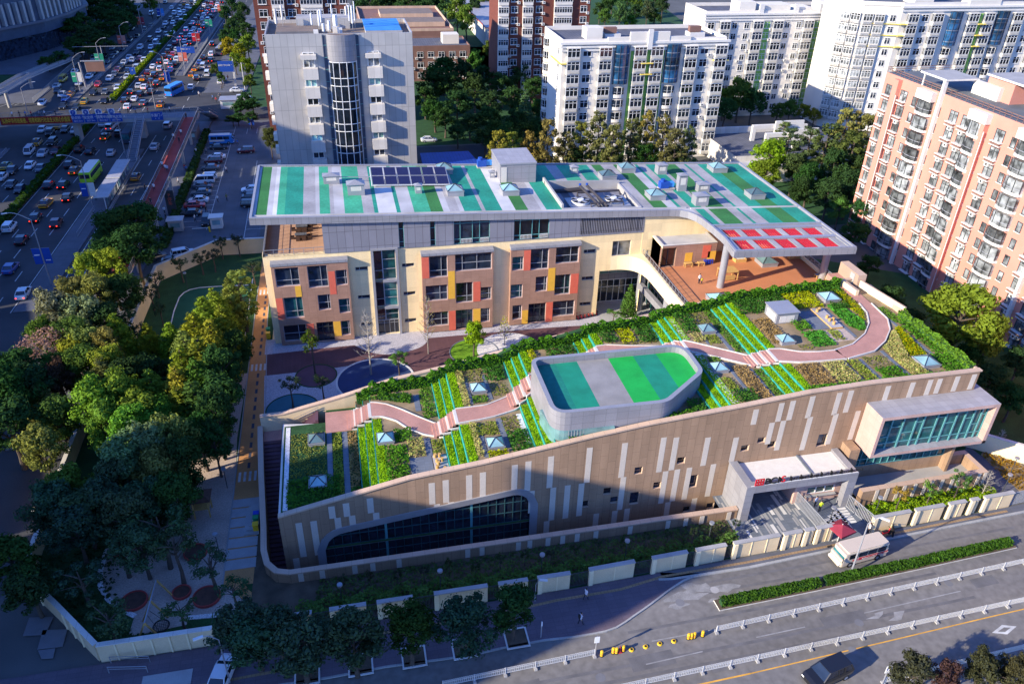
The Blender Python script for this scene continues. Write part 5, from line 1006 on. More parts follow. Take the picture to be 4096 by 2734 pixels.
pwall([(-36.0, 92), (-35.9, 80), (-35.7, 69.5), (-35.4, 65.7)], 2.3, 'shaded tan park wall beside the dark walkway at the left edge')
pwall([(-34.0, 112), (-33.4, 136), (-24, 145.5), (-15.4, 145.2)], 3.0, 'tan wall bending round the sports turf and the car park', 'cream_wall')
for i, (a, b)in enumerate((((985, 1215), (1010, 1195)), )):pass
tag(bars('fence_railing', [(-14.0, 55.1), (segs[0][0], yf(0)+.2)], .05, 2.0, 'frame_dark'), 'dark railing hidden behind the leftmost street trees', 'railing', 'dark railings between the cream walls')
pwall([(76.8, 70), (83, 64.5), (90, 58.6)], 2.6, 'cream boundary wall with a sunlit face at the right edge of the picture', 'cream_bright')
def ground_cover(name, poly, h, dens, sz, col, m, label, cat='plants', z=.02):
 mb=MB();xs=[p[0]for p in poly];ys=[p[1]for p in poly];A=abs(sum(poly[i-1][0]*poly[i][1]-poly[i][0]*poly[i-1][1]for i in range(len(poly))))/2
 def fn():
  while True:
   x, y=rnd.uniform(min(xs), max(xs)), rnd.uniform(min(ys), max(ys))
   if inside(poly, x, y):break
  hh=h*(.6+.4*sin(x*1.7+sin(y*2))*sin(y*1.9+1));u=rnd.random();return(x, y, z+abs(hh)*(1-.8*u*u))
 leaves(mb, int(A*dens), fn, sz, m);o=mb.build(name);o.color=(*col, 1);o['kind']='stuff';o['label']=label;o['category']=cat;return o
struct(MB().face([(-15, 55.3, .028), (20, 55.2, .028), (40.7, 55.9, .028), (40.7, 61.3, .028), (-9, 61.2, .028), (-11.5, 64, .028), (-11.8, 72, .028), (-12.7, 72, .028), (-13, 60, .028)], 'soil').build('planting_soil'))
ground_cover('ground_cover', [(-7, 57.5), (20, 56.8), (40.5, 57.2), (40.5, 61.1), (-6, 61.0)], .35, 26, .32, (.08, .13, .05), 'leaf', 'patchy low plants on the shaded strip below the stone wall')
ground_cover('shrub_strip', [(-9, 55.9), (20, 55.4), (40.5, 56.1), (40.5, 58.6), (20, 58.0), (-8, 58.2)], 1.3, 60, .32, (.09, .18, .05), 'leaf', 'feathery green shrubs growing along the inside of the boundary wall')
ground_cover('shrub_strip', [(57.8, 60.1), (75.8, 60.5), (75.8, 58.5), (57.8, 57.8)], 1.0, 110, .3, (.16, .30, .02), 'leaf_yellow', 'sunlit yellow green shrubs below the right terrace wall')
ground_cover('ground_cover', pts(DR, [(1470, 110), (1560, 60), (1746, 200), (1746, 340), (1690, 330)]), .35, 28, .3, (.26, .17, .03), 'leaf_yellow', 'yellow autumn ground cover beside the lane at the right edge')
struct(MB().face([(x, y, .03)for x, y in pts(DR, [(1470, 110), (1520, 30), (1746, 180), (1746, 340), (1720, 345)])], 'dry_soil').build('planting_soil'))
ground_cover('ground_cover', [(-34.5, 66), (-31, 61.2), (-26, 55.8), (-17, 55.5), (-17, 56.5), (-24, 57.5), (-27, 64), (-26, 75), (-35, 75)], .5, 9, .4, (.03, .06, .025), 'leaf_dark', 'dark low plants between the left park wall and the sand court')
# VEHICLES
def loft(mb, st, m, cap=True):
 n0=len(mb.v)
 for x, w, z0, z1 in st:mb.v+=[(x, -w*.92, z0), (x, -w, z0+(z1-z0)*.3), (x, -w, z0+(z1-z0)*.72), (x, -w*.9, z1), (x, w*.9, z1), (x, w, z0+(z1-z0)*.72), (x, w, z0+(z1-z0)*.3), (x, w*.92, z0)]
 for i in range(len(st)-1):
  for k in range(8):a=n0+i*8+k;b=n0+i*8+(k+1)%8;mb.f.append((a, b, b+8, a+8));mb.m.append(m)
 mb.f.append(tuple(n0+k for k in range(8)));mb.m.append(m);mb.f.append(tuple(n0+(len(st)-1)*8+k for k in range(8))[::-1]);mb.m.append(m)
CARS={'saloon':dict(st=[(-2.2, .7, .38, .80), (-2.05, .82, .28, .93), (-1.3, .87, .22, .97), (0, .88, .22, .93), (1.1, .87, .22, .90), (1.8, .83, .26, .80), (2.15, .72, .34, .64)], cab=(-1.75, 1.15, -1.05, .35, .92, 1.43), wx=(-1.32, 1.36)), 'suv':dict(st=[(-2.2, .74, .42, 1.0), (-2.1, .84, .34, 1.06), (-1.3, .90, .28, 1.07), (0, .9, .28, 1.04), (1.1, .89, .28, 1.02), (1.85, .86, .32, .94), (2.15, .76, .4, .78)], cab=(-2.1, 1.2, -1.8, .5, 1.02, 1.68), wx=(-1.34, 1.38)), 'van':dict(st=[(-2.35, .78, .4, 1.05), (-2.3, .86, .34, 1.1), (0, .88, .3, 1.1), (1.5, .88, .3, 1.05), (2.1, .82, .34, .95), (2.3, .74, .42, .78)], cab=(-2.3, 2.05, -2.2, 1.35, 1.06, 1.92), wx=(-1.45, 1.5))}
def make_car(kind, taxi=False, simple=False, sgn=None):
 c=CARS[kind];t=thing('car', 'car', 'car');b=MB();loft(b, c['st'], 'paint')
 x0, x1, x2, x3, zb_, zt=c['cab'];wb, wt=.82, .64
 R_=[(x2, -wt), (x3, -wt), (x3, wt), (x2, wt)];Q=[(x0, -wb), (x1, -wb), (x1, wb), (x0, wb)]
 b.face([(x, y, zt)for x, y in R_], 'paint')
 for k in range(4):b.bar((*Q[k], zb_-.05), (*R_[k], zt-.02), .09, .09, 'paint')
 for k in range(4):b.bar((*R_[k], zt-.03), (*R_[(k+1)%4], zt-.03), .1, .07, 'paint')
 if kind!='saloon':
  for sg in(-1, 1):b.bar(((x0+x1)/2-.6, sg*wb, zb_-.05), ((x2+x3)/2-.5, sg*wt, zt-.03), .1, .1, 'paint')
 b.bar((x2*.2+x3*.3-.2, -wb, zb_-.05), (x2*.2+x3*.3-.2, -wt, zt-.03), .08, .08, 'paint');b.bar((x2*.2+x3*.3-.2, wb, zb_-.05), (x2*.2+x3*.3-.2, wt, zt-.03), .08, .08, 'paint')
 body=b.build('car_body', t)
 g=MB();r2=[(x*.98+.01, y*.97)for x, y in R_];q2=[(x*.98+.01, y*.97)for x, y in Q]
 for k in range(4):j=(k+1)%4;g.face([(*q2[k], zb_-.03), (*q2[j], zb_-.03), (*r2[j], zt-.03), (*r2[k], zt-.03)], 'glass_dark')
 g.build('car_windows', t)
 if taxi:
  m=MB();L=c['st']
  for sg in(-1, 1):m.box(-2.0, 1.9, sg*.872, sg*.905, .3, .62, 'paint_amber')
  m.box(-2.22, -2.0, -.74, .74, .36, .62, 'paint_amber');m.box(1.95, 2.17, -.7, .7, .36, .6, 'paint_amber');m.box(1.15, 1.98, -.76, .76, .80, .89, 'paint_amber');m.box(-2.15, -1.75, -.74, .74, .9, .955, 'paint_amber');m.build('taxi_stripe', t)
  MB().box(-.4, -.15, -.25, .25, zt, zt+.14, 'paint_amber').build('taxi_sign', t)
 if simple:return t
 for x in c['wx']:
  for sg in(-1, 1):
   w=MB();n=12;y0, y1=sg*.68, sg*.9;b0=len(w.v)
   for yy in(y0, y1):w.v+=[(x+.33*cos(2*pi*i/n), yy, .33+.33*sin(2*pi*i/n))for i in range(n)]
   for i in range(n):j=(i+1)%n;w.f.append((i, j, n+j, n+i));w.m.append('tyre')
   w.f.append(tuple(n+i for i in range(n)));w.m.append('tyre');w.cyl(0, 0, 0, .001, .001, 'tyre', 3)
   rr=len(w.v);w.v+=[(x+.2*cos(2*pi*i/n), y1+sg*.006, .33+.2*sin(2*pi*i/n))for i in range(n)];w.f.append(tuple(rr+i for i in range(n)));w.m.append('frame_grey');w.build('wheel', t)
 xf, xr=c['st'][-1][0], c['st'][0][0];zf, zz=c['st'][-1][3], c['st'][0][3]
 for sg in(-1, 1):
  MB().box(xf-.14, xf+.015, sg*.45, sg*.70, zf-.17, zf-.03, 'head_lamp').build('headlight', t);MB().box(xr-.015, xr+.1, sg*.47, sg*.70, zz-.2, zz-.05, sgn or 'tail_red').build('taillight', t)
 return t
PAL={'w':((.66, .67, .68), 'white'), 'k':((.012, .012, .014), 'black'), 's':((.42, .44, .46), 'silver'), 'g':((.09, .10, .115), 'grey'), 'r':((.42, .02, .025), 'red'), 'm':((.10, .012, .015), 'dark red'), 'b':((.02, .07, .28), 'blue'), 'y':((.10, .035, .01), 'amber'), 'o':((.62, .40, .03), 'yellow'), 'n':((.05, .13, .05), 'green and amber')}
PROTO={(k, tx, br):make_car(k, tx, False, 'brake_glow' if br else None)for k, tx, br in(('saloon', 0, 0), ('saloon', 0, 1), ('saloon', 1, 0), ('saloon', 1, 1), ('suv', 0, 0), ('suv', 0, 1), ('van', 0, 0), ('van', 0, 1))}
used=set();VEH={'saloon':'saloon', 'suv':'estate', 'van':'van'}
def put(key, loc, rz, color, label, cat, group, sc_=1.0):
 p=PROTO[key]
 if key not in used:
  used.add(key);o=p;o.location=loc;o.rotation_euler=(0, 0, rz);o['label']=label;o['category']=cat;o['group']=group;o.color=color;o.scale=(sc_, )*3
  for c in KIDS[p.name]:c.color=color
  return o
 return dup(p, loc, rz, label, group, cat, sc_, color)
E1=((350, 0), 2.066);E3=((0, 420), 1.866)
CL={}
def cars(lane, D, L):
 for e in L:
  x, y, c=e[:3];kind=e[3]if len(e)>3 else 'saloon';g=C(*D, x, y, .5);CL.setdefault(lane, []).append((g.x, g.y, c, kind))
S_, V_='suv', 'van'
cars('T', E1, [(88, 698, 'r'), (183, 650, 'w'), (250, 725, 'w'), (50, 768, 'k'), (147, 762, 'g'), (142, 835, 'k'), (330, 636, 's'), (223, 613, 'g'), (333, 585, 'k'), (250, 577, 'm'), (278, 550, 'k'), (305, 518, 's'), (345, 478, 'w'), (370, 500, 's'), (434, 487, 'm'), (467, 500, 'w'), (404, 564, 's', S_), (405, 436, 'k'), (435, 396, 'w', S_), (525, 393, 'w'), (592, 385, 'g'), (530, 450, 'b'), (516, 328, 'k', S_), (565, 357, 'w', V_), (590, 322, 'k'), (588, 262, 'w'), (648, 285, 'k'), (658, 314, 'k', S_), (702, 275, 'w'), (625, 228, 'k'), (645, 197, 'w'), (708, 190, 'w'), (722, 230, 'm'), (774, 182, 's', S_), (745, 158, 'g'), (688, 155, 'k'), (809, 140, 'w'), (766, 122, 'w', S_), (718, 113, 'w', S_), (798, 98, 'w'), (848, 90, 'k', S_), (757, 90, 's'), (768, 62, 'k'), (827, 62, 'w', S_), (800, 32, 'y'), (860, 20, 'k'), (893, 38, 'w'), (885, 5, 'w')])
cars('T', U1, [(510, 632, 'k'), (490, 660, 'y'), (435, 660, 's'), (458, 690, 'b'), (295, 718, 'w'), (590, 708, 'n'), (440, 742, 'k'), (530, 750, 'k')])
cars('T', E3, [(315, 185, 's'), (373, 209, 'k', S_), (485, 184, 'k'), (562, 192, 's'), (275, 283, 'y'), (392, 282, 'k', S_), (417, 345, 'm'), (220, 347, 'w', V_), (320, 362, 's'), (225, 453, 'w'), (303, 473, 'g'), (40, 460, 'n'), (90, 490, 'k'), (12, 540, 's'), (85, 595, 'k'), (150, 628, 'k'), (430, 160, 'y')])
cars('A', E1, [(308, 828, 'k'), (390, 818, 'w'), (330, 880, 'w'), (463, 852, 'g'), (605, 864, 'y'), (357, 760, 'k'), (435, 777, 'k'), (472, 720, 'w'), (425, 710, 's'), (528, 758, 'k'), (526, 672, 'k'), (575, 695, 'k', S_), (462, 650, 'y'), (552, 624, 'k', S_), (502, 600, 'm'), (545, 552, 'w'), (600, 573, 's', S_), (620, 645, 'y'), (650, 608, 'y'), (654, 516, 'w'), (595, 510, 'k'), (690, 580, 'b'), (690, 545, 'g'), (722, 525, 'k'), (742, 493, 'w', S_), (685, 482, 'k'), (710, 450, 'r'), (665, 425, 'k'), (635, 465, 'k'), (682, 395, 'k'), (722, 360, 'm'), (740, 412, 's'), (778, 440, 'w'), (815, 395, 'g', S_), (847, 357, 'k'), (803, 345, 'w'), (760, 325, 's'), (815, 318, 'k'), (778, 296, 'k'), (848, 297, 'w'), (860, 272, 'w'), (905, 290, 'r'), (930, 258, 'w'), (817, 250, 'w', S_), (882, 242, 'w'), (855, 213, 'k'), (953, 225, 'm'), (972, 202, 'w'), (920, 200, 'y'), (873, 190, 'w'), (950, 160, 'w'), (895, 163, 'm'), (997, 166, 'w', S_), (913, 138, 'k'), (963, 128, 'w', S_), (1020, 137, 'k'), (985, 103, 's'), (945, 88, 'y'), (1043, 95, 'w', S_), (1000, 78, 'k'), (1068, 68, 'w', S_), (967, 47, 'w'), (1020, 55, 'k'), (1028, 33, 'r'), (990, 18, 'k'), (1075, 38, 'w'), (1052, 12, 'k'), (1110, 18, 'k')])
cars('A', E3, [(593, 332, 'k', S_), (675, 345, 'k'), (830, 357, 's'), (787, 237, 'y'), (827, 170, 's', V_), (775, 142, 's'), (865, 135, 's'), (887, 212, 'k'), (520, 445, 'k'), (560, 490, 'y'), (665, 463, 'w'), (365, 597, 'k'), (475, 595, 'k'), (505, 689, 'k'), (345, 735, 'y'), (267, 842, 'k'), (420, 880, 'm')])
cars('A', DL, [(65, 98, 'w', S_), (145, 180, 'k'), (72, 367, 'b'), (157, 532, 'w')])
cars('R', E1, [(890, 570, 'y'), (860, 617, 'y'), (957, 552, 'w', V_), (990, 614, 'w', V_), (903, 649, 'k', S_), (857, 722, 'w'), (928, 518, 'b'), (960, 478, 'k'), (1018, 498, 'k'), (1025, 450, 'w', S_), (1032, 368, 'k', S_), (1010, 572, 'y'), (1122, 280, 'w', S_), (1139, 217, 'm'), (1186, 220, 'k'), (1177, 163, 'o', S_), (1098, 675, 'w')])
cars('R', U1, [(945, 1232, 'y'), (1080, 1022, 's'), (1170, 877, 's', S_)])
cars('L', E1, [(350, 337, 'k', S_), (412, 302, 'k'), (475, 240, 'k'), (525, 213, 'k'), (470, 265, 'k'), (367, 240, 'k'), (287, 410, 'k', S_), (230, 445, 'g'), (200, 472, 'g'), (147, 460, 'k'), (200, 372, 'k'), (205, 400, 'g'), (165, 512, 'k'), (50, 482, 's'), (590, 150, 'k'), (50, 598, 'k'), (15, 635, 'w'), (528, 117, 'w', V_), (643, 20, 'g'), (697, 68, 's')])
cars('L', U1, [(440, 557, 'o', V_), (395, 602, 's'), (402, 632, 'k'), (520, 502, 'w'), (550, 580, 's'), (625, 480, 'r')])
LN={'T':('oncoming left of the median hedge', -pi/2), 'A':('leaving right of the median hedge', pi/2), 'R':('on the right service road', pi/2), 'L':('on the left service road', -pi/2)}
GN_={'T':'vehicles queueing towards the camera on the expressway', 'A':'vehicles driving away on the expressway', 'R':'vehicles on the right service road', 'L':'vehicles on the left service road'}
random.seed(4)
def ordn(n):return f"{n}{'th' if 10 <= n % 100 <= 20 else {1: 'st', 2: 'nd', 3: 'rd'}.get(n % 10, 'th')}"
for ln, L in CL.items():
 cnt={}
 for x, y, c, kind in sorted(L, key=lambda q:q[1]):
  side='before' if y<223 else 'beyond';col=PAL[c][1];typ='taxi' if c in 'yn' else VEH[kind];cnt[(side, col, typ)]=cnt.get((side, col, typ), 0)+1
 seen={}
 for x, y, c, kind in sorted(L, key=lambda q:q[1]):
  side='before' if y<223 else 'beyond';col=PAL[c][1];taxi=c in 'yn';typ='taxi' if taxi else VEH[kind];k=(side, col, typ);seen[k]=seen.get(k, 0)+1
  lab=f"{col} {typ} {LN[ln][0]}, {side} the footbridge"+('' if cnt[k]==1 else f", {ordn(seen[k])} nearest")
  br=LN[ln][1]>0 and random.random()<.45
  key=('saloon', 1, int(br))if taxi else(kind, 0, int(br));rz=LN[ln][1]+(-.0255)+random.uniform(-.06, .06)
  put(key, (x, y, .01), rz, (*PAL[c][0], 1), lab, 'taxi' if taxi else('van' if kind=='van' else 'car'), GN_[ln], random.uniform(.96, 1.04))
PK=[(1525, 1027, 'k', 'saloon', 0, 'black saloon parked in front of the blue and white van'), (1712, 1052, 'm', 'suv', 0, 'brown red jeep standing in the middle of the car park'), (1508, 1094, 'w', 'saloon', 0, 'white saloon parked behind the dark red estate'), (1487, 1122, 'm', 'suv', 0, 'dark red estate parked in the left row of the car park'), (1466, 1170, 'g', 'saloon', 0, 'grey saloon parked alone below the dark red estate'), (1447, 1237, 'w', 'suv', 0, 'white estate parked behind a white people carrier'), (1424, 1262, 'w', 'van', 0, 'white people carrier parked in the left row in the car park'), (1414, 1296, 'g', 'saloon', 0, 'dark grey saloon parked below the white people carrier'), (1402, 1343, 'g', 'saloon', 0, 'grey saloon parked above the white and red pair'), (1382, 1395, 'w', 'saloon', 0, 'white saloon parked directly behind the bright red one'), (1357, 1430, 'r', 'saloon', 0, 'bright red saloon parked near the lower end of the row'), (1330, 1487, 'k', 'saloon', 0, 'black saloon parked last in the row beside the kiosk'), (1750, 1320, 'w', 'saloon', 0, 'white saloon parked against the end of the school roof'), (1755, 1372, 'k', 'saloon', 0, 'black saloon parked next to the white one by the school roof'), (1750, 1424, 'k', 'suv', 0, 'black estate parked nearest the corner of the school roof'), (1440, 1542, 'k', 'suv', pi/2, 'black estate waiting at the car park barrier')]
for x, y, c, kind, rz, lab in PK:g=C(*U1, x, y, .5);put((kind, 0, 0), (g.x, g.y, .02), rz+pi*(rnd.random()<.5)+rnd.uniform(-.05, .05), (*PAL[c][0], 1), lab, 'car', 'cars in the car park')
for D, x, y, c, kind, rz, lab in[(U1, 1652, 628, 'w', 'saloon', 0, 'white saloon turning out of the side street by the red tower'), (U1, 1705, 690, 'w', 'van', 0, 'white van behind the small guard booth'), (DL, 1210, 270, 'w', 'suv', .3, 'white estate parked along the outside of the bent tan wall'), (DL, 1125, 318, 'k', 'saloon', .3, 'black saloon parked left of the white estate by the tan wall'), (DL, 1025, 290, 'g', 'saloon', .5, 'grey saloon half hidden beside the big dark tree'), (((1000, 0), 1.742), 1247, 972, 'w', 'saloon', 0, 'white saloon parked right of the grey office tower'), (DB, 1420, 1500, 'w', 'saloon', 1.3, 'white saloon half hidden under the tree at the bottom edge'), (DR, 490, 1500, 'k', 'suv', 3.35, 'black estate car driving on the near side at the bottom edge')]:
 g=C(*D, x, y, .6);put((kind, 0, 0), (g.x, g.y, .02), rz, (*PAL[c][0], 1), lab, 'car', 'single cars', 1.12 if D is DR else 1)
def bus(name, label, L, W, Hh, col, roofc, g, rz, stripe=None, z=.35, group=None, cat='bus', wz=(.45, .85), nose=0.):
 t=thing(name, label, cat, (g.x, g.y, 0.01), rz);b=MB();P=[(-L/2, -W/2), (L/2, -W/2), (L/2, W/2), (-L/2, W/2)];Q=rounded(P, [.25]*4, 3)
 b.prism(Q, z, Hh*.62, col);b.prism([(x*.985-(nose*.5 if x>L/3 else 0), y*.97)for x, y in Q], Hh*.62, Hh*.93, col);b.prism([(x*.95-(nose if x>L/3 else 0), y*.9)for x, y in Q], Hh*.93, Hh, col, roofc)
 if nose:loft(b, [(L/2-.3, W*.44, z+.02, Hh*.5), (L/2+nose*.35, W*.42, z+.05, Hh*.36)], col)
 for v in range(len(b.v)):pass
 bo=b.build('bus_body', t, off=(0, 0, 0));w=MB();n=int((L-1.6)/1.15)
 for sg in(-1, 1):
  for k in range(n):x=-L/2+.5+k*(L-1.3)/n;w.box(x, x+(L-1.3)/n-.12, sg*W*.488, sg*(W/2+.012), Hh*.56, Hh*.86, 'glass_dark')
 w.build('side_windows', t, off=(0, 0, 0));f=MB();zz0, zz1=Hh*.45, Hh*.9
 f.face([(L/2+.02, -W*.44, zz0), (L/2+.02, W*.44, zz0), (L/2-nose-.0, W*.42, zz1), (L/2-nose-.0, -W*.42, zz1)], 'glass_teal');f.face([(-L/2-.012, -W*.42, Hh*.55), (-L/2-.012, W*.42, Hh*.55), (-L/2-.012, W*.42, Hh*.86), (-L/2-.012, -W*.42, Hh*.86)], 'glass_dark');f.build('windscreen', t, off=(0, 0, 0))
 for x in(-L*.28, L*.3):
  for sg in(-1, 1):
   q=MB();nn=14;yy=sg*(W/2+.02)
   for y2 in(yy-sg*.3, yy):q.v+=[(x+.4*cos(2*pi*i/nn), y2, .4+.4*sin(2*pi*i/nn))for i in range(nn)]
   for i in range(nn):j=(i+1)%nn;q.f.append((i, j, nn+j, nn+i));q.m.append('tyre')
   q.f.append(tuple(nn+i for i in range(nn)));q.m.append('tyre');q.v+=[(x+.2*cos(2*pi*i/nn), yy+sg*.01, .4+.2*sin(2*pi*i/nn))for i in range(nn)];q.f.append(tuple(2*nn+i for i in range(nn)));q.m.append('frame_grey');q.build('wheel', t, off=(0, 0, 0))
 for sg in(-1, 1):
  MB().box(L/2-.05, L/2+.03+nose*.36, sg*W*.3, sg*W*.43, z+.2, z+.42, 'head_lamp').build('headlight', t, off=(0, 0, 0));MB().box(-L/2-.03, -L/2+.02, sg*W*.35, sg*W*.46, z+.3, z+.6, 'tail_red').build('taillight', t, off=(0, 0, 0));MB().bar((L/2-.1, sg*W*.5, Hh*.75), (L/2+.25, sg*W*.62, Hh*.6), .06, .25, 'black').build('wing_mirror', t, off=(0, 0, 0))
 if stripe:
  s=MB();
  for sg in(-1, 1):s.box(-L/2+.15, L*.14, sg*W*.49, sg*(W/2+.015), Hh*.36, Hh*.52, stripe)
  s.build('side_stripe', t, off=(0, 0, 0))
 return t
mk('bus_cream', (.60, .50, .39), .35, .04, .5, coat=.4);mk('bus_green', (.30, .62, .03), .35, .06, .6, coat=.4);mk('bus_blue', (.03, .20, .58), .35, .05, .5, coat=.4);mk('bus_dark', (.05, .06, .09), .35, .05, .5, coat=.4)
a, b_=G(3353, 2271), G(3537, 2221);hd=atan2((b_-a).y, (b_-a).x);mid=(a+b_)/2+Vector((-sin(hd), cos(hd), 0))*.75
bs=bus('minibus', 'cream school minibus with a red lettered stripe, parked by the entrance', 6.3, 2.0, 2.25, 'bus_cream', 'bus_cream', mid, hd+pi, 'red_slat', nose=.55)
for body, x, s in(('BEIJING CITY INTERNATIONAL SCHOOL', -1.35, .2), ('BCIS', 1.35, .4)):
 cu_=text(body, 'bus_lettering', s, 'white_trim' if x<0 else 'red_slat', (0, 0, 0), (pi/2, 0, pi), None, .004, 'CENTER');cu_.parent=bs;cu_.location=(x, 1.025, .88)
MB().box(2.95+.2, 3.02+.31, -.25, .25, .42, .56, 'yellow_plastic').build('number_plate', bs, off=(0, 0, 0))
g=C(*U1, 640, 1232, .5);bus('city_bus', 'bright green city bus with a white roof beside the bus shelters', 9.6, 2.5, 3.1, 'bus_green', 'white_trim', g, pi/2-.03)
g=C(*E1, 722, 762, .6);bus('coach', 'bright blue coach crossing the road in the sun', 8.0, 2.4, 3.1, 'bus_blue', 'blue_sheet', g, pi/2-.35)
g=C(*U1, 905, 955, .6);bus('city_bus', 'dark city bus with an amber front half hidden by the footbridge stair', 9.0, 2.4, 2.9, 'bus_dark', 'facade_blue', g, -pi/2-.03, 'paint_amber')
g=C(*E1, 1108, 425, .6);bus('city_bus', 'grey city bus on the side road behind the yellow green tree', 11, 2.4, 2.8, 'bus_dark', 'alu', g, pi/2-.1)
g=C(*U1, 1545, 985, .6);bus('camper_van', 'large blue and white high roofed van parked at the head of the row', 6.0, 2.1, 2.5, 'bus_blue', 'white_trim', g, 0., 'white_trim', cat='van', nose=.6)
# PEOPLE
def person_mesh(pose):
 s=[(-.1, .92), (.1, .92)]
 V=[(0, 0, .98), (0, 0, 1.2), (0, .01, 1.42), (0, 0, 1.53), (0, .02, 1.63), (0, .03, 1.73), (0, .01, 1.80)];Rr=[.135, .125, .145, .06, .078, .088, .06];E=[(i, i+1)for i in range(6)]
 st_={'walk':.24, 'stand':.02}[pose]
 for k, sg in enumerate((-1, 1)):
  f=sg*st_;b=len(V);V+=[(sg*.10, 0, .92), (sg*.11, f*.55+.03, .50), (sg*.11, f, .09), (sg*.12, f+.16, .05)];Rr+=[.105, .07, .048, .035];E+=[(0, b), (b, b+1), (b+1, b+2), (b+2, b+3)]
  b=len(V);V+=[(sg*.2, 0, 1.43), (sg*.25, -f*.5-.03, 1.16), (sg*.24, -f*.6+.12, .93), (sg*.24, -f*.6+.15, .86)];Rr+=[.07, .048, .035, .03];E+=[(2, b), (b, b+1), (b+1, b+2), (b+2, b+3)]
  for q in range(5):V.append((sg*(.24-.02+q*.01), -f*.6+.15+(q-2)*.022+(.03 if q==4 else 0), .78 if q<4 else .83));Rr.append(.01);E.append((b+3, len(V)-1))
 me=bpy.data.meshes.new('person');me.from_pydata(V, E, []);o=bpy.data.objects.new('person_tmp', me);COL.objects.link(o)
 md=o.modifiers.new('s', 'SKIN');md.use_smooth_shade=True;sv=me.skin_vertices[0].data
 for i, r in enumerate(Rr):sv[i].radius=(r, r*.8 if i<3 else r)
 sv[0].use_root=True;ss=o.modifiers.new('u', 'SUBSURF');ss.levels=ss.render_levels=1
 dg=bpy.context.evaluated_depsgraph_get();m2=bpy.data.meshes.new_from_object(o.evaluated_get(dg));bpy.data.objects.remove(o);bpy.data.meshes.remove(me)
 for n in('skin', 'plastic', 'trousers', 'black'):m2.materials.append(MATS[n])
 for p in m2.polygons:
  c=p.center;p.material_index=0 if(c.z>1.53 or(abs(c.x)>.19 and c.z<1.1 and c.z>.7))else(1 if c.z>.93 else(2 if c.z>.1 else 3));p.use_smooth=True
 m2.name='person';return m2
PM={p:person_mesh(p)for p in('walk', 'stand')}
hm=MB();
for i in range(4):
 for j in range(10):
  a0, a1=2*pi*j/10, 2*pi*(j+1)/10;e0, e1=i*pi/8-.15, (i+1)*pi/8-.15;q=lambda a, e:(.1*cos(a)*cos(e), .105*sin(a)*cos(e)-.015, 1.73+.1*sin(e));hm.face([q(a0, e0), q(a1, e0), q(a1, e1), q(a0, e1)], 'hair')
hair0=hm.build('hair', None);hair_me=hair0.data;bpy.data.objects.remove(hair0)
def person(loc, rz, shirt, label, pose='walk', group=None, s=1., legs=None):
 o=bpy.data.objects.new('person', PM[pose]);COL.objects.link(o);o.location=loc;o.rotation_euler=(0, 0, rz);o.color=(*shirt, 1);o.scale=(s*.98, )*3;tag(o, label, 'person', group)
 h=bpy.data.objects.new('hair', hair_me);COL.objects.link(h);h.parent=o;return o
W_, K_, B_, Rd, Y_, Gy=(.7, .7, .7), (.02, .02, .025), (.06, .15, .4), (.5, .04, .05), (.65, .8, .05), (.25, .27, .3)
person(C(*DM, 545, 1032, .13), -1.2, (.75, .65, .66), 'woman in a pale dress walking on the shaded pavement by the boundary wall');p_=person(C(*DM, 512, 1187, .13), -1.5, (.55, .58, .66), 'man in a light shirt with a black backpack on the shaded pavement')
bp_=MB().box(-.16, .16, -.28, -.1, 1.05, 1.48, 'black').build('backpack', None);bp_.parent=p_;bp_.location=(0, 0, 0)
person(C(*DR, 440, 470, .05), 0, Y_, 'guard in a yellow vest at the gatehouse counter', 'stand');person(C(*DR, 410, 440, .05), .4, (.3, .4, .6), 'person in blue bending at the gatehouse counter beside the guard', 'stand');person(C(*DR, 748, 610, .13), 1.2, W_, 'person in a white shirt standing beside the right gate wall', 'stand')
person(C(*D2, 1313, 470, 10.55), .2, W_, 'person in white on the orange terrace beside a skylight', 'stand');person(C(*D2, 1330, 472, 10.55), .2, (.7, .6, .03), 'child in yellow on the orange terrace beside an adult', 'stand', s=.65)
person(C(*DB, 290, 440, .1), 1.6, Rd, 'person in a red shirt on the dark walkway outside the park wall');person(C(*DB, 232, 500, .1), 1.6, (.45, .5, .55), 'cyclist in a grey shirt on the dark walkway at the left edge');person(C(*DB, 60, 700, .1), 1.6, K_, 'person in dark clothes walking at the left edge')
for x, y, c, w in[(1265, 945, W_, 'in white on the red walkway, farthest from the bend'), (1212, 975, W_, 'in pale clothes at the left rail of the red walkway'), (1252, 1000, K_, 'in black in the middle of the red walkway'), (1135, 1172, W_, 'in white at the left rail, lower red walkway'), (1157, 1195, W_, 'in white walking in a pair on the red walkway, left'), (1170, 1200, (.5, .5, .6), 'in grey walking in a pair on the red walkway, right'), (1077, 1330, W_, 'in white alone on the lower red walkway'), (1055, 1430, K_, 'in black near the near end of the red walkway'), (1300, 830, K_, 'dark clothed where the red walkway meets the bridge')]:g=C(*U1, x, y, 5.6);person(g, rnd.choice((0, pi))+.02, c, 'person '+w, group='walkers on the red walkway')
bw=[('white', W_), ('black', K_), ('blue', B_), ('red', Rd), ('grey', Gy)]
for i, px in enumerate((115, 165, 205, 245, 300, 335, 410, 520, 640, 760, 850, 905, 955, 1040, 1150, 1190)):n, c=bw[i%5];g=C(*U1, px, 800-px*.02, 5.6);g.y=min(max(g.y, 222.2), 226);person(g, rnd.choice((pi/2, -pi/2)), c, f'pedestrian in {n} crossing the footbridge, {ordn(i+1)} from the left', group='pedestrians on the footbridge')
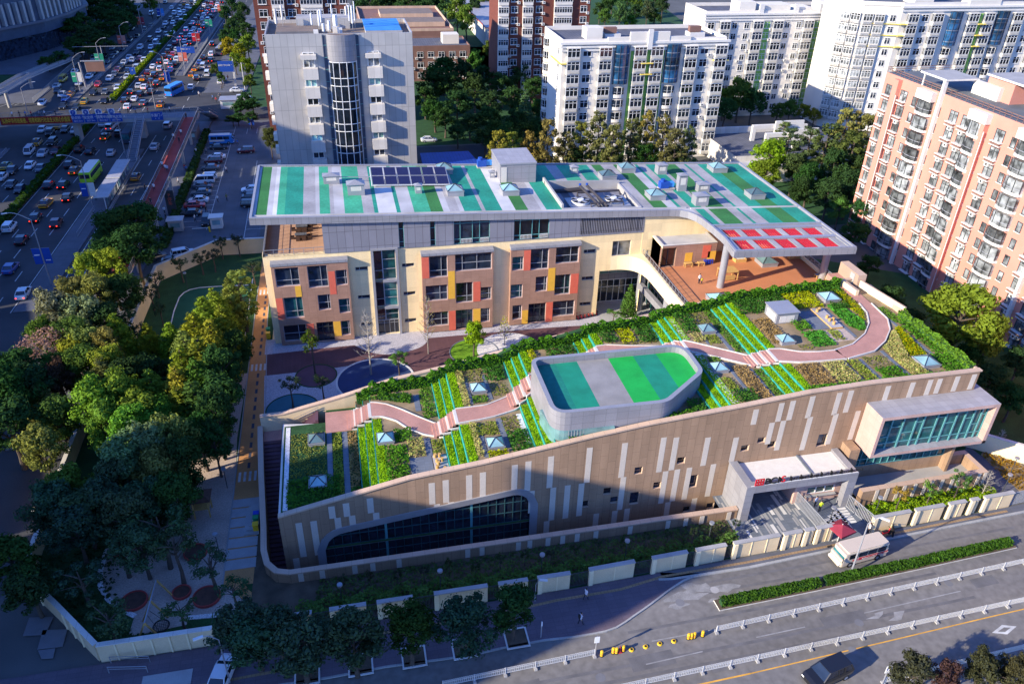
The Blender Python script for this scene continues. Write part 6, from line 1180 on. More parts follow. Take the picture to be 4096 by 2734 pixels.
for i, (x, y)in enumerate([(1390, 675), (1485, 700), (1530, 690), (1542, 692), (1508, 715), (1538, 715), (1580, 575), (1563, 605), (1548, 630), (1590, 560)]):n, c=bw[(i*2)%5];person(C(*U1, x, y, .05), rnd.uniform(0, 6), c, f'pedestrian in {n} at the junction by the guard booth, {ordn(i+1)} of the group', group='pedestrians at the junction')
for i, (x, y, n, c)in enumerate([(1370, 1075, 'white', W_), (1290, 1190, 'red', Rd), (1300, 1200, 'blue', B_), (1247, 1285, 'white', W_), (1440, 1075, 'grey', Gy), (1408, 1000, 'black', K_), (1580, 1205, 'white', W_), (1520, 1410, 'pale', W_), (1582, 1400, 'olive', (.2, .2, .05)), (1440, 1485, 'dark', K_), (1150, 1490, 'white', W_), (1362, 1545, 'white', W_), (1160, 1540, 'black', K_), (1658, 1015, 'blue', B_), (1015, 1330, 'dark', K_)]):person(C(*U1, x, y, .14), rnd.uniform(0, 6), c, f'person in {n} clothes on the pavement or car park left of the school, {ordn(i+1)} noted', group='people round the car park')
g=C(*U1, 672, 1400, .3);person(g, 0, (.7, .6, .05), 'worker in yellow at the end of the bus platform', 'stand');person(C(*U1, 930, 1475, 1.0), 0, (.7, .2, .05), 'person in an orange jacket at the trees by the bus lane', 'stand');person(C(((1000, 0), 1.742), 690, 0, 0)+Vector((200, 0, 0)), 0, K_, 'x')if False else None
# STREET FURNITURE
def lamp(base, head, name='street_lamp', label='', r=.13, cobra=True, m='alu', group='street lamps'):
 b=Vector(base);hx, hy=head;d=ray(hx, hy)
 hl=hypot(d.x, d.y);t=hypot(b.x, b.y)/hl;ztop=H_+d.z*t;A=Vector((d.x*t, d.y*t, ztop));t_=thing(name, label, 'lamp', b, group=group)
 zt=ztop-.5;o=MB();o.tube([b, b+Vector((0, 0, zt*.9))], [r, r*.6], m, 8);o.build('pole', t_)
 off=Vector((A.x-b.x, A.y-b.y, 0));P=[]
 for k in range(7):q=k/6;P.append(b+Vector((off.x*q*.95, off.y*q*.95, zt*.9+(ztop-zt*.9)*sin(q*pi/2))))
 MB().tube(P, r*.5, m, 6).build('arm', t_);e=P[-1];dd=(off.normalized()if off.length>.3 else Vector((1, 0, 0)));MB().bar(e-dd*.1, e+dd*.75, .26, .13, 'white_trim').build('lamp_head', t_);return t_
def basepx(D, x, y):return C(*D, x, y)
for D, bxy, hxy, w in((U1, (1290, 490), (1180, 250), 'with orange banners beyond the junction, right of the median'), (U1, (1172, 600), (1055, 362), 'with a blue sign at the end of the traffic island'), (U1, (1085, 760), (955, 535), 'rising just behind the footbridge'), (U1, (875, 1085), (700, 790), 'rising in front of the footbridge signs'), (U1, (650, 1460), (415, 1082), 'beside the green bus with a blue banner'), (DL, (340, 480), (35, 5), 'left of the dark trees with blue banners'), (U1, (562, 645), (575, 365), 'with a green banner beside the dark billboard'), (U1, (712, 495), (722, 265), 'behind the dark billboard'), (U1, (865, 360), (880, 155), 'with pink banners left of the expressway'), (U1, (998, 245), (1005, 14), 'double headed, beyond the pink banner lamp'), (U1, (1130, 150), (1105, 0), 'left of the expressway near the top edge'), (U1, (1550, 135), (1530, 0), 'with a red banner near the top right of the expressway'), (U1, (1465, 235), (1285, 142), 'with green banners beside the upper expressway'), (U1, (1645, 330), (1605, 243), 'right of the service road in front of the dark trees'), (U1, (198, 800), (228, 572), 'at the left edge behind the footbridge')):
 lamp(basepx(D, *bxy), (D[0][0]+hxy[0]/D[1], D[0][1]+hxy[1]/D[1]), label='tall street lamp '+w)
lamp(basepx(DR, 640, 868), (3000+845/1.593, 1750+512/1.593), label='tall street lamp standing in the hedge behind the minibus', r=.11)
lamp(basepx(DM, 222, 1042), (2000+258/1.5936, 1750+905/1.5936), label='short curved street lamp on the pavement right of the last street tree', r=.08)
g=Vector((61.5, 36.2, 0));lamp(g, (3000+1095/1.593, 1750+1372/1.593), label='street lamp with a white head at the bottom right edge', r=.11)
g=Vector((-14.3, 50.2, 0));lamp(g, (1282/1.5936, 1750+1268/1.5936), label='street lamp with a white head in front of the ribbed park wall', r=.09)
def flag(base, z, w, h, m1, m2, label):
 t=thing('banner', label, 'banner', (base.x, base.y, z), group='lamp post banners');MB().box(base.x-w-.15, base.x-.15, base.y-.03, base.y+.03, z, z+h, m1).box(base.x-w*.85-.15, base.x-.35, base.y-.045, base.y-.031, z+h*.55, z+h*.62, 'sign_white').build('banner_cloth', t);MB().box(base.x+.15, base.x+w+.15, base.y-.03, base.y+.03, z, z+h, m2).box(base.x+.4, base.x+w-.1, base.y-.045, base.y-.031, z+h*.2, z+h*.26, 'sign_white').build('banner_cloth', t);MB().box(base.x-w-.2, base.x+w+.2, base.y-.02, base.y+.02, z+h, z+h+.05, 'steel').build('banner_rail', t)
for D, bxy, z, m1, m2, w in((U1, (1290, 490), 3.0, 'orange_render', 'red_panel', 'orange'), (U1, (650, 1460), 3.0, 'sign_blue', 'white_trim', 'blue and white'), (DL, (340, 480), 4.2, 'sign_blue', 'sign_blue', 'two deep blue'), (U1, (562, 645), 3.2, 'sign_green', 'white_trim', 'green and white'), (U1, (712, 495), 2.8, 'sign_green', 'sign_green', 'two dark green'), (U1, (865, 360), 2.8, 'red_panel', 'orange_render', 'salmon'), (U1, (998, 245), 4, 'red_panel', 'umbrella_red', 'pink'), (U1, (1130, 150), 2.4, 'sign_blue', 'blue_sheet', 'pale blue'), (U1, (1550, 135), 3, 'red_panel', 'white_trim', 'red and white'), (U1, (1465, 235), 2.6, 'sign_green', 'sign_green', 'two green'), (U1, (1380, 345), 3, 'red_slat', 'banner_red', 'bright red')):
 flag(basepx(D, *bxy), z, 1.25, 2.9, m1, m2, f'{w} banners hanging on a lamp post of the expressway')
t=thing('sign_post', 'thin grey post carrying the bright red banners', 'post', basepx(U1, 1380, 345));b0=basepx(U1, 1380, 345);MB().tube([b0, b0+Vector((0, 0, 7))], .08, 'alu').build('pole', t)
gl=MB();gl.cyl(0, 0, 0, 2.9, .05, 'frame_dark', 8);gl0=thing('garden_lamp', 'x', 'lamp');gl.build('pole', gl0);MB().cyl(0, 0, 2.9, 3.1, .28, 'steel', 14).build('lamp_head', gl0)
GLS=[(D4, 1215, 975, 'in the planting strip at its middle left'), (D4, 588, 1065, 'in the planting strip at its left end'), (DM, 262, 870, 'in the planting strip behind the curved street lamp'), (DM, 795, 780, 'in the planting strip below the small square windows'), (DM, 1325, 665, 'in the planting strip near the gatehouse'), (DR, 790, 500, 'beside the right boundary wall of the entrance'), (DR, 497, 565, 'beside the red parasol'), (DR, 1605, 352, 'beside the lane in front of the vehicle gate'), (DR, 1650, 245, 'beside the yellow ground cover at the right edge'), (DL, 1240, 500, 'on the lawn above the sports turf'), (DL, 1585, 1165, 'on the sand court beside the path, upper'), (DL, 1545, 1465, 'on the sand court beside the path, lower'), (DB, 1450, 320, 'on the sand court above the white steps'), (DB, 1400, 740, 'at the bend of the sand court'), (DB, 1600, 1160, 'at the lower end of the curved path')]
for i, (D, x, y, w)in enumerate(GLS):
 g=C(*D, x, y)
 if i==0:gl0.location=g;gl0['label']='slim garden lamp '+w;gl0['group']='slim garden lamps'
 else:dup(gl0, g, 0, 'slim garden lamp '+w, 'slim garden lamps')
mk('barrier_white', (.55, .54, .52), .6, .05)
def barrier(P, label, n_end=True):
 L=(Vector(P[1])-Vector(P[0])).length;n=max(1, round(L/2.92));a, b=Vector(P[0]), Vector(P[1]);t=thing('street_barrier', label, 'barrier', (a.x, a.y, 0), group='white street barriers');d=(b-a)/n;u=d.normalized()
 for k in range(n):
  p=a+d*k;q=p+d;mb=MB();m=16;mb.bar((*p, .28), (*q, .28), .05, .06, 'barrier_white');mb.bar((*p, .75), (*q, .75), .05, .05, 'barrier_white')
  for j in range(m):
   c=p+d*((j+.5)/m);hw=d.length/m*.33;e1, e2=c-u*hw, c+u*hw;top=.98
   for e in(e1, e2):mb.bar((*e, .25), (*e, top), .035, .035, 'barrier_white')
   mb.bar((*e1, top), (*e2, top), .04, .05, 'barrier_white')
  mb.build('barrier_panel', t)
 for k in range(n+1):p=a+d*k;mb=MB();mb.box(p.x-.05, p.x+.05, p.y-.05, p.y+.05, .1, 1.02, 'barrier_white');mb.prism([(p.x-.15, p.y-.3), (p.x+.15, p.y-.3), (p.x+.15, p.y+.3), (p.x-.15, p.y+.3)], 0, .16, 'concrete');mb.build('barrier_post', t)
q1=C(*DM, 1378, 1240);barrier([(q1.x, q1.y), (79.5, 49.0)], 'white looped street barrier running right from the yellow bollards, nearer the hedge')
q1=C(*DM, 930, 1575);barrier([(q1.x-3, q1.y-.1), (79, 44.3)], 'long white looped street barrier along the yellow line in the middle of the road')
q1=C(*DM, 600, 1390);barrier([(5.0, 45.9), (q1.x, q1.y)], 'white looped street barrier left of the yellow bollards')
p1, p2=C(*DR, 850, 1568), C(*DR, 1746, 1362);barrier([(p1.x, p1.y), (p2.x+3, p2.y+.3)], 'white looped barrier behind the trees in the bottom right corner')
HPm=[(C(*DM, 1410, 1082).x, C(*DM, 1410, 1082).y+.3), (46.3, 50.25)];hedge('street_hedge', HPm, lambda x, y:.12, .9, .75, (.05, .12, .018), 'leaf', 'short left piece of the clipped hedge on the traffic island', wav=.06);hedge('street_hedge', [(46.9, 50.3), (58, 50.75), (71.3, 51.5)], lambda x, y:.12, .9, .75, (.05, .12, .018), 'leaf', 'long clipped hedge on the traffic island below the minibus', wav=.06)
struct(MB().wall([(HPm[0][0]-.4, HPm[0][1]), (46.5, 50.25), (58, 50.75), (71.7, 51.5)], 0, .16, 1.35, 'stone_white', 'soil').build('traffic_island'))
bo=thing('bollard', 'x', 'bollard');MB().cyl(0, 0, 0, .07, .2, 'black', 14).cyl(0, 0, .07, .66, .155, 'yellow_plastic', 14).cyl(0, 0, .28, .38, .16, 'red_panel', 14).build('post', bo);MB().cyl(0, 0, .66, .74, .155, 'yellow_plastic', 14, .1).build('cap', bo)
for i, (x, y, w)in enumerate([(647, 1388, 'alone beside the white sign pole'), (720, 1369, 'left of the pair by the red cone'), (741, 1370, 'right of the pair by the red cone'), (785, 1356, 'right of the red cone'), (1200, 1279, 'left one of the cluster of three'), (1219, 1277, 'middle one of the cluster of three'), (1237, 1272, 'right one of the cluster of three'), (1290, 1262, 'alone left of the long barrier')]):
 g=C(*DM, x, y)
 if i==0:bo.location=g;bo['label']='yellow road bollard '+w;bo['group']='yellow road bollards'
 else:dup(bo, g, 0, 'yellow road bollard '+w, 'yellow road bollards')
for x, y, w in((838, 1350, 'first from the left'), (928, 1331, 'second from the left'), (1018, 1312, 'third from the left'), (1108, 1296, 'fourth from the left')):g=C(*DM, x, y);tag(MB().cyl(g.x, g.y, 0, .12, .27, 'yellow_plastic', 16, .2).cyl(g.x, g.y, .12, .13, .13, 'black', 12).build('bollard_stub', None), 'empty yellow bollard base on the road, '+w, 'bollard base', 'empty bollard bases')
g=C(*DM, 763, 1362);tag(MB().box(g.x-.2, g.x+.2, g.y-.2, g.y+.2, 0, .05, 'red_slat').cyl(g.x, g.y, .05, .85, .17, 'umbrella_red', 12, .04).build('traffic_cone', None), 'dark red traffic cone between the yellow bollards', 'cone')
def sign(D, b, h, w, hh, m, label, pole='alu', rz=0):
 g=C(*D, *b);t=thing('road_sign', label, 'sign', g);MB().tube([g, g+Vector((0, 0, h+hh))], .06, pole).build('pole', t);o=MB().box(g.x-w/2, g.x+w/2, g.y-.1, g.y-.05, h, h+hh, m).build('sign_plate', t);return t, g
t, g=sign(DM, (605, 1390), 2.1, .5, .8, 'sign_white', 'narrow white sign on a pole at the end of the left barrier')
t, g=sign(DR, (838, 1575), 2.0, .65, .95, 'sign_white', 'sign with a blue round arrow at the bottom edge');o=MB();n=24;o.face([(g.x+.27*cos(2*pi*k/n), g.y-.11, 2.58+.27*sin(2*pi*k/n))for k in range(n)], 'sign_blue');o.bar((g.x-.12, g.y-.12, 2.42), (g.x+.1, g.y-.12, 2.72), .05, .06, 'sign_white');o.build('sign_symbol', t)
t, g=sign(DM, (260, 1275), 1.9, .12, .6, 'sign_white', 'slim pole on the kerb beside the last tree pit')
g=C(*DR, 585, 570, 2.3);pr=thing('parasol', 'dark red square parasol over the security lane', 'parasol', (g.x, g.y, 0), .25);mb=MB();w=1.12
for k in range(4):
 a=(w*(1 if k in(0, 3)else-1), w*(1 if k<2 else-1));b2=(w*(1 if k in(3, 2)else-1), w*(1 if k<1 or k==3 else-1));q=[(w, w), (-w, w), (-w, -w), (w, -w)];mb.face([(*q[k], 2.2), (*q[(k+1)%4], 2.2), (0, 0, 2.75)], 'umbrella_red');mb.face([(*q[k], 2.2), (*q[(k+1)%4], 2.2), (*q[(k+1)%4], 1.98), (*q[k], 1.98)], 'umbrella_red')
mb.build('canopy', pr, off=(0, 0, 0));MB().cyl(0, 0, 0, 2.85, .04, 'frame_white', 8).build('pole', pr, off=(0, 0, 0));MB().box(-.4, .4, -.4, .4, 0, .12, 'concrete').build('base', pr, off=(0, 0, 0))
def moto(g, rz, m, label):
 t=thing('motorbike', label, 'motorbike', g, rz)
 for x in(-.6, .6):
  q=MB();n=12;q.v+=[(x+.28*cos(2*pi*i/n), y, .28+.28*sin(2*pi*i/n))for y in(-.06, .06)for i in range(n)]
  for i in range(n):j=(i+1)%n;q.f.append((i, j, n+j, n+i));q.m.append('tyre')
  q.f+=[tuple(range(n)), tuple(range(n, 2*n))];q.m+=['tyre']*2;q.build('wheel', t, off=(0, 0, 0))
 MB().bar((-.55, 0, .45), (.35, 0, .5), .2, .25, m).bar((.3, 0, .5), (.6, 0, .28), .08, .08, m).bar((.35, 0, .4), (.5, 0, .95), .1, .06, m).build('frame', t, off=(0, 0, 0));MB().bar((-.6, 0, .7), (.1, 0, .68), .24, .12, 'black').build('seat', t, off=(0, 0, 0));MB().bar((.45, -.3, .98), (.45, .3, .98), .04, .04, 'black').build('handlebar', t, off=(0, 0, 0))
moto(C(*DR, 860, 618, .15), 0.15, 'red_slat', 'red motorbike parked against the boundary wall right of the gate');moto(C(*DR, 905, 605, .15), 1.0, 'black', 'black motorbike beside the red one');
def bins(o, s, L):
 for x, y, z, m, lab in L:
  g=C(o, s, x, y, z);t=thing('wheelie_bin', lab, 'bin', g);MB().prism([(g.x-.28, g.y-.3), (g.x+.28, g.y-.3), (g.x+.28, g.y+.3), (g.x-.28, g.y+.3)], .05, 1.0, m).build('bin_body', t);MB().box(g.x-.33, g.x+.33, g.y-.36, g.y+.34, 1.0, 1.1, m).build('lid', t)
bins((1000, 1000), 3.136, [(235, 1050, 0, 'bin_green', 'green wheelie bin beside the path at the school corner'), (235, 1105, 0, 'yellow_plastic', 'yellow wheelie bin in front of the green one at the school corner')]);bins(*DB, [(1635, 590, 0, 'yellow_plastic', 'yellow bin beside the white garden steps'), (1637, 545, 0, 'bin_green', 'green bin behind the yellow bin by the white steps'), (1640, 520, 0, 'blue_plastic', 'blue bin behind the green bin by the white steps')])
tr0=thing('tricycle', 'x', 'tricycle');mb=MB()
for x, y, r in((.35, 0, .2), (-.3, -.2, .14), (-.3, .2, .14)):
 q=MB();n=10;q.v+=[(x+r*cos(2*pi*i/n), y+w2, r+r*sin(2*pi*i/n))for w2 in(-.03, .03)for i in range(n)]
 for i in range(n):j=(i+1)%n;q.f.append((i, j, n+j, n+i));q.m.append('black')
 q.f+=[tuple(range(n)), tuple(range(n, 2*n))];q.m+=['black']*2;q.build('wheel', tr0)
MB().bar((-.3, 0, .2), (.3, 0, .42), .12, .1, 'red_slat').bar((.35, 0, .2), (.28, 0, .78), .05, .05, 'red_slat').bar((.28, -.24, .78), (.28, .24, .78), .05, .05, 'red_slat').bar((-.3, -.2, .16), (-.3, .2, .16), .05, .05, 'red_slat').build('frame', tr0);MB().box(-.25, .0, -.13, .13, .42, .5, 'red_panel').build('seat', tr0)
for i in range(12):
 x, y=340+(i%6)*44+(i//6)*10, 1172-(i%6)*10-(i//6)*38;g=C((2200, 900), 3.136, x, y, .05);lab=f'red tricycle in the {"front" if i < 6 else "back"} row by the classroom wall, {ordn(i % 6+1)} from the left'
 if i==0:tr0.location=g;tr0.rotation_euler=(0, 0, 1.9);tr0['label']=lab;tr0['group']='red tricycles';tr0.scale=(1.2, )*3
 else:dup(tr0, g, rnd.uniform(1.5, 2.4), lab, 'red tricycles', scale=1.2)
def legs(mb, x0, x1, y0, y1, z0, z1, w, m):
 for x in(x0+w/2, x1-w/2):
  for y in(y0+w/2, y1-w/2):mb.box(x-w/2, x+w/2, y-w/2, y+w/2, z0, z1, m)
def table(name, g, lx, ly, h, m, label, cat='table', top=None):
 t=thing(name, label, cat, g);MB().box(g.x-lx/2, g.x+lx/2, g.y-ly/2, g.y+ly/2, g.z+h-.08, g.z+h, top or m).build('top', t)
 for sx in(-1, 1):
  for sy in(-1, 1):x, y=g.x+sx*(lx/2-.08), g.y+sy*(ly/2-.08);MB().box(x-.06, x+.06, y-.06, y+.06, g.z, g.z+h-.08, m).build('leg', t)
 return t
K3=((2200, 900), 3.136)
table('toy_table', C(*K3, 1730, 520, 10.5), 1.3, .7, .7, 'wood', 'wooden toy table against the brown wall of the terrace room');table('table', C(*K3, 1888, 505, 10.5), 1.1, .8, .6, 'wood', 'small wooden table between the toy table and the blue chairs');table('bench', C(*K3, 1815, 500, 10.5), .9, .5, .4, 'wood', 'low wooden bench beside the toy table', 'bench')
bc=thing('chair', 'x', 'chair');MB().box(-.2, .2, -.2, .2, .34, .4, 'blue_plastic').build('seat', bc);MB().box(-.2, .2, .17, .21, .4, .8, 'blue_plastic').build('backrest', bc)
for sx in(-1, 1):
 for sy in(-1, 1):MB().box(sx*.17-.025, sx*.17+.025, sy*.17-.025, sy*.17+.025, 0, .34, 'blue_plastic').build('leg', bc)
for i in range(8):
 g=C(*K3, 1935+(i%4)*25, 488-(i%4)*3, 10.5);z=10.5+.28*(i//4);lab=f'blue child chair on the terrace, {"lower" if i < 4 else "upper"} of its stack, {ordn(i % 4+1)} stack from the left'
 if i==0:bc.location=(g.x, g.y, z);bc['label']=lab;bc['group']='stacked blue chairs';bc.scale=(1.4, )*3
 else:dup(bc, (g.x, g.y, z), 0, lab, 'stacked blue chairs', scale=1.4)
g=C((2700, 700), 2.851, 615, 1200, 10.5);t=thing('play_hut', 'open wooden play hut behind the round column on the orange terrace', 'play hut', g);mb=MB();mb.box(g.x-1.3, g.x+1.4, g.y-.2, g.y+1.9, 11.9, 12.0, 'wood');mb.build('roof', t);mb=MB();legs(mb, g.x-1.3, g.x+1.4, g.y-.1, g.y+1.8, 10.5, 11.9, .12, 'wood');mb.box(g.x-1.2, g.x+.9, g.y-.1, g.y, 10.6, 11.4, 'wood');mb.build('frame', t)
g=C((2900, 850), 3.915, 225, 760, 10.5);t=thing('ball_crate', 'low wooden crate with white balls under the pergola corner', 'crate', g);mb=MB();mb.wall([(g.x-.9, g.y-.5), (g.x+.9, g.y-.5), (g.x+.9, g.y+.6), (g.x-.9, g.y+.6)], 10.5, 11.1, .1, 'wood', closed=True);mb.build('frame', t);MB().box(g.x-.8, g.x+.8, g.y-.4, g.y+.5, 10.6, 11.0, 'white_trim').build('filling', t)
g=C((2900, 850), 3.915, 1475, 1020, 10.5);t=thing('sand_tray', 'small wooden tray stand at the foot of the right column', 'tray', g);mb=MB();legs(mb, g.x-.7, g.x+.7, g.y-.3, g.y+.5, 10.5, 10.95, .1, 'wood');mb.box(g.x-.7, g.x+.7, g.y-.3, g.y+.5, 10.95, 11.05, 'wood', 'concrete');mb.build('frame', t)
g=C((2900, 850), 3.915, 1075, 715, 10.5);t=thing('cupboard', 'wooden cupboard by the glass railing under the pergola', 'cupboard', g);MB().box(g.x-.9, g.x+.9, g.y-.3, g.y+.5, 10.5, 11.7, 'wood').build('case', t);MB().box(g.x-.02, g.x+.02, g.y-.32, g.y-.3, 10.6, 11.6, 'deck_red').build('door_gap', t)
mk('wicker', (.07, .035, .022), .8, .2, 4)
wc=thing('wicker_set', 'x', 'table')
MB().box(-.9, .9, -.45, .45, .70, .76, 'roof_slate').build('table_top', wc);MB().box(-.8, .8, -.35, .35, 0, .70, 'wicker').build('table_base', wc)
for k, (x, y, r)in enumerate(((-1.3, 0, 1), (1.3, 0, 1), (-.45, -.85, 0), (.45, -.85, 0), (-.45, .85, 0), (.45, .85, 0))):
 c=MB();c.box(x-.3, x+.3, y-.3, y+.3, 0, .42, 'wicker');
 if r:c.box(x+(-.3 if x<0 else .2), x+(-.2 if x<0 else .3), y-.3, y+.3, .42, .85, 'wicker')
 else:c.box(x-.3, x+.3, y+(-.3 if y<0 else .2), y+(-.2 if y<0 else .3), .42, .85, 'wicker')
 c.build('chair', wc)
for i, (x, y, w)in enumerate(((855, 1115, 'front'), (865, 1005, 'middle'), (920, 925, 'back, half under the roof'))):
 g=C((950, 620), 3.356, x, y, 14.33)
 if i==0:wc.location=g;wc['label']='wicker table and chairs on the west roof terrace, front one';wc['group']='wicker dining sets'
 else:dup(wc, g, 0, 'wicker table and chairs on the west roof terrace, '+w+' one', 'wicker dining sets')
sw=thing('net_swing', 'net basket swing hanging in a timber frame on the sand court', 'swing', C(*DB, 980, 1180));mb=MB();A1, B1=C(*DB, 995, 905, 2.6), C(*DB, 920, 1180, 2.6);M1=(A1+B1)/2
for e in(A1, M1, B1):
 for sg in(-1, 1):mb.bar(e, (e.x+sg*1.2, e.y-.1, .02), .14, .14, 'wood')
mb.build('timber_frame', sw);MB().bar(A1, B1, .12, .12, 'alu').build('top_bar', sw);c=(M1+B1)/2;q=MB();n=24;R2=.75
cx, cy=c.x+.9, c.y-.2
q.tube([(cx+R2*cos(2*pi*k/n), cy+R2*sin(2*pi*k/n), .6)for k in range(n+1)], .07, 'black');
for k in range(-3, 4):w_=math.sqrt(max(0, R2*R2-(k*.2)**2));q.bar((cx-w_, cy+k*.2, .55), (cx+w_, cy+k*.2, .55), .03, .03, 'black');q.bar((cx+k*.2, cy-w_, .55), (cx+k*.2, cy+w_, .55), .03, .03, 'black')
for sg in(-1, 1):q.bar((cx, cy+sg*R2, .6), (c.x, c.y+sg*.3, 2.55), .03, .03, 'black')
q.build('basket', sw)
for i, (x, y, r)in enumerate(((858, 1045, 1.25), (1320, 1018, 1.35), (1248, 735, 1.2), (1160, 990, .9), (780, 715, 1.1))):g=C(*DB, x, y);tag(MB().cyl(g.x, g.y, 0, .2, r, 'mulch', 24).wall(circle(g.x, g.y, r, 24), 0, .32, .12, 'deck_red', closed=True).build('tree_ring', None), 'round dark tree ring on the sand court, '+('left of the swing', 'right of the swing', 'upper right by the path', 'beside the leaning trunk', 'upper left by the white gravel')[i], 'tree ring', 'round tree rings')
g=C(*DB, 1300, 480);t=thing('play_tower', 'small timber climbing tower with a brown roof on the sand court', 'climbing tower', g);mb=MB();legs(mb, g.x-.9, g.x+.9, g.y-.9, g.y+.9, 0, 2.6, .14, 'wood');mb.box(g.x-.9, g.x+.9, g.y-.9, g.y+.9, 1.3, 1.4, 'wood');mb.build('frame', t);mb=MB();hip(mb, g.x-1, g.y-1, 2, 2, 2.6, .9, .2, 'mulch');mb.build('roof', t)
struct(MB().box(-22.2, -17.8, 50.8, 52.4, .13, .17, 'concrete').box(-21.8, -20, 48, 50.6, .13, .16, 'concrete_dark').build('pavement_steps'))
for(a, b), w in((((695, 1395), (945, 1390)), 'against the ribbed wall'), (((682, 1460), (930, 1455)), 'at the top of the pavement steps')):p, q2=C(*DB, *a, 1.0), C(*DB, *b, 1.0);t=thing('handrail', 'steel handrail '+w, 'handrail', (p.x, p.y, 0));MB().bar(p, q2, .06, .06, 'alu').bar(p-Vector((0, 0, .3)), q2-Vector((0, 0, .3)), .05, .05, 'alu').box(p.x-.03, p.x+.03, p.y-.03, p.y+.03, .1, 1, 'alu').box(q2.x-.03, q2.x+.03, q2.y-.03, q2.y+.03, .1, 1, 'alu').build('rail', t)
for L, n in(([(275, 1230), (432, 1225), (402, 1335), (240, 1355)], 'a'), ([(190, 1150), (345, 1145), (290, 1260), (148, 1268)], 'b'), ([(245, 1360), (355, 1345), (340, 1410), (268, 1415)], 'c')):sheet('paving_slab', pts(DB, L), .16, 'concrete_dark', .03)
for i, (x, y)in enumerate([(365, 1505), (705, 1445), (1045, 1395), (1365, 1340)]):g=C(*D4, x, y, .13);struct(MB().wall([(g.x-1.1, g.y-1.1), (g.x+1.1, g.y-1.1), (g.x+1.1, g.y+1.1), (g.x-1.1, g.y+1.1)], .1, .2, .16, 'stone_white', closed=True).box(g.x-1.05, g.x+1.05, g.y-1.05, g.y+1.05, .1, .15, 'soil').build('tree_pit'))
g=C(*DM, 105, 1275, .13);struct(MB().wall([(g.x-1.1, g.y-1.1), (g.x+1.1, g.y-1.1), (g.x+1.1, g.y+1.1), (g.x-1.1, g.y+1.1)], .1, .2, .16, 'stone_white', closed=True).box(g.x-1.05, g.x+1.05, g.y-1.05, g.y+1.05, .1, .15, 'soil').build('tree_pit'))
# TREES
tr=random.Random(5)
def crown_mesh(kind, seed, n=6500, size=.36):
 q=random.Random(seed);mb=MB();L=[]
 if kind=='broad':
  for i in range(64):
   a=q.uniform(0, 2*pi);e=q.uniform(-.75, 1.3);r=q.uniform(.35, 1.12)*(1.0 if e<.5 else .8);L.append((Vector((2.6*r*cos(a)*cos(e*.8), 2.6*r*sin(a)*cos(e*.8), 6.3+2.7*sin(e)*q.uniform(.8, 1.15))), q.uniform(.4, 1.0)))
 elif kind=='cone':
  for i in range(60):z=1.4+8.4*(i/59)+q.uniform(-.3, .3);r=1.9*(1-((i/59)**1.7))+.2;a=i*2.4;L.append((Vector((r*.72*cos(a), r*.72*sin(a), z)), r*.33+.22))
 elif kind=='cedar':
  for i in range(12):
   z=1.5+.72*i;r=3.6*(1-i/12.5)+.2
   for k in range(7):a=k*2*pi/7+i*.7+q.uniform(-.2, .2);L.append((Vector((r*.72*cos(a), r*.72*sin(a), z-.25)), .42+r*.1))
 elif kind=='loose':
  for i in range(16):a=q.uniform(0, 2*pi);e=q.uniform(-.3, 1.3);r=q.uniform(.5, 1);L.append((Vector((2.3*r*cos(a), 2.3*r*sin(a), 5.6+2.8*sin(e)*r)), q.uniform(.35, .85)))
 elif kind=='poplar':
  for i in range(24):z=3+7.*(i/23);a=i*2.4;r=1.5*(1-abs((z-5.2)/5.4)**2)+.2;L.append((Vector((r*cos(a)*q.uniform(.5, 1.1), r*sin(a)*q.uniform(.5, 1.1), z)), q.uniform(.4, .8)))
 W=[r*r for _, r in L];tot=sum(W);m={'cone':'leaf', 'cedar':'leaf_dark'}.get(kind, 'leaf')
 for(c, r), w in zip(L, W):
  for _ in range(int(n*w/tot)):
   v=Vector((q.gauss(0, 1), q.gauss(0, 1), q.gauss(0, 1)))
   if v.length<.01:continue
   v.normalize();rad=r*(1.15-.75*q.random());p=c+Vector((v.x*rad, v.y*rad, v.z*rad*(.32 if kind=='cedar' else .85)))
   s=size*q.uniform(.6, 1.35);u=v.orthogonal().normalized();t=Matrix.Rotation(q.uniform(0, 6.3), 3, v)@u;v2=(v+Vector((q.uniform(-.7, .7), q.uniform(-.7, .7), q.uniform(-.7, .7)))).normalized();b=v2.cross(t).normalized()
   mb.face([p-t*s*.5, p-b*s*.3, p+t*s*.5, p+b*s*.3], m)
 return mb, L
def tree_proto(kind, seed, n=6500, size=.36, bark='bark'):
 t=thing('tree', 'x', 'tree');mb, L=crown_mesh(kind, seed, n, size);q=random.Random(seed+50);top=7.5 if kind in('broad', 'loose')else 9.6
 tk=MB();tk.tube([(0, 0, 0), (.08, .05, 2), (-.05, .1, 4.4), (0, 0, top)], [.26, .19, .14, .04], bark, 8)
 for c, r in L[::(5 if kind=='broad' else 2)]:
  z0=max(1.6, c.z-1.6 if kind in('broad', 'loose')else c.z-.3);z0=min(z0, top-1);tk.tube([(0, 0, z0), (c.x*.5, c.y*.5, (z0+c.z)/2+.15), tuple(c)], [.10, .06, .02], bark, 5)
 tk.build('trunk', t);mb.build('crown', t);return t
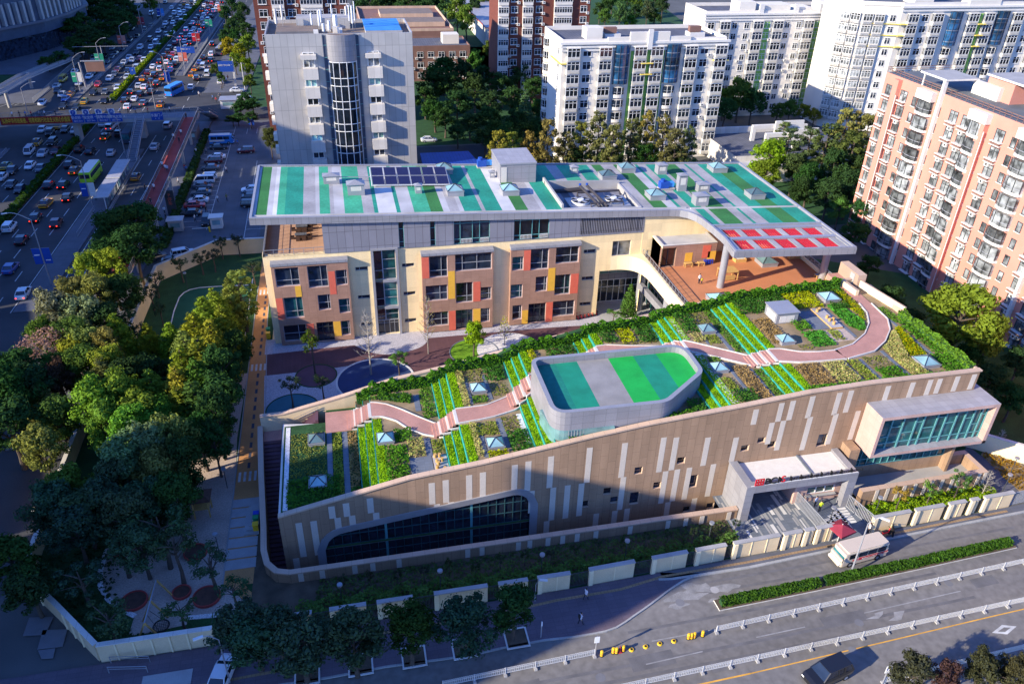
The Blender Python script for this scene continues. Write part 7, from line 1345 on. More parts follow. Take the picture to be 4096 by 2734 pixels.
def bare_proto(seed, tips=0):
 t=thing('tree', 'x', 'tree');q=random.Random(seed);tk=MB();tk.tube([(0, 0, 0), (.05, 0, 2.5), (0, .05, 7.5)], [.12, .09, .02], 'bark_pale', 6);cr=MB()
 for i in range(34):
  z=1.7+5.4*i/34;a=i*2.4;r=1.9*(1-(z-1.7)/7.5);e=Vector((r*cos(a), r*sin(a), z+r*.75));m_=Vector((r*.5*cos(a+.1), r*.5*sin(a+.1), z+r*.28));tk.tube([(0, 0, z), m_, e], [.045, .03, .012], 'bark_pale', 4)
  for k in range(3):f=m_+(e-m_)*q.uniform(.1, .9);tk.tube([f, f+Vector((q.uniform(-.4, .4), q.uniform(-.4, .4), q.uniform(.2, .6)))], [.018, .008], 'bark_pale', 3)
  for k in range(tips):f=m_+(e-m_)*q.uniform(.2, 1.1)+Vector([q.uniform(-.15, .15)for _ in range(3)]);s=.13;cr.face([f+Vector((-s, 0, 0)), f+Vector((0, s*.6, s*.5)), f+Vector((s, 0, 0)), f+Vector((0, -s*.6, -s*.3))], 'leaf_yellow')
 tk.build('trunk', t)
 if tips:cr.build('crown', t)
 return t
TP={'b1':tree_proto('broad', 1), 'b2':tree_proto('broad', 2), 'b3':tree_proto('broad', 3), 'c1':tree_proto('cone', 4, 6000, .34), 'c2':tree_proto('cone', 5, 6000, .34), 'ced':tree_proto('cedar', 6, 4200, .5), 'l1':tree_proto('loose', 7, 1500, .32), 'l2':tree_proto('loose', 8, 1100, .32), 'p1':tree_proto('poplar', 9, 1900, .38), 'p2':tree_proto('poplar', 10, 2200, .38), 'bare':bare_proto(11), 'bud':bare_proto(12, 7), 'bf':tree_proto('broad', 13, 2400, .52), 'bf2':tree_proto('broad', 14, 2400, .52), 'pk':tree_proto('broad', 15, 2600, .26, 'bark_pale')}
tused=set()
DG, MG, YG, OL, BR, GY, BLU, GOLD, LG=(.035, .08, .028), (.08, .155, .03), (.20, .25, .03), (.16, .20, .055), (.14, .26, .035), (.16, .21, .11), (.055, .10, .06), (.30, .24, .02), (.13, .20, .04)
def put_tree(k, loc, s, col, label, group, name='tree', cat='tree', sz=None):
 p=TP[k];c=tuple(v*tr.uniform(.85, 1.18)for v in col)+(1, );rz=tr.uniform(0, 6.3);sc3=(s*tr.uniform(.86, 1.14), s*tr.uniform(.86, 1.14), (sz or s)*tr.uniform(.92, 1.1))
 if k not in tused:
  tused.add(k);o=p;o.location=loc;o.rotation_euler=(0, 0, rz);o.scale=sc3;o['label']=label;o['group']=group;o['category']=cat
  for ch in KIDS[p.name]:ch.color=c
 else:o=dup(p, loc, rz, label, group, cat, sc3, c)
 return o
def trees(L, where, group, D=((0, 0), 1)):
 """L: (px, py of the crown centre, proto, height, crown radius, colour, colour word)"""
 R0={'b':3.4, 'c':1.9, 'l':2.8, 'p':1.9, 'ced':3.6, 'bare':1.9, 'bud':1.9};out=[]
 n=0
 for i, (x, y, k, h, r, col, w)in enumerate(sorted(L, key=lambda e:e[0])):
  zc=h*(.62 if k[0]in 'blp' and k[:2]!='ba' else .5);g=C(*D, x, y, zc);g.z=0;r0=R0.get(k, R0.get(k[0]));s=r/r0
  put_tree(k, g, s, col, f'{w} tree {where}, {ordn(i+1)} from the left', group, sz=h/(9.6 if k[0]in 'bl' and k!='bare' and k!='bud' else 9.8 if k[0]in 'cp' else 7.6))
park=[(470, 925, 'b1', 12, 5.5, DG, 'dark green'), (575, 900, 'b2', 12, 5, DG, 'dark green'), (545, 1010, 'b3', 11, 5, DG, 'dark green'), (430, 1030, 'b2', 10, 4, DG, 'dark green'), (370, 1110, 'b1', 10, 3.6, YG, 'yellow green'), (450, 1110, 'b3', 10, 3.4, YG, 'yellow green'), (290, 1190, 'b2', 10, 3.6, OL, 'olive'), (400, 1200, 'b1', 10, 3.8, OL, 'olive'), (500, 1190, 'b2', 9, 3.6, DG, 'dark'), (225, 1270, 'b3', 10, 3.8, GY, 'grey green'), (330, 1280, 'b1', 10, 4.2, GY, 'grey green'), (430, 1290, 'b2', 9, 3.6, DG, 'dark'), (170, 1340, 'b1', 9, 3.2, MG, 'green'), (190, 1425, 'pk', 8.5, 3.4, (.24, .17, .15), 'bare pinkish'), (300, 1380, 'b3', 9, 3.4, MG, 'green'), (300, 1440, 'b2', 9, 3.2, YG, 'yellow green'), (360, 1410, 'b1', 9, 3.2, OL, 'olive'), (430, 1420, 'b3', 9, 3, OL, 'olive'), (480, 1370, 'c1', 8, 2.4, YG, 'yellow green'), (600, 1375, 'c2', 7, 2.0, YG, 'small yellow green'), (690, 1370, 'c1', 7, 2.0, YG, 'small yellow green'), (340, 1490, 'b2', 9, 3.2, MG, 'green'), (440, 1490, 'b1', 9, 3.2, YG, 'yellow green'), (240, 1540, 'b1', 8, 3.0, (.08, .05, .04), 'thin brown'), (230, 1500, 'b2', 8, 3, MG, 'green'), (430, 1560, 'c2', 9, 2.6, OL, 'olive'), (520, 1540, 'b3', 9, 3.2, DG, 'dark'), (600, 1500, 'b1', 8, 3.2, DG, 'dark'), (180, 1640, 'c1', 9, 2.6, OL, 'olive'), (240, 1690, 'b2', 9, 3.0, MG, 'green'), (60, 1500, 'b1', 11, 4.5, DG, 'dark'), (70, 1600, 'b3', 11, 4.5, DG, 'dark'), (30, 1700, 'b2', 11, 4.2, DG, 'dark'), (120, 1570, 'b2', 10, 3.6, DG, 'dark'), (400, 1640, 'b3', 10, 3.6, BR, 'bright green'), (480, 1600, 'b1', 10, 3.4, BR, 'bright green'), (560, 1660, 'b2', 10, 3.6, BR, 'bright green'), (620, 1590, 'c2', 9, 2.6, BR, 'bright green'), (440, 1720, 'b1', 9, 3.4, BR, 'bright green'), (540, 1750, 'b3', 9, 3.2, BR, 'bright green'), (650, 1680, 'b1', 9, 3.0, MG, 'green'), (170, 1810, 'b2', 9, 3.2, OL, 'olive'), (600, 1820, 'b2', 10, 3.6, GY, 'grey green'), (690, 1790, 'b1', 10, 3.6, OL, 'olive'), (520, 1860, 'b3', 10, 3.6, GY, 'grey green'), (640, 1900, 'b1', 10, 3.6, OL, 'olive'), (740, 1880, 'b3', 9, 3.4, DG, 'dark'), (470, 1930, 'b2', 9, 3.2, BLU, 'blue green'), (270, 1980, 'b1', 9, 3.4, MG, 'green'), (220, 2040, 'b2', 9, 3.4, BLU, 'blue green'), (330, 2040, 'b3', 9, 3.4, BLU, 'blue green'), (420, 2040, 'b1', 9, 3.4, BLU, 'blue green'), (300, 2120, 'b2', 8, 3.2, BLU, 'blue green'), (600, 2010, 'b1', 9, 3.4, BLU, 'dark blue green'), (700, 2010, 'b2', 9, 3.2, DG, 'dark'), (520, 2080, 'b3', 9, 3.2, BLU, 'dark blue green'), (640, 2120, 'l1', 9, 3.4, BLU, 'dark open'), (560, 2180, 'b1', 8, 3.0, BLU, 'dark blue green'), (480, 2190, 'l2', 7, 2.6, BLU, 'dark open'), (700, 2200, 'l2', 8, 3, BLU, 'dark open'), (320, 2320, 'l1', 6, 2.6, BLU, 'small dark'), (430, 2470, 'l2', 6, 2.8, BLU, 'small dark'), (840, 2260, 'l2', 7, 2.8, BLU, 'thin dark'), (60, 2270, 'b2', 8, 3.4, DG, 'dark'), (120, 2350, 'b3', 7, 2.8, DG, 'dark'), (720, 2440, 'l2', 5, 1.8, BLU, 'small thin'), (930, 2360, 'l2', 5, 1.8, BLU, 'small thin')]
trees(park, 'in the walled park left of the school', 'park trees left of the school')
con=[(965, 1190, 'p2', 10, 2.6, OL, 'tall olive'), (930, 1230, 'c1', 9, 2.2, OL, 'olive'), (870, 1260, 'c2', 10, 2.6, YG, 'yellow green'), (830, 1320, 'c1', 10, 2.8, YG, 'yellow green'), (900, 1330, 'c2', 10, 2.8, YG, 'yellow green'), (790, 1370, 'c2', 10, 2.8, YG, 'yellow green'), (860, 1410, 'c1', 11, 3.0, YG, 'yellow green'), (940, 1390, 'b2', 9, 2.8, DG, 'dark'), (750, 1430, 'c1', 10, 2.6, OL, 'olive'), (810, 1480, 'c2', 11, 3, YG, 'yellow green'), (890, 1500, 'b1', 10, 3.2, DG, 'dark'), (740, 1510, 'c2', 10, 2.8, YG, 'yellow green'), (800, 1560, 'c1', 11, 3.0, MG, 'green'), (890, 1590, 'b3', 10, 3.2, DG, 'dark'), (730, 1590, 'c2', 10, 2.8, YG, 'yellow green'), (790, 1650, 'c1', 10, 3.0, MG, 'green'), (870, 1680, 'b2', 10, 3.2, DG, 'dark'), (730, 1670, 'c2', 9, 2.6, YG, 'yellow green'), (800, 1740, 'b1', 9, 3.2, DG, 'dark'), (860, 1780, 'b3', 8, 2.6, DG, 'dark')]
trees(con, 'in the dense row beside the running path', 'dense row of trees by the running path')
trees([(x, y, k, 5.5, 1.7, (.05, .075, .05), 'thin young')for x, y, k in((720, 1060, 'l2'), (800, 1030, 'l1'), (850, 1020, 'l2'), (880, 970, 'l1'), (950, 960, 'l2'), (620, 1120, 'l2'), (640, 1240, 'l2'), (600, 1170, 'l1'), (560, 1330, 'l2'), (1010, 1080, 'l2'))], 'along the bent tan wall by the turf', 'young trees along the tan wall')
street=[(330, 1330, D4), (660, 1290, D4), (1020, 1220, D4), (1370, 1160, D4), (90, 1060, DM)]
for i, (x, y, D)in enumerate(street):g=C(*D, x, y, 5.2);g.z=0;put_tree(('b1', 'b3', 'b2', 'b1', 'b2')[i], g, (1.05, .95, .9, .95, .8)[i], (BLU, BLU, (.03, .055, .02), (.03, .07, .05), (.03, .07, .03))[i], f'dense dark street tree on the front pavement, {ordn(i+1)} pit from the left', 'street trees on the front pavement', sz=.8)
trees([(30, 1280, 'b3', 7.5, 3.4, BLU, 'dark'), (-60, 1220, 'b1', 7.5, 3.0, BLU, 'dark'), (180, 1250, 'b2', 7, 2.6, BLU, 'dark')], 'crowded at the left end of the front pavement', 'street trees at the lower left', D4)
trees([(1030, 1500, 'b2', 6, 1.9, (.06, .07, .04), 'dark sunlit'), (1240, 1540, 'b1', 5, 1.6, (.07, .04, .04), 'reddish'), (1480, 1470, 'b3', 6.5, 2.0, (.06, .07, .04), 'dark sunlit'), (1560, 1520, 'l1', 6, 2.0, (.07, .07, .04), 'open dark'), (1680, 1530, 'b2', 6, 1.8, (.05, .06, .03), 'dark')], 'on the near verge in the bottom right corner', 'trees in the bottom right corner', DR)
for(x, y), k, s, sz, col, w in(((432, 1070), 'l2', .75, .95, (.07, .13, .02), 'thin green tree in the plum disc of the courtyard'), ((800, 1070), 'bare', 1.15, 1.35, OL, 'leafless pale tree in the dark blue disc of the courtyard'), ((987, 1100), 'l1', .62, .62, (.09, .20, .05), 'leafy light green tree at the right rim of the blue disc'), ((1178, 930), 'bud', .95, 1.35, (.25, .25, .04), 'tall slender budding tree staked beside the entrance apron'), ((1478, 950), 'b2', .62, .62, (.20, .36, .02), 'bright green tree on the round lawn of the courtyard'), ((1680, 875), 'bud', .62, .75, (.25, .28, .02), 'small staked tree on the white gravel disc'), ((285, 1290), 'l2', .62, .62, (.04, .07, .04), 'dark small tree in the teal disc at the courtyard corner'), ((490, 1235), 'l2', .5, .5, (.04, .07, .04), 'low dark tree between the teal and plum discs')):
 put_tree(k, C(*D1, x, y), s, col, w, 'courtyard trees', sz=sz)
for(x, y), k, s, sz, w in(((840, 715), 'c1', .7, .75, 'upright green pine at the right end of the courtyard'), ((745, 745), 'l2', .45, .4, 'gnarled low pine with a bent trunk beside the upright pine')):put_tree(k, C(*D2, x, y), s, (.09, .17, .04), w, 'courtyard pines', sz=sz)
for i, (x, y, s, c, w, k)in enumerate(((925, 470, .5, (.28, .26, .04), 'yellowish', 'l2'), (1120, 440, .45, (.10, .20, .04), 'green', 'l2'), (1290, 400, .55, (.09, .18, .04), 'green', 'l1'), (1470, 375, .6, OL, 'bare', 'bare'), (1560, 90, .5, (.3, .28, .1), 'pale bare', 'bare'))):put_tree(k, C(*DR, x, y), s, c, f'small {w} tree by the right part of the boundary wall, {ordn(i+1)} from the left', 'small trees right of the gatehouse', sz=s)
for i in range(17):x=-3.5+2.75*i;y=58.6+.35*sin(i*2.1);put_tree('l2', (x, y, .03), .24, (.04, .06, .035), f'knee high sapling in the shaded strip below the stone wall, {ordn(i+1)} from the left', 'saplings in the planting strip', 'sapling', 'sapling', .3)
trees([(x, y, k, h, r, c, w)for x, y, k, h, r, c, w in((1990, 625, 'p1', 12, 2.4, (.22, .22, .05), 'olive'), (2050, 610, 'p2', 12, 2.6, (.22, .22, .05), 'olive'), (2120, 612, 'p1', 12, 2.6, (.20, .20, .06), 'olive'), (2190, 600, 'p2', 14, 2.8, (.17, .17, .06), 'olive'), (2260, 605, 'p1', 13, 2.6, (.13, .14, .06), 'dark olive'), (2320, 585, 'p2', 14, 3, (.20, .20, .05), 'olive'), (2390, 575, 'p1', 15, 3, (.15, .16, .06), 'olive'), (2450, 590, 'p2', 15, 2.8, (.16, .17, .06), 'olive'), (2520, 580, 'p1', 14, 3, (.13, .14, .06), 'dark olive'), (2580, 570, 'p2', 15, 2.8, (.20, .20, .05), 'olive'), (2650, 575, 'p1', 15, 3, (.13, .14, .06), 'dark olive'), (2700, 600, 'p2', 14, 2.6, (.13, .14, .06), 'dark olive'), (2750, 610, 'p1', 12, 2.4, (.13, .16, .06), 'dark olive'), (2160, 640, 'b2', 8, 3, DG, 'low dark'), (2300, 645, 'b1', 9, 3.4, DG, 'low dark'), (2440, 645, 'b3', 9, 3.4, DG, 'low dark'), (2580, 640, 'b2', 9, 3.4, DG, 'low dark'), (2700, 640, 'b1', 9, 3.0, DG, 'low dark'))], 'in the row behind the school roof', 'row of trees behind the school')
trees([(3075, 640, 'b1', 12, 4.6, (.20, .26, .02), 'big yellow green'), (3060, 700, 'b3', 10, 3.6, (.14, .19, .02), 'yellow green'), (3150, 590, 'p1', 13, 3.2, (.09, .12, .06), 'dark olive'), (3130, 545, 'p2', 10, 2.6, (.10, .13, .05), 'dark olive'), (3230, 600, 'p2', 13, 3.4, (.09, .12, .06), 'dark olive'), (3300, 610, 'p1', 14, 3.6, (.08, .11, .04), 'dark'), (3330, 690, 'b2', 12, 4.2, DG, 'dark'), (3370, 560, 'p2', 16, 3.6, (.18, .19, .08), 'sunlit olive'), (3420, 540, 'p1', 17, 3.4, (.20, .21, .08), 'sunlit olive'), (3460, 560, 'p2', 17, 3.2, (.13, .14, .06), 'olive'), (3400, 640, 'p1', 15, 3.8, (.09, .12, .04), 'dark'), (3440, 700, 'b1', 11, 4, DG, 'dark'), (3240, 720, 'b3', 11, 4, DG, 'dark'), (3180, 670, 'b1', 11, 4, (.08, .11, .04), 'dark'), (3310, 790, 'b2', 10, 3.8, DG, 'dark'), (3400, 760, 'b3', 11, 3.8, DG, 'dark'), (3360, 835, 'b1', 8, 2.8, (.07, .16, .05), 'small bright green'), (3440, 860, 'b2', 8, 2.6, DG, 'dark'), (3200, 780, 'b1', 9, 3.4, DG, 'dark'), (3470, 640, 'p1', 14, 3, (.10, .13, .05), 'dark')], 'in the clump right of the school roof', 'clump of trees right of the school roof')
put_tree('b3', Vector((*C(*D3, 1400, 690, 9)[:2], 0)), 1.75, (.17, .21, .03), 'huge golden green tree in front of the orange apartment block', 'golden trees', sz=1.35);put_tree('b2', Vector((*C(*D3, 1580, 800, 7.5)[:2], 0)), 1.15, (.17, .21, .03), 'smaller golden green tree right below the huge one', 'golden trees', sz=1.05)
trees([(3560, 1200, 'b1', 6, 3, DG, 'dark'), (3640, 1280, 'b2', 6, 3, DG, 'dark'), (3740, 1380, 'b3', 6, 3, DG, 'dark'), (3480, 1060, 'b2', 5, 2.6, DG, 'dark'), (3860, 1440, 'b1', 6, 3, DG, 'dark'), (3960, 1520, 'b2', 6, 3, DG, 'dark'), (4050, 1600, 'b3', 6, 3, DG, 'dark'), (3420, 940, 'b3', 6, 3, DG, 'dark'), (4080, 1440, 'b1', 7, 3, DG, 'dark'), (3960, 1330, 'b2', 6, 2.6, DG, 'dark')], 'in the shaded strip below the orange block', 'shaded trees below the orange block')
trees([(1080, 560, 'b1', 8, 2.3, (.07, .10, .03), 'upright green')], 'at the left corner of the office tower', 'trees near the office tower')
trees([(x, y, k, h, r, c, w)for x, y, k, h, r, c, w in((1730, 340, 'bf', 13, 5.5, DG, 'dark'), (1770, 280, 'bf2', 13, 5.5, DG, 'dark'), (1830, 420, 'bf', 10, 5, DG, 'dark'), (1900, 360, 'bf2', 11, 5, DG, 'dark'), (1960, 420, 'bf', 10, 4.6, DG, 'dark'), (2010, 340, 'bf2', 11, 5, DG, 'dark'), (2080, 310, 'bf', 12, 4.6, DG, 'dark'), (2130, 360, 'bf2', 11, 4.6, DG, 'dark'), (2100, 440, 'ced', 13, 3.8, (.08, .14, .06), 'tall layered cedar'), (2060, 480, 'bf', 8, 4, DG, 'dark'), (1980, 520, 'bf2', 8, 4, DG, 'dark'), (1880, 500, 'bf', 7, 3.6, DG, 'dark'), (2150, 520, 'bf', 8, 3.6, DG, 'dark'), (1740, 450, 'bf2', 9, 4.4, DG, 'dark'), (1700, 400, 'bf', 9, 4.4, DG, 'dark'), (1800, 350, 'bf', 12, 5, DG, 'dark'), (1860, 300, 'bf2', 12, 4.6, DG, 'dark'), (1930, 310, 'bf', 10, 4.4, DG, 'dark'), (1780, 480, 'bf', 8, 4, DG, 'dark'), (1830, 540, 'bf2', 6, 3.4, DG, 'dark'), (1940, 560, 'bf', 7, 3.6, DG, 'dark'), (2030, 550, 'bf2', 8, 3.8, DG, 'dark'), (2100, 540, 'bf', 8, 3.8, DG, 'dark'), (2050, 400, 'bf', 10, 4.6, DG, 'dark'), (1960, 470, 'bf2', 9, 4.2, DG, 'dark'), (2150, 440, 'bf2', 9, 3.6, DG, 'dark'), (2120, 280, 'bf', 10, 4, DG, 'dark'), (1900, 250, 'bf', 9, 3.6, (.06, .14, .03), 'green'), (1960, 200, 'bf2', 9, 3.4, (.08, .16, .03), 'green'), (1985, 140, 'bf', 9, 3.4, (.08, .16, .03), 'green'))], 'in the dark grove behind the office tower', 'grove behind the office tower')
trees([(x, y, k, h, r, c, w)for x, y, k, h, r, c, w in((1830, 50, 'bf', 16, 5.5, (.10, .16, .03), 'sunlit green'), (1865, 90, 'bf2', 15, 5, (.10, .16, .03), 'sunlit green'), (1480, 10, 'bf', 12, 6, DG, 'dark'), (1560, 15, 'bf2', 12, 6, DG, 'dark'), (1640, 20, 'bf', 12, 6, DG, 'dark'), (1720, 20, 'bf2', 12, 6, DG, 'dark'), (1440, 40, 'bf', 11, 5, DG, 'dark'), (1930, 5, 'bf', 11, 5, MG, 'green'), (2430, 20, 'bf2', 11, 4.6, DG, 'dark'), (2480, 60, 'bf', 13, 4.6, (.07, .11, .05), 'grey green'), (2420, 70, 'bf2', 10, 4, MG, 'green'), (2590, 45, 'bf', 13, 4.4, (.06, .09, .05), 'dark olive'), (2550, 20, 'bf', 10, 4, MG, 'green'), (2650, 30, 'bf2', 11, 4.2, DG, 'dark'), (2400, 40, 'bf', 10, 4.6, DG, 'dark'), (2510, 10, 'bf2', 10, 5, DG, 'dark'), (2540, 50, 'bf', 10, 4.6, DG, 'dark'), (2620, 10, 'bf', 10, 5, DG, 'dark'), (2450, 5, 'bf', 10, 5, DG, 'dark'), (2620, 70, 'bf2', 9, 4, DG, 'dark'), (2520, 90, 'bf', 8, 3.6, MG, 'green'), (1900, 30, 'bf2', 11, 5, DG, 'dark'), (1780, 20, 'bf', 12, 6, DG, 'dark'), (1600, 5, 'bf2', 12, 6, DG, 'dark'), (1680, 5, 'bf', 12, 6, DG, 'dark'), (1520, 30, 'bf', 11, 5.5, DG, 'dark'), (1680, 50, 'bf2', 10, 5, DG, 'dark'), (1600, 45, 'bf', 10, 5, DG, 'dark'), (1750, 60, 'bf', 9, 4.6, DG, 'dark'))], 'beyond the office tower at the top edge', 'trees along the top edge')
trees([(x, y, k, h, r, c, w)for x, y, k, h, r, c, w in((2900, 400, 'bf', 10, 4.2, MG, 'green'), (2960, 390, 'bf2', 12, 4.8, MG, 'green'), (3010, 420, 'bf', 10, 4.2, DG, 'dark'), (2900, 450, 'bf2', 9, 4, DG, 'dark'), (3110, 450, 'bf', 7, 3, (.06, .13, .03), 'green'), (3160, 445, 'bf2', 7, 3, (.06, .13, .03), 'green'), (3215, 450, 'bf', 6, 2.4, (.18, .16, .03), 'yellowing'), (3260, 460, 'bf2', 6, 2.6, (.20, .18, .03), 'yellowing'))], 'in the estate garden between the white blocks', 'trees in the estate garden')
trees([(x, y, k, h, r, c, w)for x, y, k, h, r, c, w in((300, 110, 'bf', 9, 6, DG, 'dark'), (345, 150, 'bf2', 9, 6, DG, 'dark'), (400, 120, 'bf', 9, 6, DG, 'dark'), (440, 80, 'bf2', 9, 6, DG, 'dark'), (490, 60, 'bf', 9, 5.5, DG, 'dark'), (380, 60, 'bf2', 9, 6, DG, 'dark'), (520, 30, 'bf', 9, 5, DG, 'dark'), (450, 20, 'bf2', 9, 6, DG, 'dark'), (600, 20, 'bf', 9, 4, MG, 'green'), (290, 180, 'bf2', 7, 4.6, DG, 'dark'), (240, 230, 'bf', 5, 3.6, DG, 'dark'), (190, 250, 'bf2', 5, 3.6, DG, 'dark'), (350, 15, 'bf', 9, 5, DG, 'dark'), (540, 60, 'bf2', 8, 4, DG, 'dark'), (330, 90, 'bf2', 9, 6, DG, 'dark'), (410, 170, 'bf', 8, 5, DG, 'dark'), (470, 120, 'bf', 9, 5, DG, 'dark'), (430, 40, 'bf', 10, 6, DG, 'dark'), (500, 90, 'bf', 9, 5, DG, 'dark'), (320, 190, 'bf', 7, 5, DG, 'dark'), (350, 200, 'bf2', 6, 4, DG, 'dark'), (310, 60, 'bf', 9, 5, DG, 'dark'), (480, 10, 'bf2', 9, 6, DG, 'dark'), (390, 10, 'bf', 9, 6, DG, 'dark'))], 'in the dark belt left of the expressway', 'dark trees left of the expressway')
trees([(x, y, k, h, r, c, w)for x, y, k, h, r, c, w in((915, 200, 'bf', 9, 3.4, (.20, .22, .02), 'yellow green'), (955, 210, 'bf2', 9, 3.4, (.20, .22, .02), 'yellow green'), (985, 270, 'bf', 8, 3, (.12, .20, .02), 'green'), (960, 90, 'bf2', 9, 3.6, DG, 'dark'), (930, 120, 'bf', 9, 3.4, DG, 'dark'), (945, 160, 'bf2', 8, 3, DG, 'dark'), (865, 280, 'bf', 6, 2.2, (.05, .09, .03), 'green'), (885, 310, 'bf2', 5.5, 1.8, (.05, .09, .03), 'green'), (960, 430, 'bf', 5, 2.8, DG, 'dark'), (1000, 470, 'bf2', 5, 2.6, DG, 'dark'), (930, 480, 'bf', 3, 2.4, DG, 'dark'), (985, 400, 'bf', 5, 2.8, DG, 'dark'), (900, 60, 'bf2', 9, 3.6, DG, 'dark'), (925, 30, 'bf', 9, 3.6, DG, 'dark'), (975, 50, 'bf2', 9, 3.6, DG, 'dark'), (985, 130, 'bf', 9, 3.6, DG, 'dark'), (905, 150, 'bf', 8, 3, DG, 'dark'), (990, 190, 'bf2', 9, 3.4, (.14, .2, .03), 'green'), (940, 250, 'bf', 7, 2.8, (.16, .22, .03), 'yellow green'), (1000, 330, 'bf', 6, 2.6, (.1, .16, .03), 'green'), (1010, 420, 'bf', 5, 2.6, DG, 'dark'), (950, 470, 'bf2', 4, 2.4, DG, 'dark'))], 'left of the red brick tower', 'trees left of the red brick tower')
hedge('median_hedge', [(HX(-66.2, 120), 120), (HX(-66.2, 246), 246)], lambda x, y:.15, 1.5, 1.2, (.04, .09, .015), 'leaf', 'dark hedge in the middle of the expressway before the footbridge', dens=16, size=.5)
hedge('median_hedge', [(HX(-66.2, 262), 262), (HX(-66.2, 330), 330)], lambda x, y:.15, 1.5, 1.2, (.16, .26, .015), 'leaf_yellow', 'sunlit yellow green hedge in the middle of the expressway beyond the footbridge', dens=14, size=.5)
hedge('median_hedge', [(HX(-66.2, 331), 331), (HX(-66.2, 480), 480)], lambda x, y:.15, 1.5, 1.2, (.07, .14, .015), 'leaf', 'far part of the hedge in the middle of the expressway up to the top edge', dens=8, size=.6)
for a, b, w in((206, 226, 'upper'), (172, 203, 'middle'), (150, 169, 'lower')):hedge('clipped_hedge', [(-34.6, a), (-34.4, b)], lambda x, y:.05, 1.6, 1.1, (.035, .07, .02), 'leaf_dark', f'dark clipped hedge between the pavement and the car park, {w} piece', dens=14, size=.5)
# OTHER BUILDINGS
def mesh_of(mb, name):o=mb.build(name);me=o.data;bpy.data.objects.remove(o);return me
def flatwin(w, h, n, g='glass_dark', fr='frame_white', sill=True):
 mb=MB();mb.face([(-w/2, -.03, 0), (w/2, -.03, 0), (w/2, -.03, h), (-w/2, -.03, h)], g)
 for k in range(n+1):x=-w/2+w*k/n;mb.box(x-.05, x+.05, -.1, -.02, 0, h, fr)
 for z in(0, h):mb.box(-w/2-.05, w/2+.05, -.1, -.02, z-.05, z+.05, fr)
 if n>1:mb.box(-w/2, w/2, -.09, -.025, h*.68, h*.72, fr)
 if sill:mb.box(-w/2-.15, w/2+.15, -.2, 0, -.16, -.06, 'white_trim')
 return mesh_of(mb, 'window')
def baywin(w, h, d, n, g='glass_dark', wall='white_render', rail=True):
 mb=MB();mb.box(-w/2, w/2, -d, 0, -.85, 0, wall);mb.box(-w/2-.08, w/2+.08, -d-.08, 0, h, h+.2, 'white_trim');mb.box(-w/2-.06, w/2+.06, -d-.06, 0, -.06, .04, 'white_trim')
 mb.box(-w/2+.03, w/2-.03, -d+.03, 0, .04, h, g)
 for k in range(n+1):x=-w/2+w*k/n;mb.box(x-.055, x+.055, -d-.02, -d+.06, 0, h, 'frame_white')
 for x in(-w/2, w/2):mb.box(x-.04, x+.04, -d*.5-.05, -d*.5+.05, 0, h, 'frame_white')
 mb.box(-w/2, w/2, -d-.02, -d+.05, h*.68, h*.73, 'frame_white')
 if rail:
  for z in(-.75, -.5, -.25):mb.box(-w/2-.1, w/2+.1, -d-.28, -d-.22, z, z+.08, 'kerb')
  for x in(-w/2-.1, 0, w/2+.1):mb.box(x-.03, x+.03, -d-.28, 0, -.85, -.8, 'kerb')
 return mesh_of(mb, 'bay_window')
def roundbay(r, d, h, g, a=.45, wall='white_trim', n=8, full=False):
 mb=MB();P=[(-r*cos(pi*k/n), -d*sin(pi*k/n)**.7)for k in range(n+1)]
 mb.prism(P, -a, 0, wall);mb.prism([(x*.95, y*.95)for x, y in P], 0, h, g);mb.prism(P, h, h+.12, wall)if full else None
 for x, y in P[1:-1:2]+([P[1]]if full else[]):mb.box(x-.05, x+.05, y-.03, y+.05, 0, h, 'frame_white' if full else 'frame_dark')
 mb.wall([(x*.97, y*.97)for x, y in P], h*.32, h*.36, .06, 'frame_grey')
 return mesh_of(mb, 'curved_balcony')
ac=MB();ac.box(-.42, .42, -.45, -.1, 0, .62, 'white_trim');ac.cyl(0, 0, 0, .001, .001, 'black', 3);ac.face([(.05+.22*cos(2*pi*k/10), -.46, .31+.22*sin(2*pi*k/10))for k in range(10)], 'frame_dark');ac.box(-.5, .5, -.5, 0, -.08, 0, 'kerb');AC=mesh_of(ac, 'air_conditioner')
WM={'w2':flatwin(2.0, 1.75, 2), 'w1':flatwin(1.5, 1.6, 2), 'w3':flatwin(3.4, 1.5, 4), 'bay':baywin(3.0, 1.95, .9, 3), 'bayl':baywin(2.4, 1.7, .7, 3, 'curtain_pale'), 'wt':flatwin(1.0, 1.55, 1, 'curtain_pale', 'frame_dark'), 'loft':flatwin(1.9, 1.9, 2, 'curtain_pale', 'frame_dark'), 'rb':roundbay(2.0, 1.1, 2.0, 'curtain_pale'), 'rw':roundbay(1.5, .9, 1.7, 'glass_dark', .8, 'white_render', 8, True), 'bl':roundbay(1.9, 1.3, 2.9, 'glass_blue', .1, 'facade_blue', 8), 'bw':baywin(3.0, 1.5, .5, 4, 'glass_dark', 'white_render', False), 'bws':baywin(5.5, 1.5, .4, 7, 'glass_dark', 'white_render', False)}
NM={'w2':'window', 'w1':'small_window', 'w3':'wide_window', 'bay':'bay_window', 'bayl':'bay_window', 'wt':'narrow_window', 'loft':'window', 'rb':'curved_balcony', 'rw':'curved_bay', 'bl':'blue_glass_bay', 'bw':'enclosed_balcony', 'bws':'long_enclosed_balcony'}
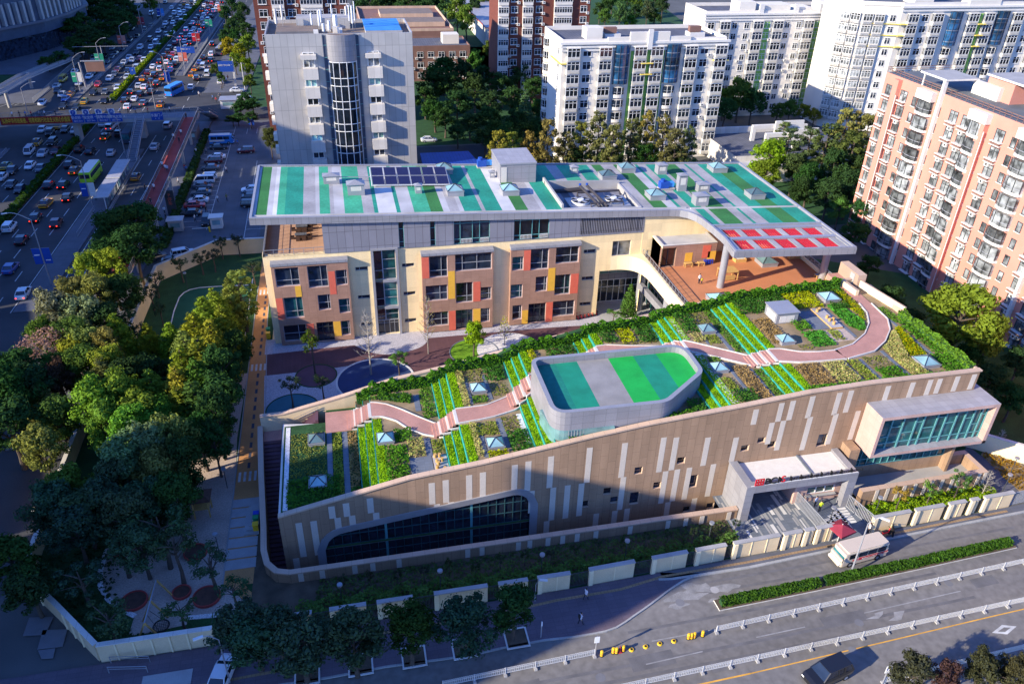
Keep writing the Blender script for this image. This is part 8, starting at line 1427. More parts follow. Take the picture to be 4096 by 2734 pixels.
def put_win(parent, key, o, u, s, z, name=None):
 u=Vector(u).normalized();p=Vector(o)+u*s;me=AC if key=='ac' else WM[key];ob=bpy.data.objects.new(name or('air_conditioner' if key=='ac' else NM[key]), me);COL.objects.link(ob);ob.parent=parent;ob.location=Vector((p.x, p.y, z))-parent.location;ob.rotation_euler=(0, 0, atan2(u.y, u.x));return ob
rw=random.Random(9)
def grid(parent, o, u, cols, z0, pitch, n, acs=.5, skip=None):
 """cols: (distance along the face, kind)"""
 for s, k in cols:
  for i in range(n):
   z=z0+pitch*i
   if skip and skip(s, i):continue
   put_win(parent, k, o, u, s, z)
 for s, k in cols:
  if k in('w2', 'w1', 'wt', 'bayl'):
   for i in range(n):
    if rw.random()<acs and not(skip and skip(s, i)):put_win(parent, 'ac', o, u, s+(1.25 if rw.random()<.7 else-1.25), z0+pitch*i-.55)
def block(name, label, x0, x1, y0, y1, h, m, roof='roof_felt', par=.8, pm=None, cat='apartment block'):
 t=thing(name, label, cat, (x0, y0, 0));MB().box(x0, x1, y0, y1, 0, h, m, roof).build('wall', t)
 mb=MB();mb.wall([(x0+.12, y0+.12), (x1-.12, y0+.12), (x1-.12, y1-.12), (x0+.12, y1-.12)], h+.002, h+par, .25, pm or m, closed=True);mb.build('parapet', t);return t
def P0(px, py, Y):return PY(px, py, Y)
OY=179.5;ox0, ox1, oh=-12.9, 17.7, 32.6
t=block('office_tower', 'grey panelled office tower with a black glass half cylinder and rooftop antennas', ox0, ox1, OY, 196.6, oh, 'office_panel', 'office_floor', .75, None, 'office building')
q=lambda x, y:P0(1000+x/3.356, y/3.356, OY)
cx0, cx1=q(1020, 480).x, q(1405, 460).x;cc=(cx0+cx1)/2;cr=(cx1-cx0)/2;d0, d1=q(960, 470).x, q(1457, 460).x
mb=MB();arc=[(cc-cr*cos(pi*k/12), OY-.02-cr*.62*sin(pi*k/12))for k in range(13)];zc=q(1200, 775).z-.6
mb.prism(arc, zc, oh+.7, 'alu_panel', 'office_floor');mb.build('drum', t, smooth=False)
mb=MB();arc2=[(cc+(x-cc)*.96, OY-.02+(y-OY+.02)*.96)for x, y in arc];mb.prism(arc2, 0, zc-.01, 'glass_dark');mb.build('curved_glass', t)
mb=MB()
for k in(1, 3, 5, 7, 9, 11):mb.bar((*arc[k], 0), (*arc[k], zc), .16, .16, 'frame_white')
z=zc-.1;i=0
while z>.5:mb.tube([(x, y, z)for x, y in arc], .09, 'frame_white', 4);z-=(4.0, 2.0)[i%2]*.82;i+=1
mb.build('glazing_bars', t)
mb=MB()
for a, b in((d0, cx0), (cx1, d1)):
 mb.box(a, b, OY-.05, OY+.3, 0, oh+.4, 'facade_blue')
 for k in range(13):mb.box(a, b, OY-.12, OY-.05, 1+k*2.5, 1.12+k*2.5, 'frame_teal')
 for s in(a, b):mb.box(s-.09, s+.09, OY-.16, OY, 0, oh+.6, 'alu')
mb.build('glass_strip', t)
for(x0, x1), sgn in(((735, 865), 0), ((1600, 1730), 1)):
 xa, xb=q(x0, 905).x-.15, q(x1, 905).x+.15;zt=q(x0, 720 if not sgn else 700).z;pitch=(q(735, 905).z-q(760, 1160).z)if not sgn else(q(1600, 885).z-q(1615, 1135).z)
 MB().box(xa-.5, xb+.4, OY-1.5, OY-.02, zt-1.0, zt-.1, 'coping_pale').build('window_hood', t)
 zs=q(x0, 905 if not sgn else 885).z
 for k in range(7):
  z=zs-k*pitch;mb=MB();mb.face([(xa, OY-.04, z+.05), (xb, OY-.04, z+.05), (xb, OY-.04, z+3.0), (xa, OY-.04, z+3.0)], 'curtain_pale' if k%3==0 else 'glass_light' if k%3==1 else 'glass_dark')
  for f in(0, .5, 1):x=xa+(xb-xa)*f;mb.box(x-.08, x+.08, OY-.2, OY-.03, z, z+3.0, 'frame_white')
  for f in(0, .55, 1):mb.box(xa, xb, OY-.18, OY-.035, z+3*f-.06, z+3*f+.06, 'frame_white')
  mb.build('window', t);MB().box(xa-.25, xb+.55, OY-1.5, OY-.02, z-2.3, z-.05, 'coping_pale').build('balcony_box', t)
mb=MB();mb.box(-6.5, 5, 189, 194.5, oh, oh+2.2, 'office_panel', 'concrete');mb.build('roof_house', t);MB().box(-10.6, 2.6-4.6, 181.5, 188, oh+.02, oh+.9, 'concrete_dark', 'office_floor').build('roof_deck', t)
MB().box(8, 15.8, 181.2, 193.5, oh, oh+.9, 'concrete').box(7.9, 15.6, 181.2, 187.5, oh+.9, oh+1.05, 'blue_sheet').box(7.9, 15.6, 187.6, 193.3, oh+.9, oh+1.3, 'blue_sheet').build('roof_light', t)
for i, (x, y, h, r)in enumerate([(-10.6, 187, 4.5, .28), (-9.5, 192, 4.5, .22), (-1.6, 184, 4.6, .25), (-1.2, 189, 4, .25), (-3.2, 187, 3.6, .2), (.4, 182.5, 2.8, .3), (1.2, 190, 5, .14), (4.4, 193, 4, .25), (10-4.6, 184, 5.5, .2), (4.9, 188, 5, .15), (6, 186.5, 6, .12), (-.8, 181.5, 2.4, .3), (1.8, 186, 3.4, .5)]):
 m='coping_pale' if i in(0, 1, 7)else 'frame_white';MB().cyl(x, y, oh, oh+h*.5, .06, 'steel', 6).cyl(x, y, oh+h*.35, oh+h, r, m, 8).build('antenna', t)
for x, y in((1.6, 184.6), (-2.4, 180.8), (.2, 186.3), (2.6, 183.2)):MB().box(x-.5, x+.5, y-.4, y+.4, oh, oh+1.3, 'white_trim').build('air_conditioner', t)
mb=MB()
for k in range(8):mb.box(ox0-.9, ox0, 181+k%2, 183+k%2, 4+k*3.3, 5.6+k*3.3, 'white_render')
mb.build('side_balcony', t)
def brick(name, label, x0, x1, y0, y1, h, cols, n, z0=2.2, pitch=3.02):
 t=block(name, label, x0, x1, y0, y1, h, 'red_brick')
 for s, k in cols:
  if k in('bw', 'bws'):w=1.55 if k=='bw' else 2.8;MB().box(x0+s-w, x0+s+w, y0-.3, y0-.01, 0, h, 'white_render').build('white_strip', t)
 grid(t, (x0, y0), (1, 0), [(s, k)for s, k in cols if k not in('bw', 'bws')], z0, pitch, n, .8);grid(t, (x0, y0-.3), (1, 0), [(s, k)for s, k in cols if k in('bw', 'bws')], z0, pitch, n, 0)
 return t
t=brick('brick_tower', 'tall red brick apartment tower with white balcony strips behind the office tower', -17.8, 5.6, 225, 243, 42, [(2.2, 'w2'), (6.0, 'bw'), (9.4, 'w2'), (14.4, 'bws'), (19.5, 'w2'), (22.3, 'w1')], 13)
MB().box(-15.6, -14.2, 224.7, 224.8, 4.3, 4.7, 'led_red').build('lit_sign', t)
brick('brick_tower', 'second red brick apartment tower, left of the nearest white block', 50.3, 78.4, 246, 262, 42, [(1.2, 'bw'), (4.6, 'w2'), (8.6, 'bw'), (12.2, 'w2'), (19.5, 'bws'), (26, 'w2')], 13)
t=block('office_block', 'low brown brick office building with rows of small windows behind the office tower', 24, 46.5, 276, 292, 11, 'brown_brick', 'roof_slate', .5, None, 'office building');grid(t, (24, 276), (1, 0), [(2+3.6*k, 'w2')for k in range(6)], 1.2, 3.3, 3, .8)
t2=block('office_block', 'red brown rear roofs with pale parapets above the low brown building', 12, 44, 296, 345, 12.5, 'brown_brick', 'brown_brick', .9, 'coping', 'office building');mb=MB();mb.box(38, 43.5, 281, 286, 11, 14, 'white_render');mb.build('roof_hut', t)
for x0, x1, y0, y1 in((16, 42, 304, 314), (20, 40, 322, 334)):MB().box(x0, x1, y0, y1, 12.6, 14.2, 'coping', 'office_floor').build('roof_hut', t2)
block('workshop', 'long white shed with a pale blue roof behind the bright green tree', 62, 78, 330, 420, 7, 'white_render', 'alu_floor', .3, 'red_panel', 'shed')
block('shed', 'flat pale roofed building between the red tower and the white block', 80, 110, 262, 300, 8, 'concrete', 'alu_floor', .4, 'white_trim', 'shed')
tag(MB().prism([(19, 178), (33, 178), (31.5, 190), (19.5, 190)], 2.2, 3.4, 'blue_roof').box(19.5, 20, 178.5, 189.5, 0, 2.2, 'concrete').box(31, 31.4, 178.5, 189.5, 0, 2.2, 'concrete').build('shed', None), 'low shed with a deep blue roof between the office tower and the school', 'shed')
def white(name, label, x0, x1, y, dep, h, cols, n, z0, pitch, green=None, cents=(), yellow=True, gr=.5):
 t=block(name, label, x0, x1, y, y+dep, h, 'white_render', 'roof_slate', .9, 'white_render');mb=MB()
 for z, d in((h-.2, .75), (h-1.0, .5), (h-1.8, .3)):mb.box(x0-d, x1+d, y-d, y-.01, z, z+.5, 'white_trim')
 mb.build('cornice', t);grid(t, (x0, y), (1, 0), cols, z0, pitch, n, gr)
 return t
h=28.9;x0, x1, y=53.6, 95.2, 187.5;px=lambda a, b:P0(2000+a/1.742, b/1.742, y)
pit=(px(510, 370).z-px(485, 815).z)/5;zt=px(520, 395).z
cols=[(px(510, 350).x-x0, 'bay'), (px(610, 350).x-x0, 'w2'), (px(733, 350).x-x0, 'bay'), (px(975, 350).x-x0, 'bay'), (px(1090, 350).x-x0, 'bay'), (px(1328, 350).x-x0, 'bay'), (px(1425, 350).x-x0, 'w2'), (px(1535, 350).x-x0, 'bay')]
n=int((zt-1)/pit)+1;z0=zt-(n-1)*pit
t=white('white_block', 'nearest white apartment block with two blue glass bays and a green stripe', x0, x1, y, 17, h, cols, n, z0, pit)
for a in(850, 1205):
 xc=px(a, 350).x
 for i in range(n):put_win(t, 'bl' if i>n-4 else 'rw', (x0, y), (1, 0), xc-x0, z0+pit*i-(.4 if i>n-4 else 0))
g0=px(1032, 350).x;mb=MB();mb.box(g0-.75, g0+.75, y-.1, y-.02, 0, h-.3, 'green_render');mb.build('green_stripe', t)
for a in(925, 1140):g1=px(a, 350).x;MB().box(g1-.4, g1+.4, y-.08, y-.02, 1, h-2, 'green_render').build('green_stripe', t)
mb=MB();mb.box(g0-5, g0+5, y-.6, y, h-.5, h+2.4, 'white_render');mb.box(g0-10.5, g0+10.5, y-.5, y, h-.6, h+1.3, 'white_render');mb.box(g0-.6, g0+.6, y-1.0, y-.6, h-1.5, h+3.0, 'white_trim');mb.build('gable', t)
mb=MB();
for z in(h-4.8, h-7.4):mb.box(g0-1.8, g0+1.2, y-1.3, y, z, z+.18, 'yellow_trim')
mb.box(x0-.5, x0+4.4, y-.5, y-.02, h-4.7, h-4.5, 'yellow_trim');mb.box(x0-.5, x0-.01, y, y+9, h-4.7, h-4.5, 'yellow_trim');mb.box(x1-3, x1+1, y-.8, y, h-4.6, h-4.4, 'yellow_trim');mb.build('yellow_ledge', t)
for i in range(n):put_win(t, 'w1', (x0, y+17), (0, -1), 14.2, z0+pit*i);put_win(t, 'rw', (x0, y+17), (0, -1), 3.2, z0+pit*i, 'curved_bay')
MB().box(x0+7, x0+11, y+4, y+8, h, h+2.6, 'white_render').build('roof_house', t)
for x in(x0+12, x0+34):MB().box(x, x+4, y+5, y+8, h, h+1.0, 'white_trim').build('roof_equipment', t);MB().bar((x, y+6, h+1.8), (x+3, y+6, h+1.8), 1.3, 1.3, 'brown_brick').build('water_tank', t)
t=thing('annexe', 'flat dark roofed annexe with white concrete gables right of the nearest white block', 'annexe', (96, 168, 0));a, b=G(2860, 600, 4), G(3190, 560, 4)
MB().box(94.5, 128, 172, 190, 0, 5, 'coping_pale', 'roof_slate').box(92, 118, 166.5, 172, 0, 3.6, 'coping_pale', 'roof_lgrey').box(96, 124, 190, 190.6, 5, 6.6, 'coping_pale').build('wall', t)
for k in range(2):mb=MB();y2=176+k*7;mb.box(112, 113, y2, y2+.8, 5, 9, 'white_trim');mb.box(104, 113, y2, y2+.8, 8, 9, 'white_trim');mb.box(104, 105, y2, y2+.8, 5, 8, 'white_trim');mb.prism([(110, y2-.4), (118, y2-.4), (118, y2), (110, y2)], 7, 10, 'white_trim');mb.build('concrete_frame', t)
h=29.2;x0, x1, y=105.2, 154, 222;pf=lambda a, b:P0(3000+a/1.742, b/1.742, y)
t=white('white_block', 'long white apartment block behind, with a thin green stripe between its bays', x0, x1, y, 15, h, [], 9, 1, 3)
pit=(pf(45, 150).z-pf(-60, 395).z)/3.9 if False else 2.93
grid(t, (x0, y), (1, 0), [(1.9, 'w2'), (6, 'bay'), (9.2, 'w1'), (13, 'w1'), (16.3, 'bay'), (19.4, 'w2'), (22.6, 'bay'), (25.8, 'w1'), (29.5, 'w1'), (32.4, 'bay'), (35.4, 'w2'), (38.5, 'bay'), (41.6, 'w1'), (45, 'w1'), (47.6, 'bayl')], h-3.9-pit*8, pit, 9, .4)
MB().box(x0+18.5, x0+20.3, y-.06, y-.02, 2, h-2, 'green_render').box(x0+34.5, x0+36.3, y-.06, y-.02, 2, h-2, 'green_render').box(x0+42.6, x0+43.4, y-.3, y-.02, 0, h, 'fin_grey').build('green_stripe', t)
mb=MB()
for a, b, zz in((10, 15, 3.2), (17, 26, 2.4), (29, 33, 1.6), (36, 44, 3), (46, 48.5, 5)):mb.box(x0+a, x0+b, y+.3, y+6, h, h+zz, 'white_render')
for a in(16, 27, 35):mb.box(x0+a, x0+a+1.4, y-.5, y, h-.2, h+2.6, 'white_trim')
mb.build('roof_house', t)
h=34.;x0, x1, y=153, 205, 202;t=thing('white_block', 'brilliant sunlit white apartment tower with curved bays, yellow ledges and blue glass', 'apartment block', (x0, y, 0));fp=[(153, 202), (205, 202), (205, 219), (139.5, 219), (139.5, 209.5), (143, 205)]
MB().prism(fp, 0, h, 'white_render', 'roof_slate').build('wall', t);MB().wall([(x-.1, y_)for x, y_ in fp], h, h+1, .3, 'white_render', closed=True).build('parapet', t)
mb=MB()
for z, d in((h-.4, .7), (h-1.3, .4)):mb.box(x0-d, x1, y-d, y-.01, z, z+.5, 'white_trim')
mb.build('cornice', t);f1_=(153, 202);ua=(Vector((153, 202))-Vector((143, 205))).normalized();ub=(Vector((143, 205))-Vector((139.5, 209.5))).normalized()
for i in range(11):
 z=h-3.9-i*2.95
 if z<1:break
 put_win(t, 'w1', (143, 205), ua, 8.3, z);put_win(t, 'bayl', (143, 205), ua, 1.5, z);put_win(t, 'bayl', (143, 205), ua, 4.6, z);put_win(t, 'bayl', (139.5, 209.5), ub, 1.4, z);put_win(t, 'bayl', (139.5, 209.5), ub, 4.2, z)
 for s, k in((3.4, 'bay'), (7.5, 'w2'), (11.2, 'bay'), (22.5, 'bay'), (27.5, 'bay'), (37, 'bay'), (41.5, 'w2'), (45.5, 'bay')):put_win(t, k, f1_, (1, 0), s, z)
 for s in(17, 32):put_win(t, 'bl' if i<3 else 'rw', f1_, (1, 0), s, z-(.4 if i<3 else 0))
 if i in(1, 2, 3):MB().box(x0-.3, x0+3, y-.9, y-.01, z+2.2, z+2.4, 'yellow_trim').bar((152.9, 201.9, z+2.3), (145.5, 204.1, z+2.3), .5, .2, 'yellow_trim').box(x0+24, x0+26.5, y-1.5, y, z+2.1, z+2.3, 'yellow_trim').build('yellow_ledge', t)
MB().box(x0+24.2, x0+25.8, y-.08, y-.02, 1, h-2, 'green_render').build('green_stripe', t);MB().box(x0+6, x0+12, y+4, y+9, h, h+4, 'white_render').box(x0+20, x0+30, y-.4, y+3, h, h+3, 'white_render').build('roof_house', t)
X=104.;h=32.6;y0, y1=60, 137.2;t=thing('orange_block', 'orange apartment block with white curved balconies and curtained windows at the right edge', 'apartment block', (X, y1, 0))
MB().box(X, X+15, y0, y1, 0, h, 'orange_render', 'roof_felt').build('wall', t);u=(0, -1);o=(X, y1)
sy=lambda a, b:y1-PXp(3300+a/2.613, 250+b/2.613, X).y
for k in range(3):
 b0=sy((1290, 2070, 2600)[k]if k<2 else 2500, (180, 560, 760)[k])if k==0 else sy(1290, 180)+k*31
mb=MB();pilas=[sy(1285, 200), sy(1285, 200)+29]
for s in pilas:mb.box(X-.7, X-.01, y1-s-.25, y1-s+.25, 0, h+2.2, 'white_trim')
for s in(4.4, sy(1650, 760)):mb.box(X-.9, X-.01, y1-s-.7, y1-s+.7, 0, h-.4, 'orange_render');mb.box(X-.95, X-.9, y1-s-1.0, y1-s-.85, 0, h-3, 'white_trim')
mb.build('pilaster', t)
NF=11;pt=2.86;zf=h-3.9
cols=[(1.9, 'loft'), (6.4, 'loft'), (9.6, 'wt'), (12.8, 'rb'), (16.2, 'wt'), (20.2, 'loft'), (23.3, 'loft'), (26.5, 'rb'), (31.2, 'loft'), (34.3, 'wt'), (37.4, 'rb'), (41, 'wt'), (44.6, 'loft'), (48, 'loft'), (51.5, 'rb'), (56, 'wt')]
for s, k in cols:
 for i in range(NF):put_win(t, k, o, u, s, zf-pt*i-(.2 if k=='rb' else 0))
shelf=MB();shelf.box(-1.1, 1.1, -.6, 0, -.62, -.5, 'white_trim');shelf.box(-1.15, 1.15, -.65, 0, -.06, .06, 'white_trim');shelf.box(-1.0, 1.0, -.6, -.57, -.4, -.12, 'brown_brick');SHM=mesh_of(shelf, 'shelf');WM['shelf']=SHM;NM['shelf']='window_shelf'
for s, k in cols:
 if k=='loft':
  for i in range(NF):
   put_win(t, 'shelf', o, u, s, zf-pt*i)
   if rw.random()<.6:put_win(t, 'ac', o, u, s+rw.uniform(-.4, .4), zf-pt*i-1.25)
mb=MB();mb.wall([(X+.1, y0), (X+.1, y1-.1), (X+14.9, y1-.1)], h+.5, h+.6, .06, 'brown_brick');mb.wall([(X+.1, y0), (X+.1, y1-.1), (X+14.9, y1-.1)], h+.9, h+1.0, .06, 'brown_brick')
for k in range(60):mb.box(X+.07, X+.13, y1-k*1.28-.03, y1-k*1.28+.03, h, h+1, 'brown_brick')
mb.build('roof_railing', t)
mb=MB()
for s in pilas:yy=y1-s;mb.box(X-.7, X+6, yy-.4, yy+6.5, h+2.2, h+2.5, 'white_trim', 'concrete');mb.box(X+5.5, X+6.3, yy-6, yy+.2, h, h+2.2, 'white_render');mb.box(X+6.3, X+11, yy-8, yy-2, h, h+3.2, 'orange_render', 'concrete');mb.box(X+6, X+12.5, yy-12, yy-1.5, h+3.4, h+3.7, 'white_trim', 'concrete');mb.box(X, X+.2, yy+6, yy+6.2, h, h+2.2, 'white_trim')
for s in(12.8, 26.5, 37.4):mb.box(X-1.1, X-.01, y1-s-2.1, y1-s+2.1, h-1.9, h-.3, 'white_trim')
mb.build('roof_canopy', t)
for k, s in((0, 33.5), ):MB().bar((X+2, y1-s-2, h+1.6), (X+2, y1-s, h+1.6), .45, .45, 'white_trim').bar((X+1.6, y1-s-2, h+.4), (X+1.6, y1-s, h+.4), .1, 1.3, 'panel_solar').build('solar_heater', t)
def ab(a, b):return(a*cos(SUN_AZ)-b*sin(SUN_AZ), a*sin(SUN_AZ)+b*cos(SUN_AZ))
for a0, a1, b0, b1, hh, m, w in((-76, -50, 41.3, 58, 44.5, 'concrete', 'grey shadow casting slab added off the left of the picture, nearest the street'), (-72, -50, 58, 73, 36.5, 'brown_brick', 'brown shadow casting block added off the left of the picture, behind the grey slab'), (-70, -50, 73, 81.5, 33, 'concrete', 'lower grey shadow casting block added off the left of the picture'), (-80, -50, 82.5, 141, 16, 'brown_brick', 'long low brown shadow casting block added off the left of the picture beside the park'), (-84, -60, 142, 186.8, 57.5, 'coping_pale', 'tall pale shadow casting block added off the left of the picture beyond the expressway'), (-90, -60, 193, 253, 44.5, 'concrete', 'broad grey shadow casting slab added off the left of the picture beyond the expressway'), (-90, -66, 293, 330, 36, 'brown_brick', 'brown shadow casting block added off the upper left of the picture'), (-100, -72, 334, 480, 40, 'concrete', 'long grey shadow casting block added off the upper left of the picture')):  # unseen blocks added on the sun side, sized to cast the large shadows
 P=[ab(a0, b0), ab(a1, b0), ab(a1, b1), ab(a0, b1)];t=thing('shadow_block', w, 'shadow block', (*P[0], 0));MB().prism(P, 0, hh, m, 'roof_felt').build('wall', t);mb=MB()
 for k in range(int(hh/3.2)-1):mb.wall([((P[i][0]-(P[i][0]-sum(p[0]for p in P)/4)*-.004), P[i][1]+(P[i][1]-sum(p[1]for p in P)/4)*.004)for i in range(4)], 1.5+k*3.2, 2.9+k*3.2, .3, 'glass_dark', closed=True)
 mb.build('window_band', t)
# FOOTBRIDGES, SHELTERS, SIGNS, SHOPPING CENTRE
fb=thing('footbridge', 'grey footbridge with a red banner and blue road signs crossing the expressway', 'footbridge', (-100, 221, 0))
mb=MB();mb.box(-104, -35.6, 221.3, 226.8, 4.7, 5.5, 'concrete', 'slate');mb.build('deck', fb)
for X_ in(-93, -66.0, -50):MB().box(X_-.6, X_+.6, 222.5, 225.5, 0, 4.7, 'concrete').build('pier', fb)
railing(fb, [(-104, 226.7), (-36, 226.7)], 5.5, 1.1, 2.0);railing(fb, [(-104, 221.4), (-38.6, 221.4)], 5.5, 1.1, 2.0)
mb=MB();mb.box(-38.7, -35.7, 128, 221.3, 5.1, 5.5, 'concrete', 'deck_red');mb.build('walkway', fb)
for yy in(140, 160, 180, 200, 215):MB().box(-37.5, -36.9, yy-.4, yy+.4, 0, 5.1, 'concrete').build('pier', fb)
railing(fb, [(-38.7, 128), (-38.7, 221)], 5.5, 1.1, 1.2, 'glass_curtain');railing(fb, [(-35.7, 128), (-35.7, 221.5), (-35.7, 226.5)], 5.5, 1.1, 1.2, 'glass_curtain')
def stair(x0, x1, ya, yb, za, zb_, n=22):
 mb=MB()
 for k in range(n):y=ya+(yb-ya)*k/n;z=za+(zb_-za)*k/n;mb.box(x0, x1, y, y+(yb-ya)/n, max(0, z-.35), z, 'slate')
 for x in(x0, x1):mb.bar((x, ya, za+1), (x, yb, zb_+1), .08, .08, 'alu');mb.bar((x, ya, za+.1), (x, yb, zb_+.1), .1, .4, 'concrete')
 mb.build('stair', fb)
stair(-50.6, -48.6, 221, 203, 5.4, .2);stair(-95, -92.6, 221, 200, 5.4, .2);stair(-33.5, -31.2, 244, 228, .2, 5.4)if False else stair(-35.4, -33, 226, 240, 5.4, .2)
p, q2=G(30, 478, 5.2), G(312, 466, 5.2);s=221.2
MB().box(p.x, q2.x, s-.15, s-.05, 5.15, 7.0, 'banner_red').build('banner', fb)
tx=text('弘扬中华传统美德，培育和践行社会主义核心价值观', 'banner_text', 1.25, 'text_yellow', (0, 0, 0), RX, None, .02, 'CENTER');tx.parent=fb;w_=tx.dimensions.x or 28;tx.location=Vector(((p.x+q2.x)/2, s-.2, 5.6))-fb.location;tx.scale=((q2.x-p.x)*.95/max(1, max(v.co.x for v in tx.data.vertices)-min(v.co.x for v in tx.data.vertices)), 1.1, 1)
for i, (a, b, num, body)in enumerate(((318, 362, '7', '安贞桥 ↑'), (364, 412, '8', '安定桥 ↑'), (414, 458, '9', '国贸中心'), (460, 508, '10', '通惠河北路 ↗'), (618, 664, '', '东直门 ⊦'))):
 p, q2=G(a, 462, 5.2), G(b, 460, 5.2);t=thing('road_sign', 'blue road sign on the footbridge, '+('first right of the red banner', 'second right of the red banner', 'third right of the red banner', 'fourth right of the red banner, with a slanting arrow', 'apart at the right over the service road')[i], 'sign', (p.x, s-.3, 5.2), group='blue road signs on the footbridge')
 MB().box(p.x, q2.x, s-.3, s-.2, 5.1, 7.2, 'sign_blue').build('sign_plate', t);k=text(body, 'sign_text', .85, 'sign_white', ((p.x+q2.x)/2, s-.33, 6.1), RX, t, .01, 'CENTER', (.9, 1, 1));text('←  →' if not num else '出口 2km', 'sign_text', .5, 'sign_white', ((p.x+q2.x)/2, s-.33, 5.4), RX, t, .01, 'CENTER')
 if num:n=16;cx=(p.x+q2.x)/2-.8;MB().face([(cx+.62*cos(2*pi*j/n), s-.31, 7.75+.62*sin(2*pi*j/n))for j in range(n)], 'sign_blue').box(cx-.8, cx+.8, s-.3, s-.25, 7.1, 8.4, 'sign_white').build('exit_plate', t);text(num, 'sign_text', .8, 'sign_white', (cx, s-.34, 7.45), RX, t, .01, 'CENTER')
rp=[(-100, 238), (-95, 246), (-92.6, 255), (-92.6, 275), (-92, 292), (-90.6, 310), (-89.6, 330)];rb=thing('ramp_bridge', 'grey ramp bridge with lattice railings curving down at the left edge', 'footbridge', (-95, 250, 0))
rz_=lambda x, y:5.5 if y<262 else max(.2, 5.5-(y-262)*.08)
mb=MB();mb.wall(rp, lambda x, y:rz_(x, y)-.45, rz_, 2.8, 'concrete', 'slate');mb.build('deck', rb)
for sg in(-1.35, 1.35):
 mb=MB();P=[(x+sg, y)for x, y in rp];mb.wall(P, lambda x, y:rz_(x, y)+1.0, lambda x, y:rz_(x, y)+1.1, .08, 'alu');mb.wall(P, lambda x, y:rz_(x, y)+.1, lambda x, y:rz_(x, y)+.9, .03, 'frame_grey');mb.build('railing', rb)
for x, y in((-92.6, 258), (-92.6, 280)):MB().cyl(x, y, 0, 5, .5, 'concrete', 12).build('pier', rb)
ar=thing('arch', 'large grey steel arch of the ramp bridge at the left edge', 'arch', (-97, 243, 0));MB().tube([(-104+12*k/14, 243, 5.5+4.2*sin(pi*min(1, (k+5)/19)))for k in range(15)], .3, 'alu', 8).build('arch_rib', ar)
for i, (a, b)in enumerate(((172, 183.2), (184, 196.5))):
 t=thing('bus_shelter', ('nearer', 'farther')[i]+' bus shelter with a long white roof on the traffic island', 'bus shelter', (-50, a, 0), group='bus shelters');MB().box(-51.2, -48.3, a, b, 2.75, 2.95, 'white_trim', 'alu_floor').build('roof', t)
 for k in range(3):MB().box(-49, -48.9, a+.8+k*(b-a-2.6)/2, a+2.2+k*(b-a-2.6)/2, .5, 2.6, 'glass_sky').build('advert_panel', t)
 mb=MB();
 for k in range(5):yy=a+.3+k*(b-a-.6)/4;mb.box(-49.3, -49.15, yy-.08, yy+.08, .16, 2.75, 'frame_white')
 mb.build('posts', t)
tag(bars('platform_railing', [(-48.2, 160), (-48.0, 205)], .16, 1.0, 'frame_grey', None, .5, .05), 'thin grey railing along the bus platform', 'railing')
tag(bars('platform_railing', [(-51.7, 158), (-51.5, 172)], .16, 1.0, 'frame_grey', None, .5, .05), 'thin grey railing at the near tip of the bus platform', 'railing')
for xo, ya, yb, w in((-50.4, 292, 420, 'right of the expressway'), (-53.1, 292, 420, 'left rail of the right hand island'), (-76.7, 272, 420, 'left of the expressway')):
 tag(bars('guard_rail', [(HX(xo, ya), ya), (HX(xo, yb), yb)], .16, .9, 'kerb', None, 1.2, .12), 'pale guard rail '+w, 'guard rail')
for x, y0_, y1_, m, lab in((-87.3, 262, 318, 'kerb', 'white fence along the pavement beside the curved ramp bridge'), ):tag(bars('fence', [(x, y0_), (x, y1_)], .1, 1.5, m, None, .9, .1), lab, 'fence')
tag(bars('fence', [(-81, 150), (-80.8, 215)], .1, 1.1, 'frame_grey', None, .9, .07), 'grey fence along the pavement below the footbridge at the left', 'fence')
def kiosk(g, lx, ly, h, m, roof, lab):
 t=thing('kiosk', lab, 'kiosk', g);MB().box(g.x-lx/2, g.x+lx/2, g.y, g.y+ly, .1, h, m).build('wall', t);MB().box(g.x-lx/2-.3, g.x+lx/2+.3, g.y-.3, g.y+ly+.3, h, h+.2, roof).build('roof', t);MB().box(g.x-lx*.35, g.x+lx*.35, g.y-.03, g.y-.005, h*.4, h*.8, 'glass_sky').build('window', t)
kiosk(C(*U1, 1595, 760), 4.4, 4.4, 2.5, 'frame_white', 'alu', 'small white guard booth with a grey roof at the junction');kiosk(C(*DL, 1165, 130), 2.6, 2, 2.4, 'concrete', 'roof_lgrey', 'grey kiosk at the car park exit');kiosk(C(*DL, 1435, 110), 2.2, 1.8, 2.4, 'white_trim', 'white_trim', 'white ticket booth beside the car park barrier');kiosk(C(*U1, 1345, 980), 1.8, 8, 2.3, 'concrete_dark', 'slate', 'long dark bus shelter on the pavement beside the red walkway')
bf=C(*DL, 1385, 130);tag(MB().bar((bf.x-3.2, bf.y, 1), (bf.x, bf.y, 1), .1, .12, 'white_trim').box(bf.x-.1, bf.x+.2, bf.y-.15, bf.y+.15, .1, 1.2, 'yellow_plastic').build('barrier_arm', None), 'white barrier arm at the car park exit', 'barrier')
g=C(*U1, 600, 608);t=thing('billboard', 'large dark billboard on a bent grey steel post left of the expressway', 'billboard', g);MB().tube([g, g+Vector((-.3, 0, 7.6)), g+Vector((.5, 0, 8))], .3, 'alu', 8).bar(g+Vector((.2, 0, 8)), g+Vector((7, 0, 8)), .35, .35, 'alu').build('frame', t);MB().box(g.x+1.4, g.x+6.8, g.y-.15, g.y+.1, 4.8, 7.7, 'brown_brick').box(g.x+1.2, g.x+7, g.y+.1, g.y+.2, 4.6, 7.9, 'alu').build('panel', t)
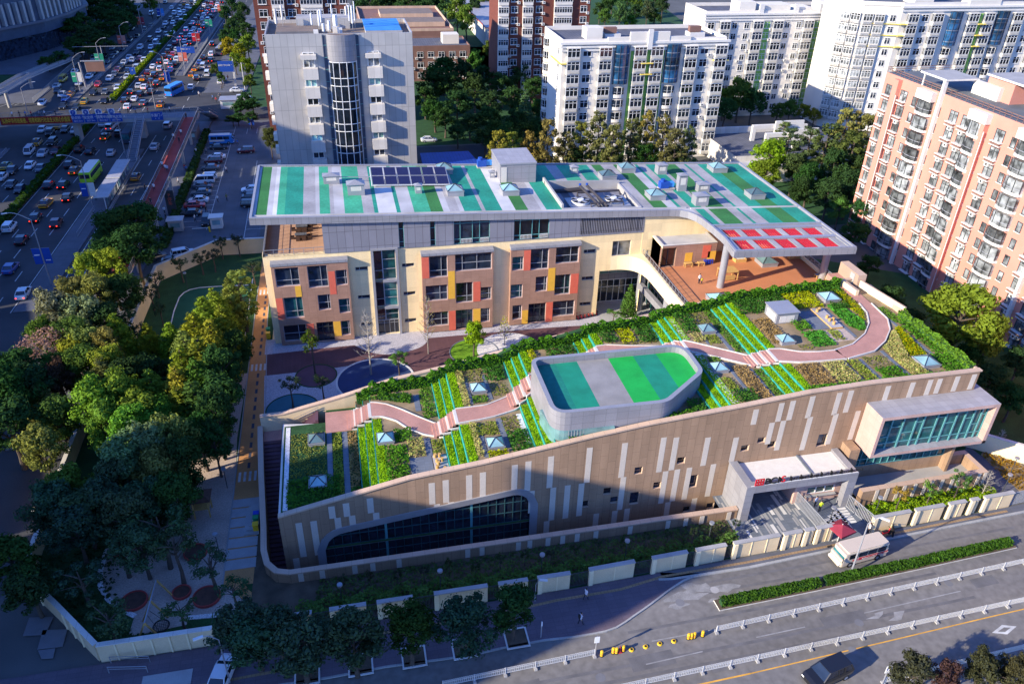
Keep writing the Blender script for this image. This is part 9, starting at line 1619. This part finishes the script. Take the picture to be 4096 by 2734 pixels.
g=C(*U1, 730, 455);t=thing('sign_gantry', 'thin grey gantry arm reaching left from a post beyond the billboard', 'gantry', g);MB().tube([g, g+Vector((0, 0, 6.5))], .16, 'alu').bar(g+Vector((-9, 0, 6.3)), g+Vector((9, 0, 6.3)), .15, .15, 'alu').build('post', t)
for i, (x, y, w, h2, z, lab, tx_)in enumerate(((1640, 600, 4.6, 3.3, 4.6, 'blue direction sign on white posts in front of the yellow green tree', '朝阳门外大街 ↑'), (1310, 440, 6.0, 2.2, 3.4, 'blue overhead sign behind the lamp with orange banners', '朝阳门外 ←'), (1178, 598, 1.7, 3.2, 1.2, 'small blue and white traffic sign on the island lamp post', 'P'), (1095, 560-30, 0, 0, 0, '', ''), (935, 548, 1.7, 2.2, 1.4, 'small blue sign at the end of the yellow green median hedge', '↓'), (1757, 895, 1.5, 2.2, 1.0, 'small blue parking sign by the dark hedge', 'P'))):
 if not w:continue
 g=C(*U1, x, y);ox=-w*.45 if i==0 else 0;t=thing('road_sign', lab, 'sign', g);MB().tube([g, g+Vector((0, 0, z+h2))], .1, 'white_trim').build('pole', t);MB().box(g.x+ox-w/2, g.x+ox+w/2, g.y-.2, g.y-.1, z, z+h2, 'sign_blue').build('sign_plate', t);text(tx_, 'sign_text', min(.62, w*.4), 'sign_white', (g.x+ox, g.y-.23, z+h2*.55), RX, t, .01, 'CENTER')
for i, (x, y)in enumerate(((1648, 600), (1708, 628))):g=C(*U1, x, y);t=thing('mast', 'slender pale mast by the side street, '+('left', 'right')[i]+' one of two', 'mast', g);MB().tube([g, g+Vector((0, 0, 8.5))], .12, 'white_trim').build('pole', t)
g=C(*U1, 1205, 1490);t=thing('totem_sign', 'dark upright sign with red letters by the car park hedge', 'sign', g);MB().box(g.x-.9, g.x+.9, g.y-.15, g.y+.15, .1, 5.2, 'frame_dark').build('panel', t);text('P\n停\n车', 'sign_text', .9, 'red_panel', (g.x, g.y-.18, 3.9), RX, t, .01, 'CENTER')
M_=[(-190, 215), (-150, 262), (-113.7, 320), (-102.5, 339), (-98.5, 354), (-96.5, 374), (-104, 398), (-128, 430), (-200, 430)];ml=thing('shopping_centre', 'large dark blue shopping centre with a finned curved facade and a red banner', 'shopping centre', (-119, 332, 0))
MB().prism(M_, 0, 6.5, 'glass_dark').build('ground_floor', ml)
def grow(P, d):
 c=Vector((-150, 370));return[tuple(Vector(p)+(Vector(p)-c).normalized()*d)for p in P]
MB().prism(grow(M_, 1.2), 6.5, 10.2, 'facade_blue', 'fin_grey').build('fascia_band', ml);MB().prism(grow(M_, 2.4), 10.2, 11.0, 'fin_grey').build('canopy', ml);MB().prism(grow(M_, .4), 11.0, 26, 'facade_blue', 'roof_slate').build('upper_wall', ml)
k=0;P=grow(M_, .7)
for i in range(len(P)-4):
 a, b=Vector(P[i]), Vector(P[i+1]);L=(b-a).length
 for j in range(int(L/3)):
  if k<95:c=a+(b-a)*(j*3/L);MB().prism([(c.x-.6, c.y-.5), (c.x+.6, c.y-.9), (c.x+.9, c.y+.3), (c.x-.3, c.y+.7)], 11.0, 18, 'concrete').build('facade_fin', ml);k+=1
a, b=Vector(grow(M_, 1.35)[0]), Vector(grow(M_, 1.35)[2]);a, b=Vector(grow(M_, 1.4)[1]), Vector(grow(M_, 1.4)[2]);MB().face([(*(a+(b-a)*.35), 7.6), (*(a+(b-a)*.98), 7.6), (*(a+(b-a)*.98), 9.6), (*(a+(b-a)*.35), 9.6)], 'banner_red').build('banner', ml)
d=(b-a).normalized();ang=atan2(d.y, d.x);tp=a+(b-a)*.42;text('广阔天地文化商业广场大厦', 'banner_text', 1.6, 'red_panel', (tp.x+.3, tp.y-.3, 7.9), (pi/2, 0, ang), ml, .02)
for x, y in((-103, 405), (-96, 372)):MB().cyl(x, y, 0, 10, .45, 'wood', 8).build('column', ml)
for i in range(60):pass
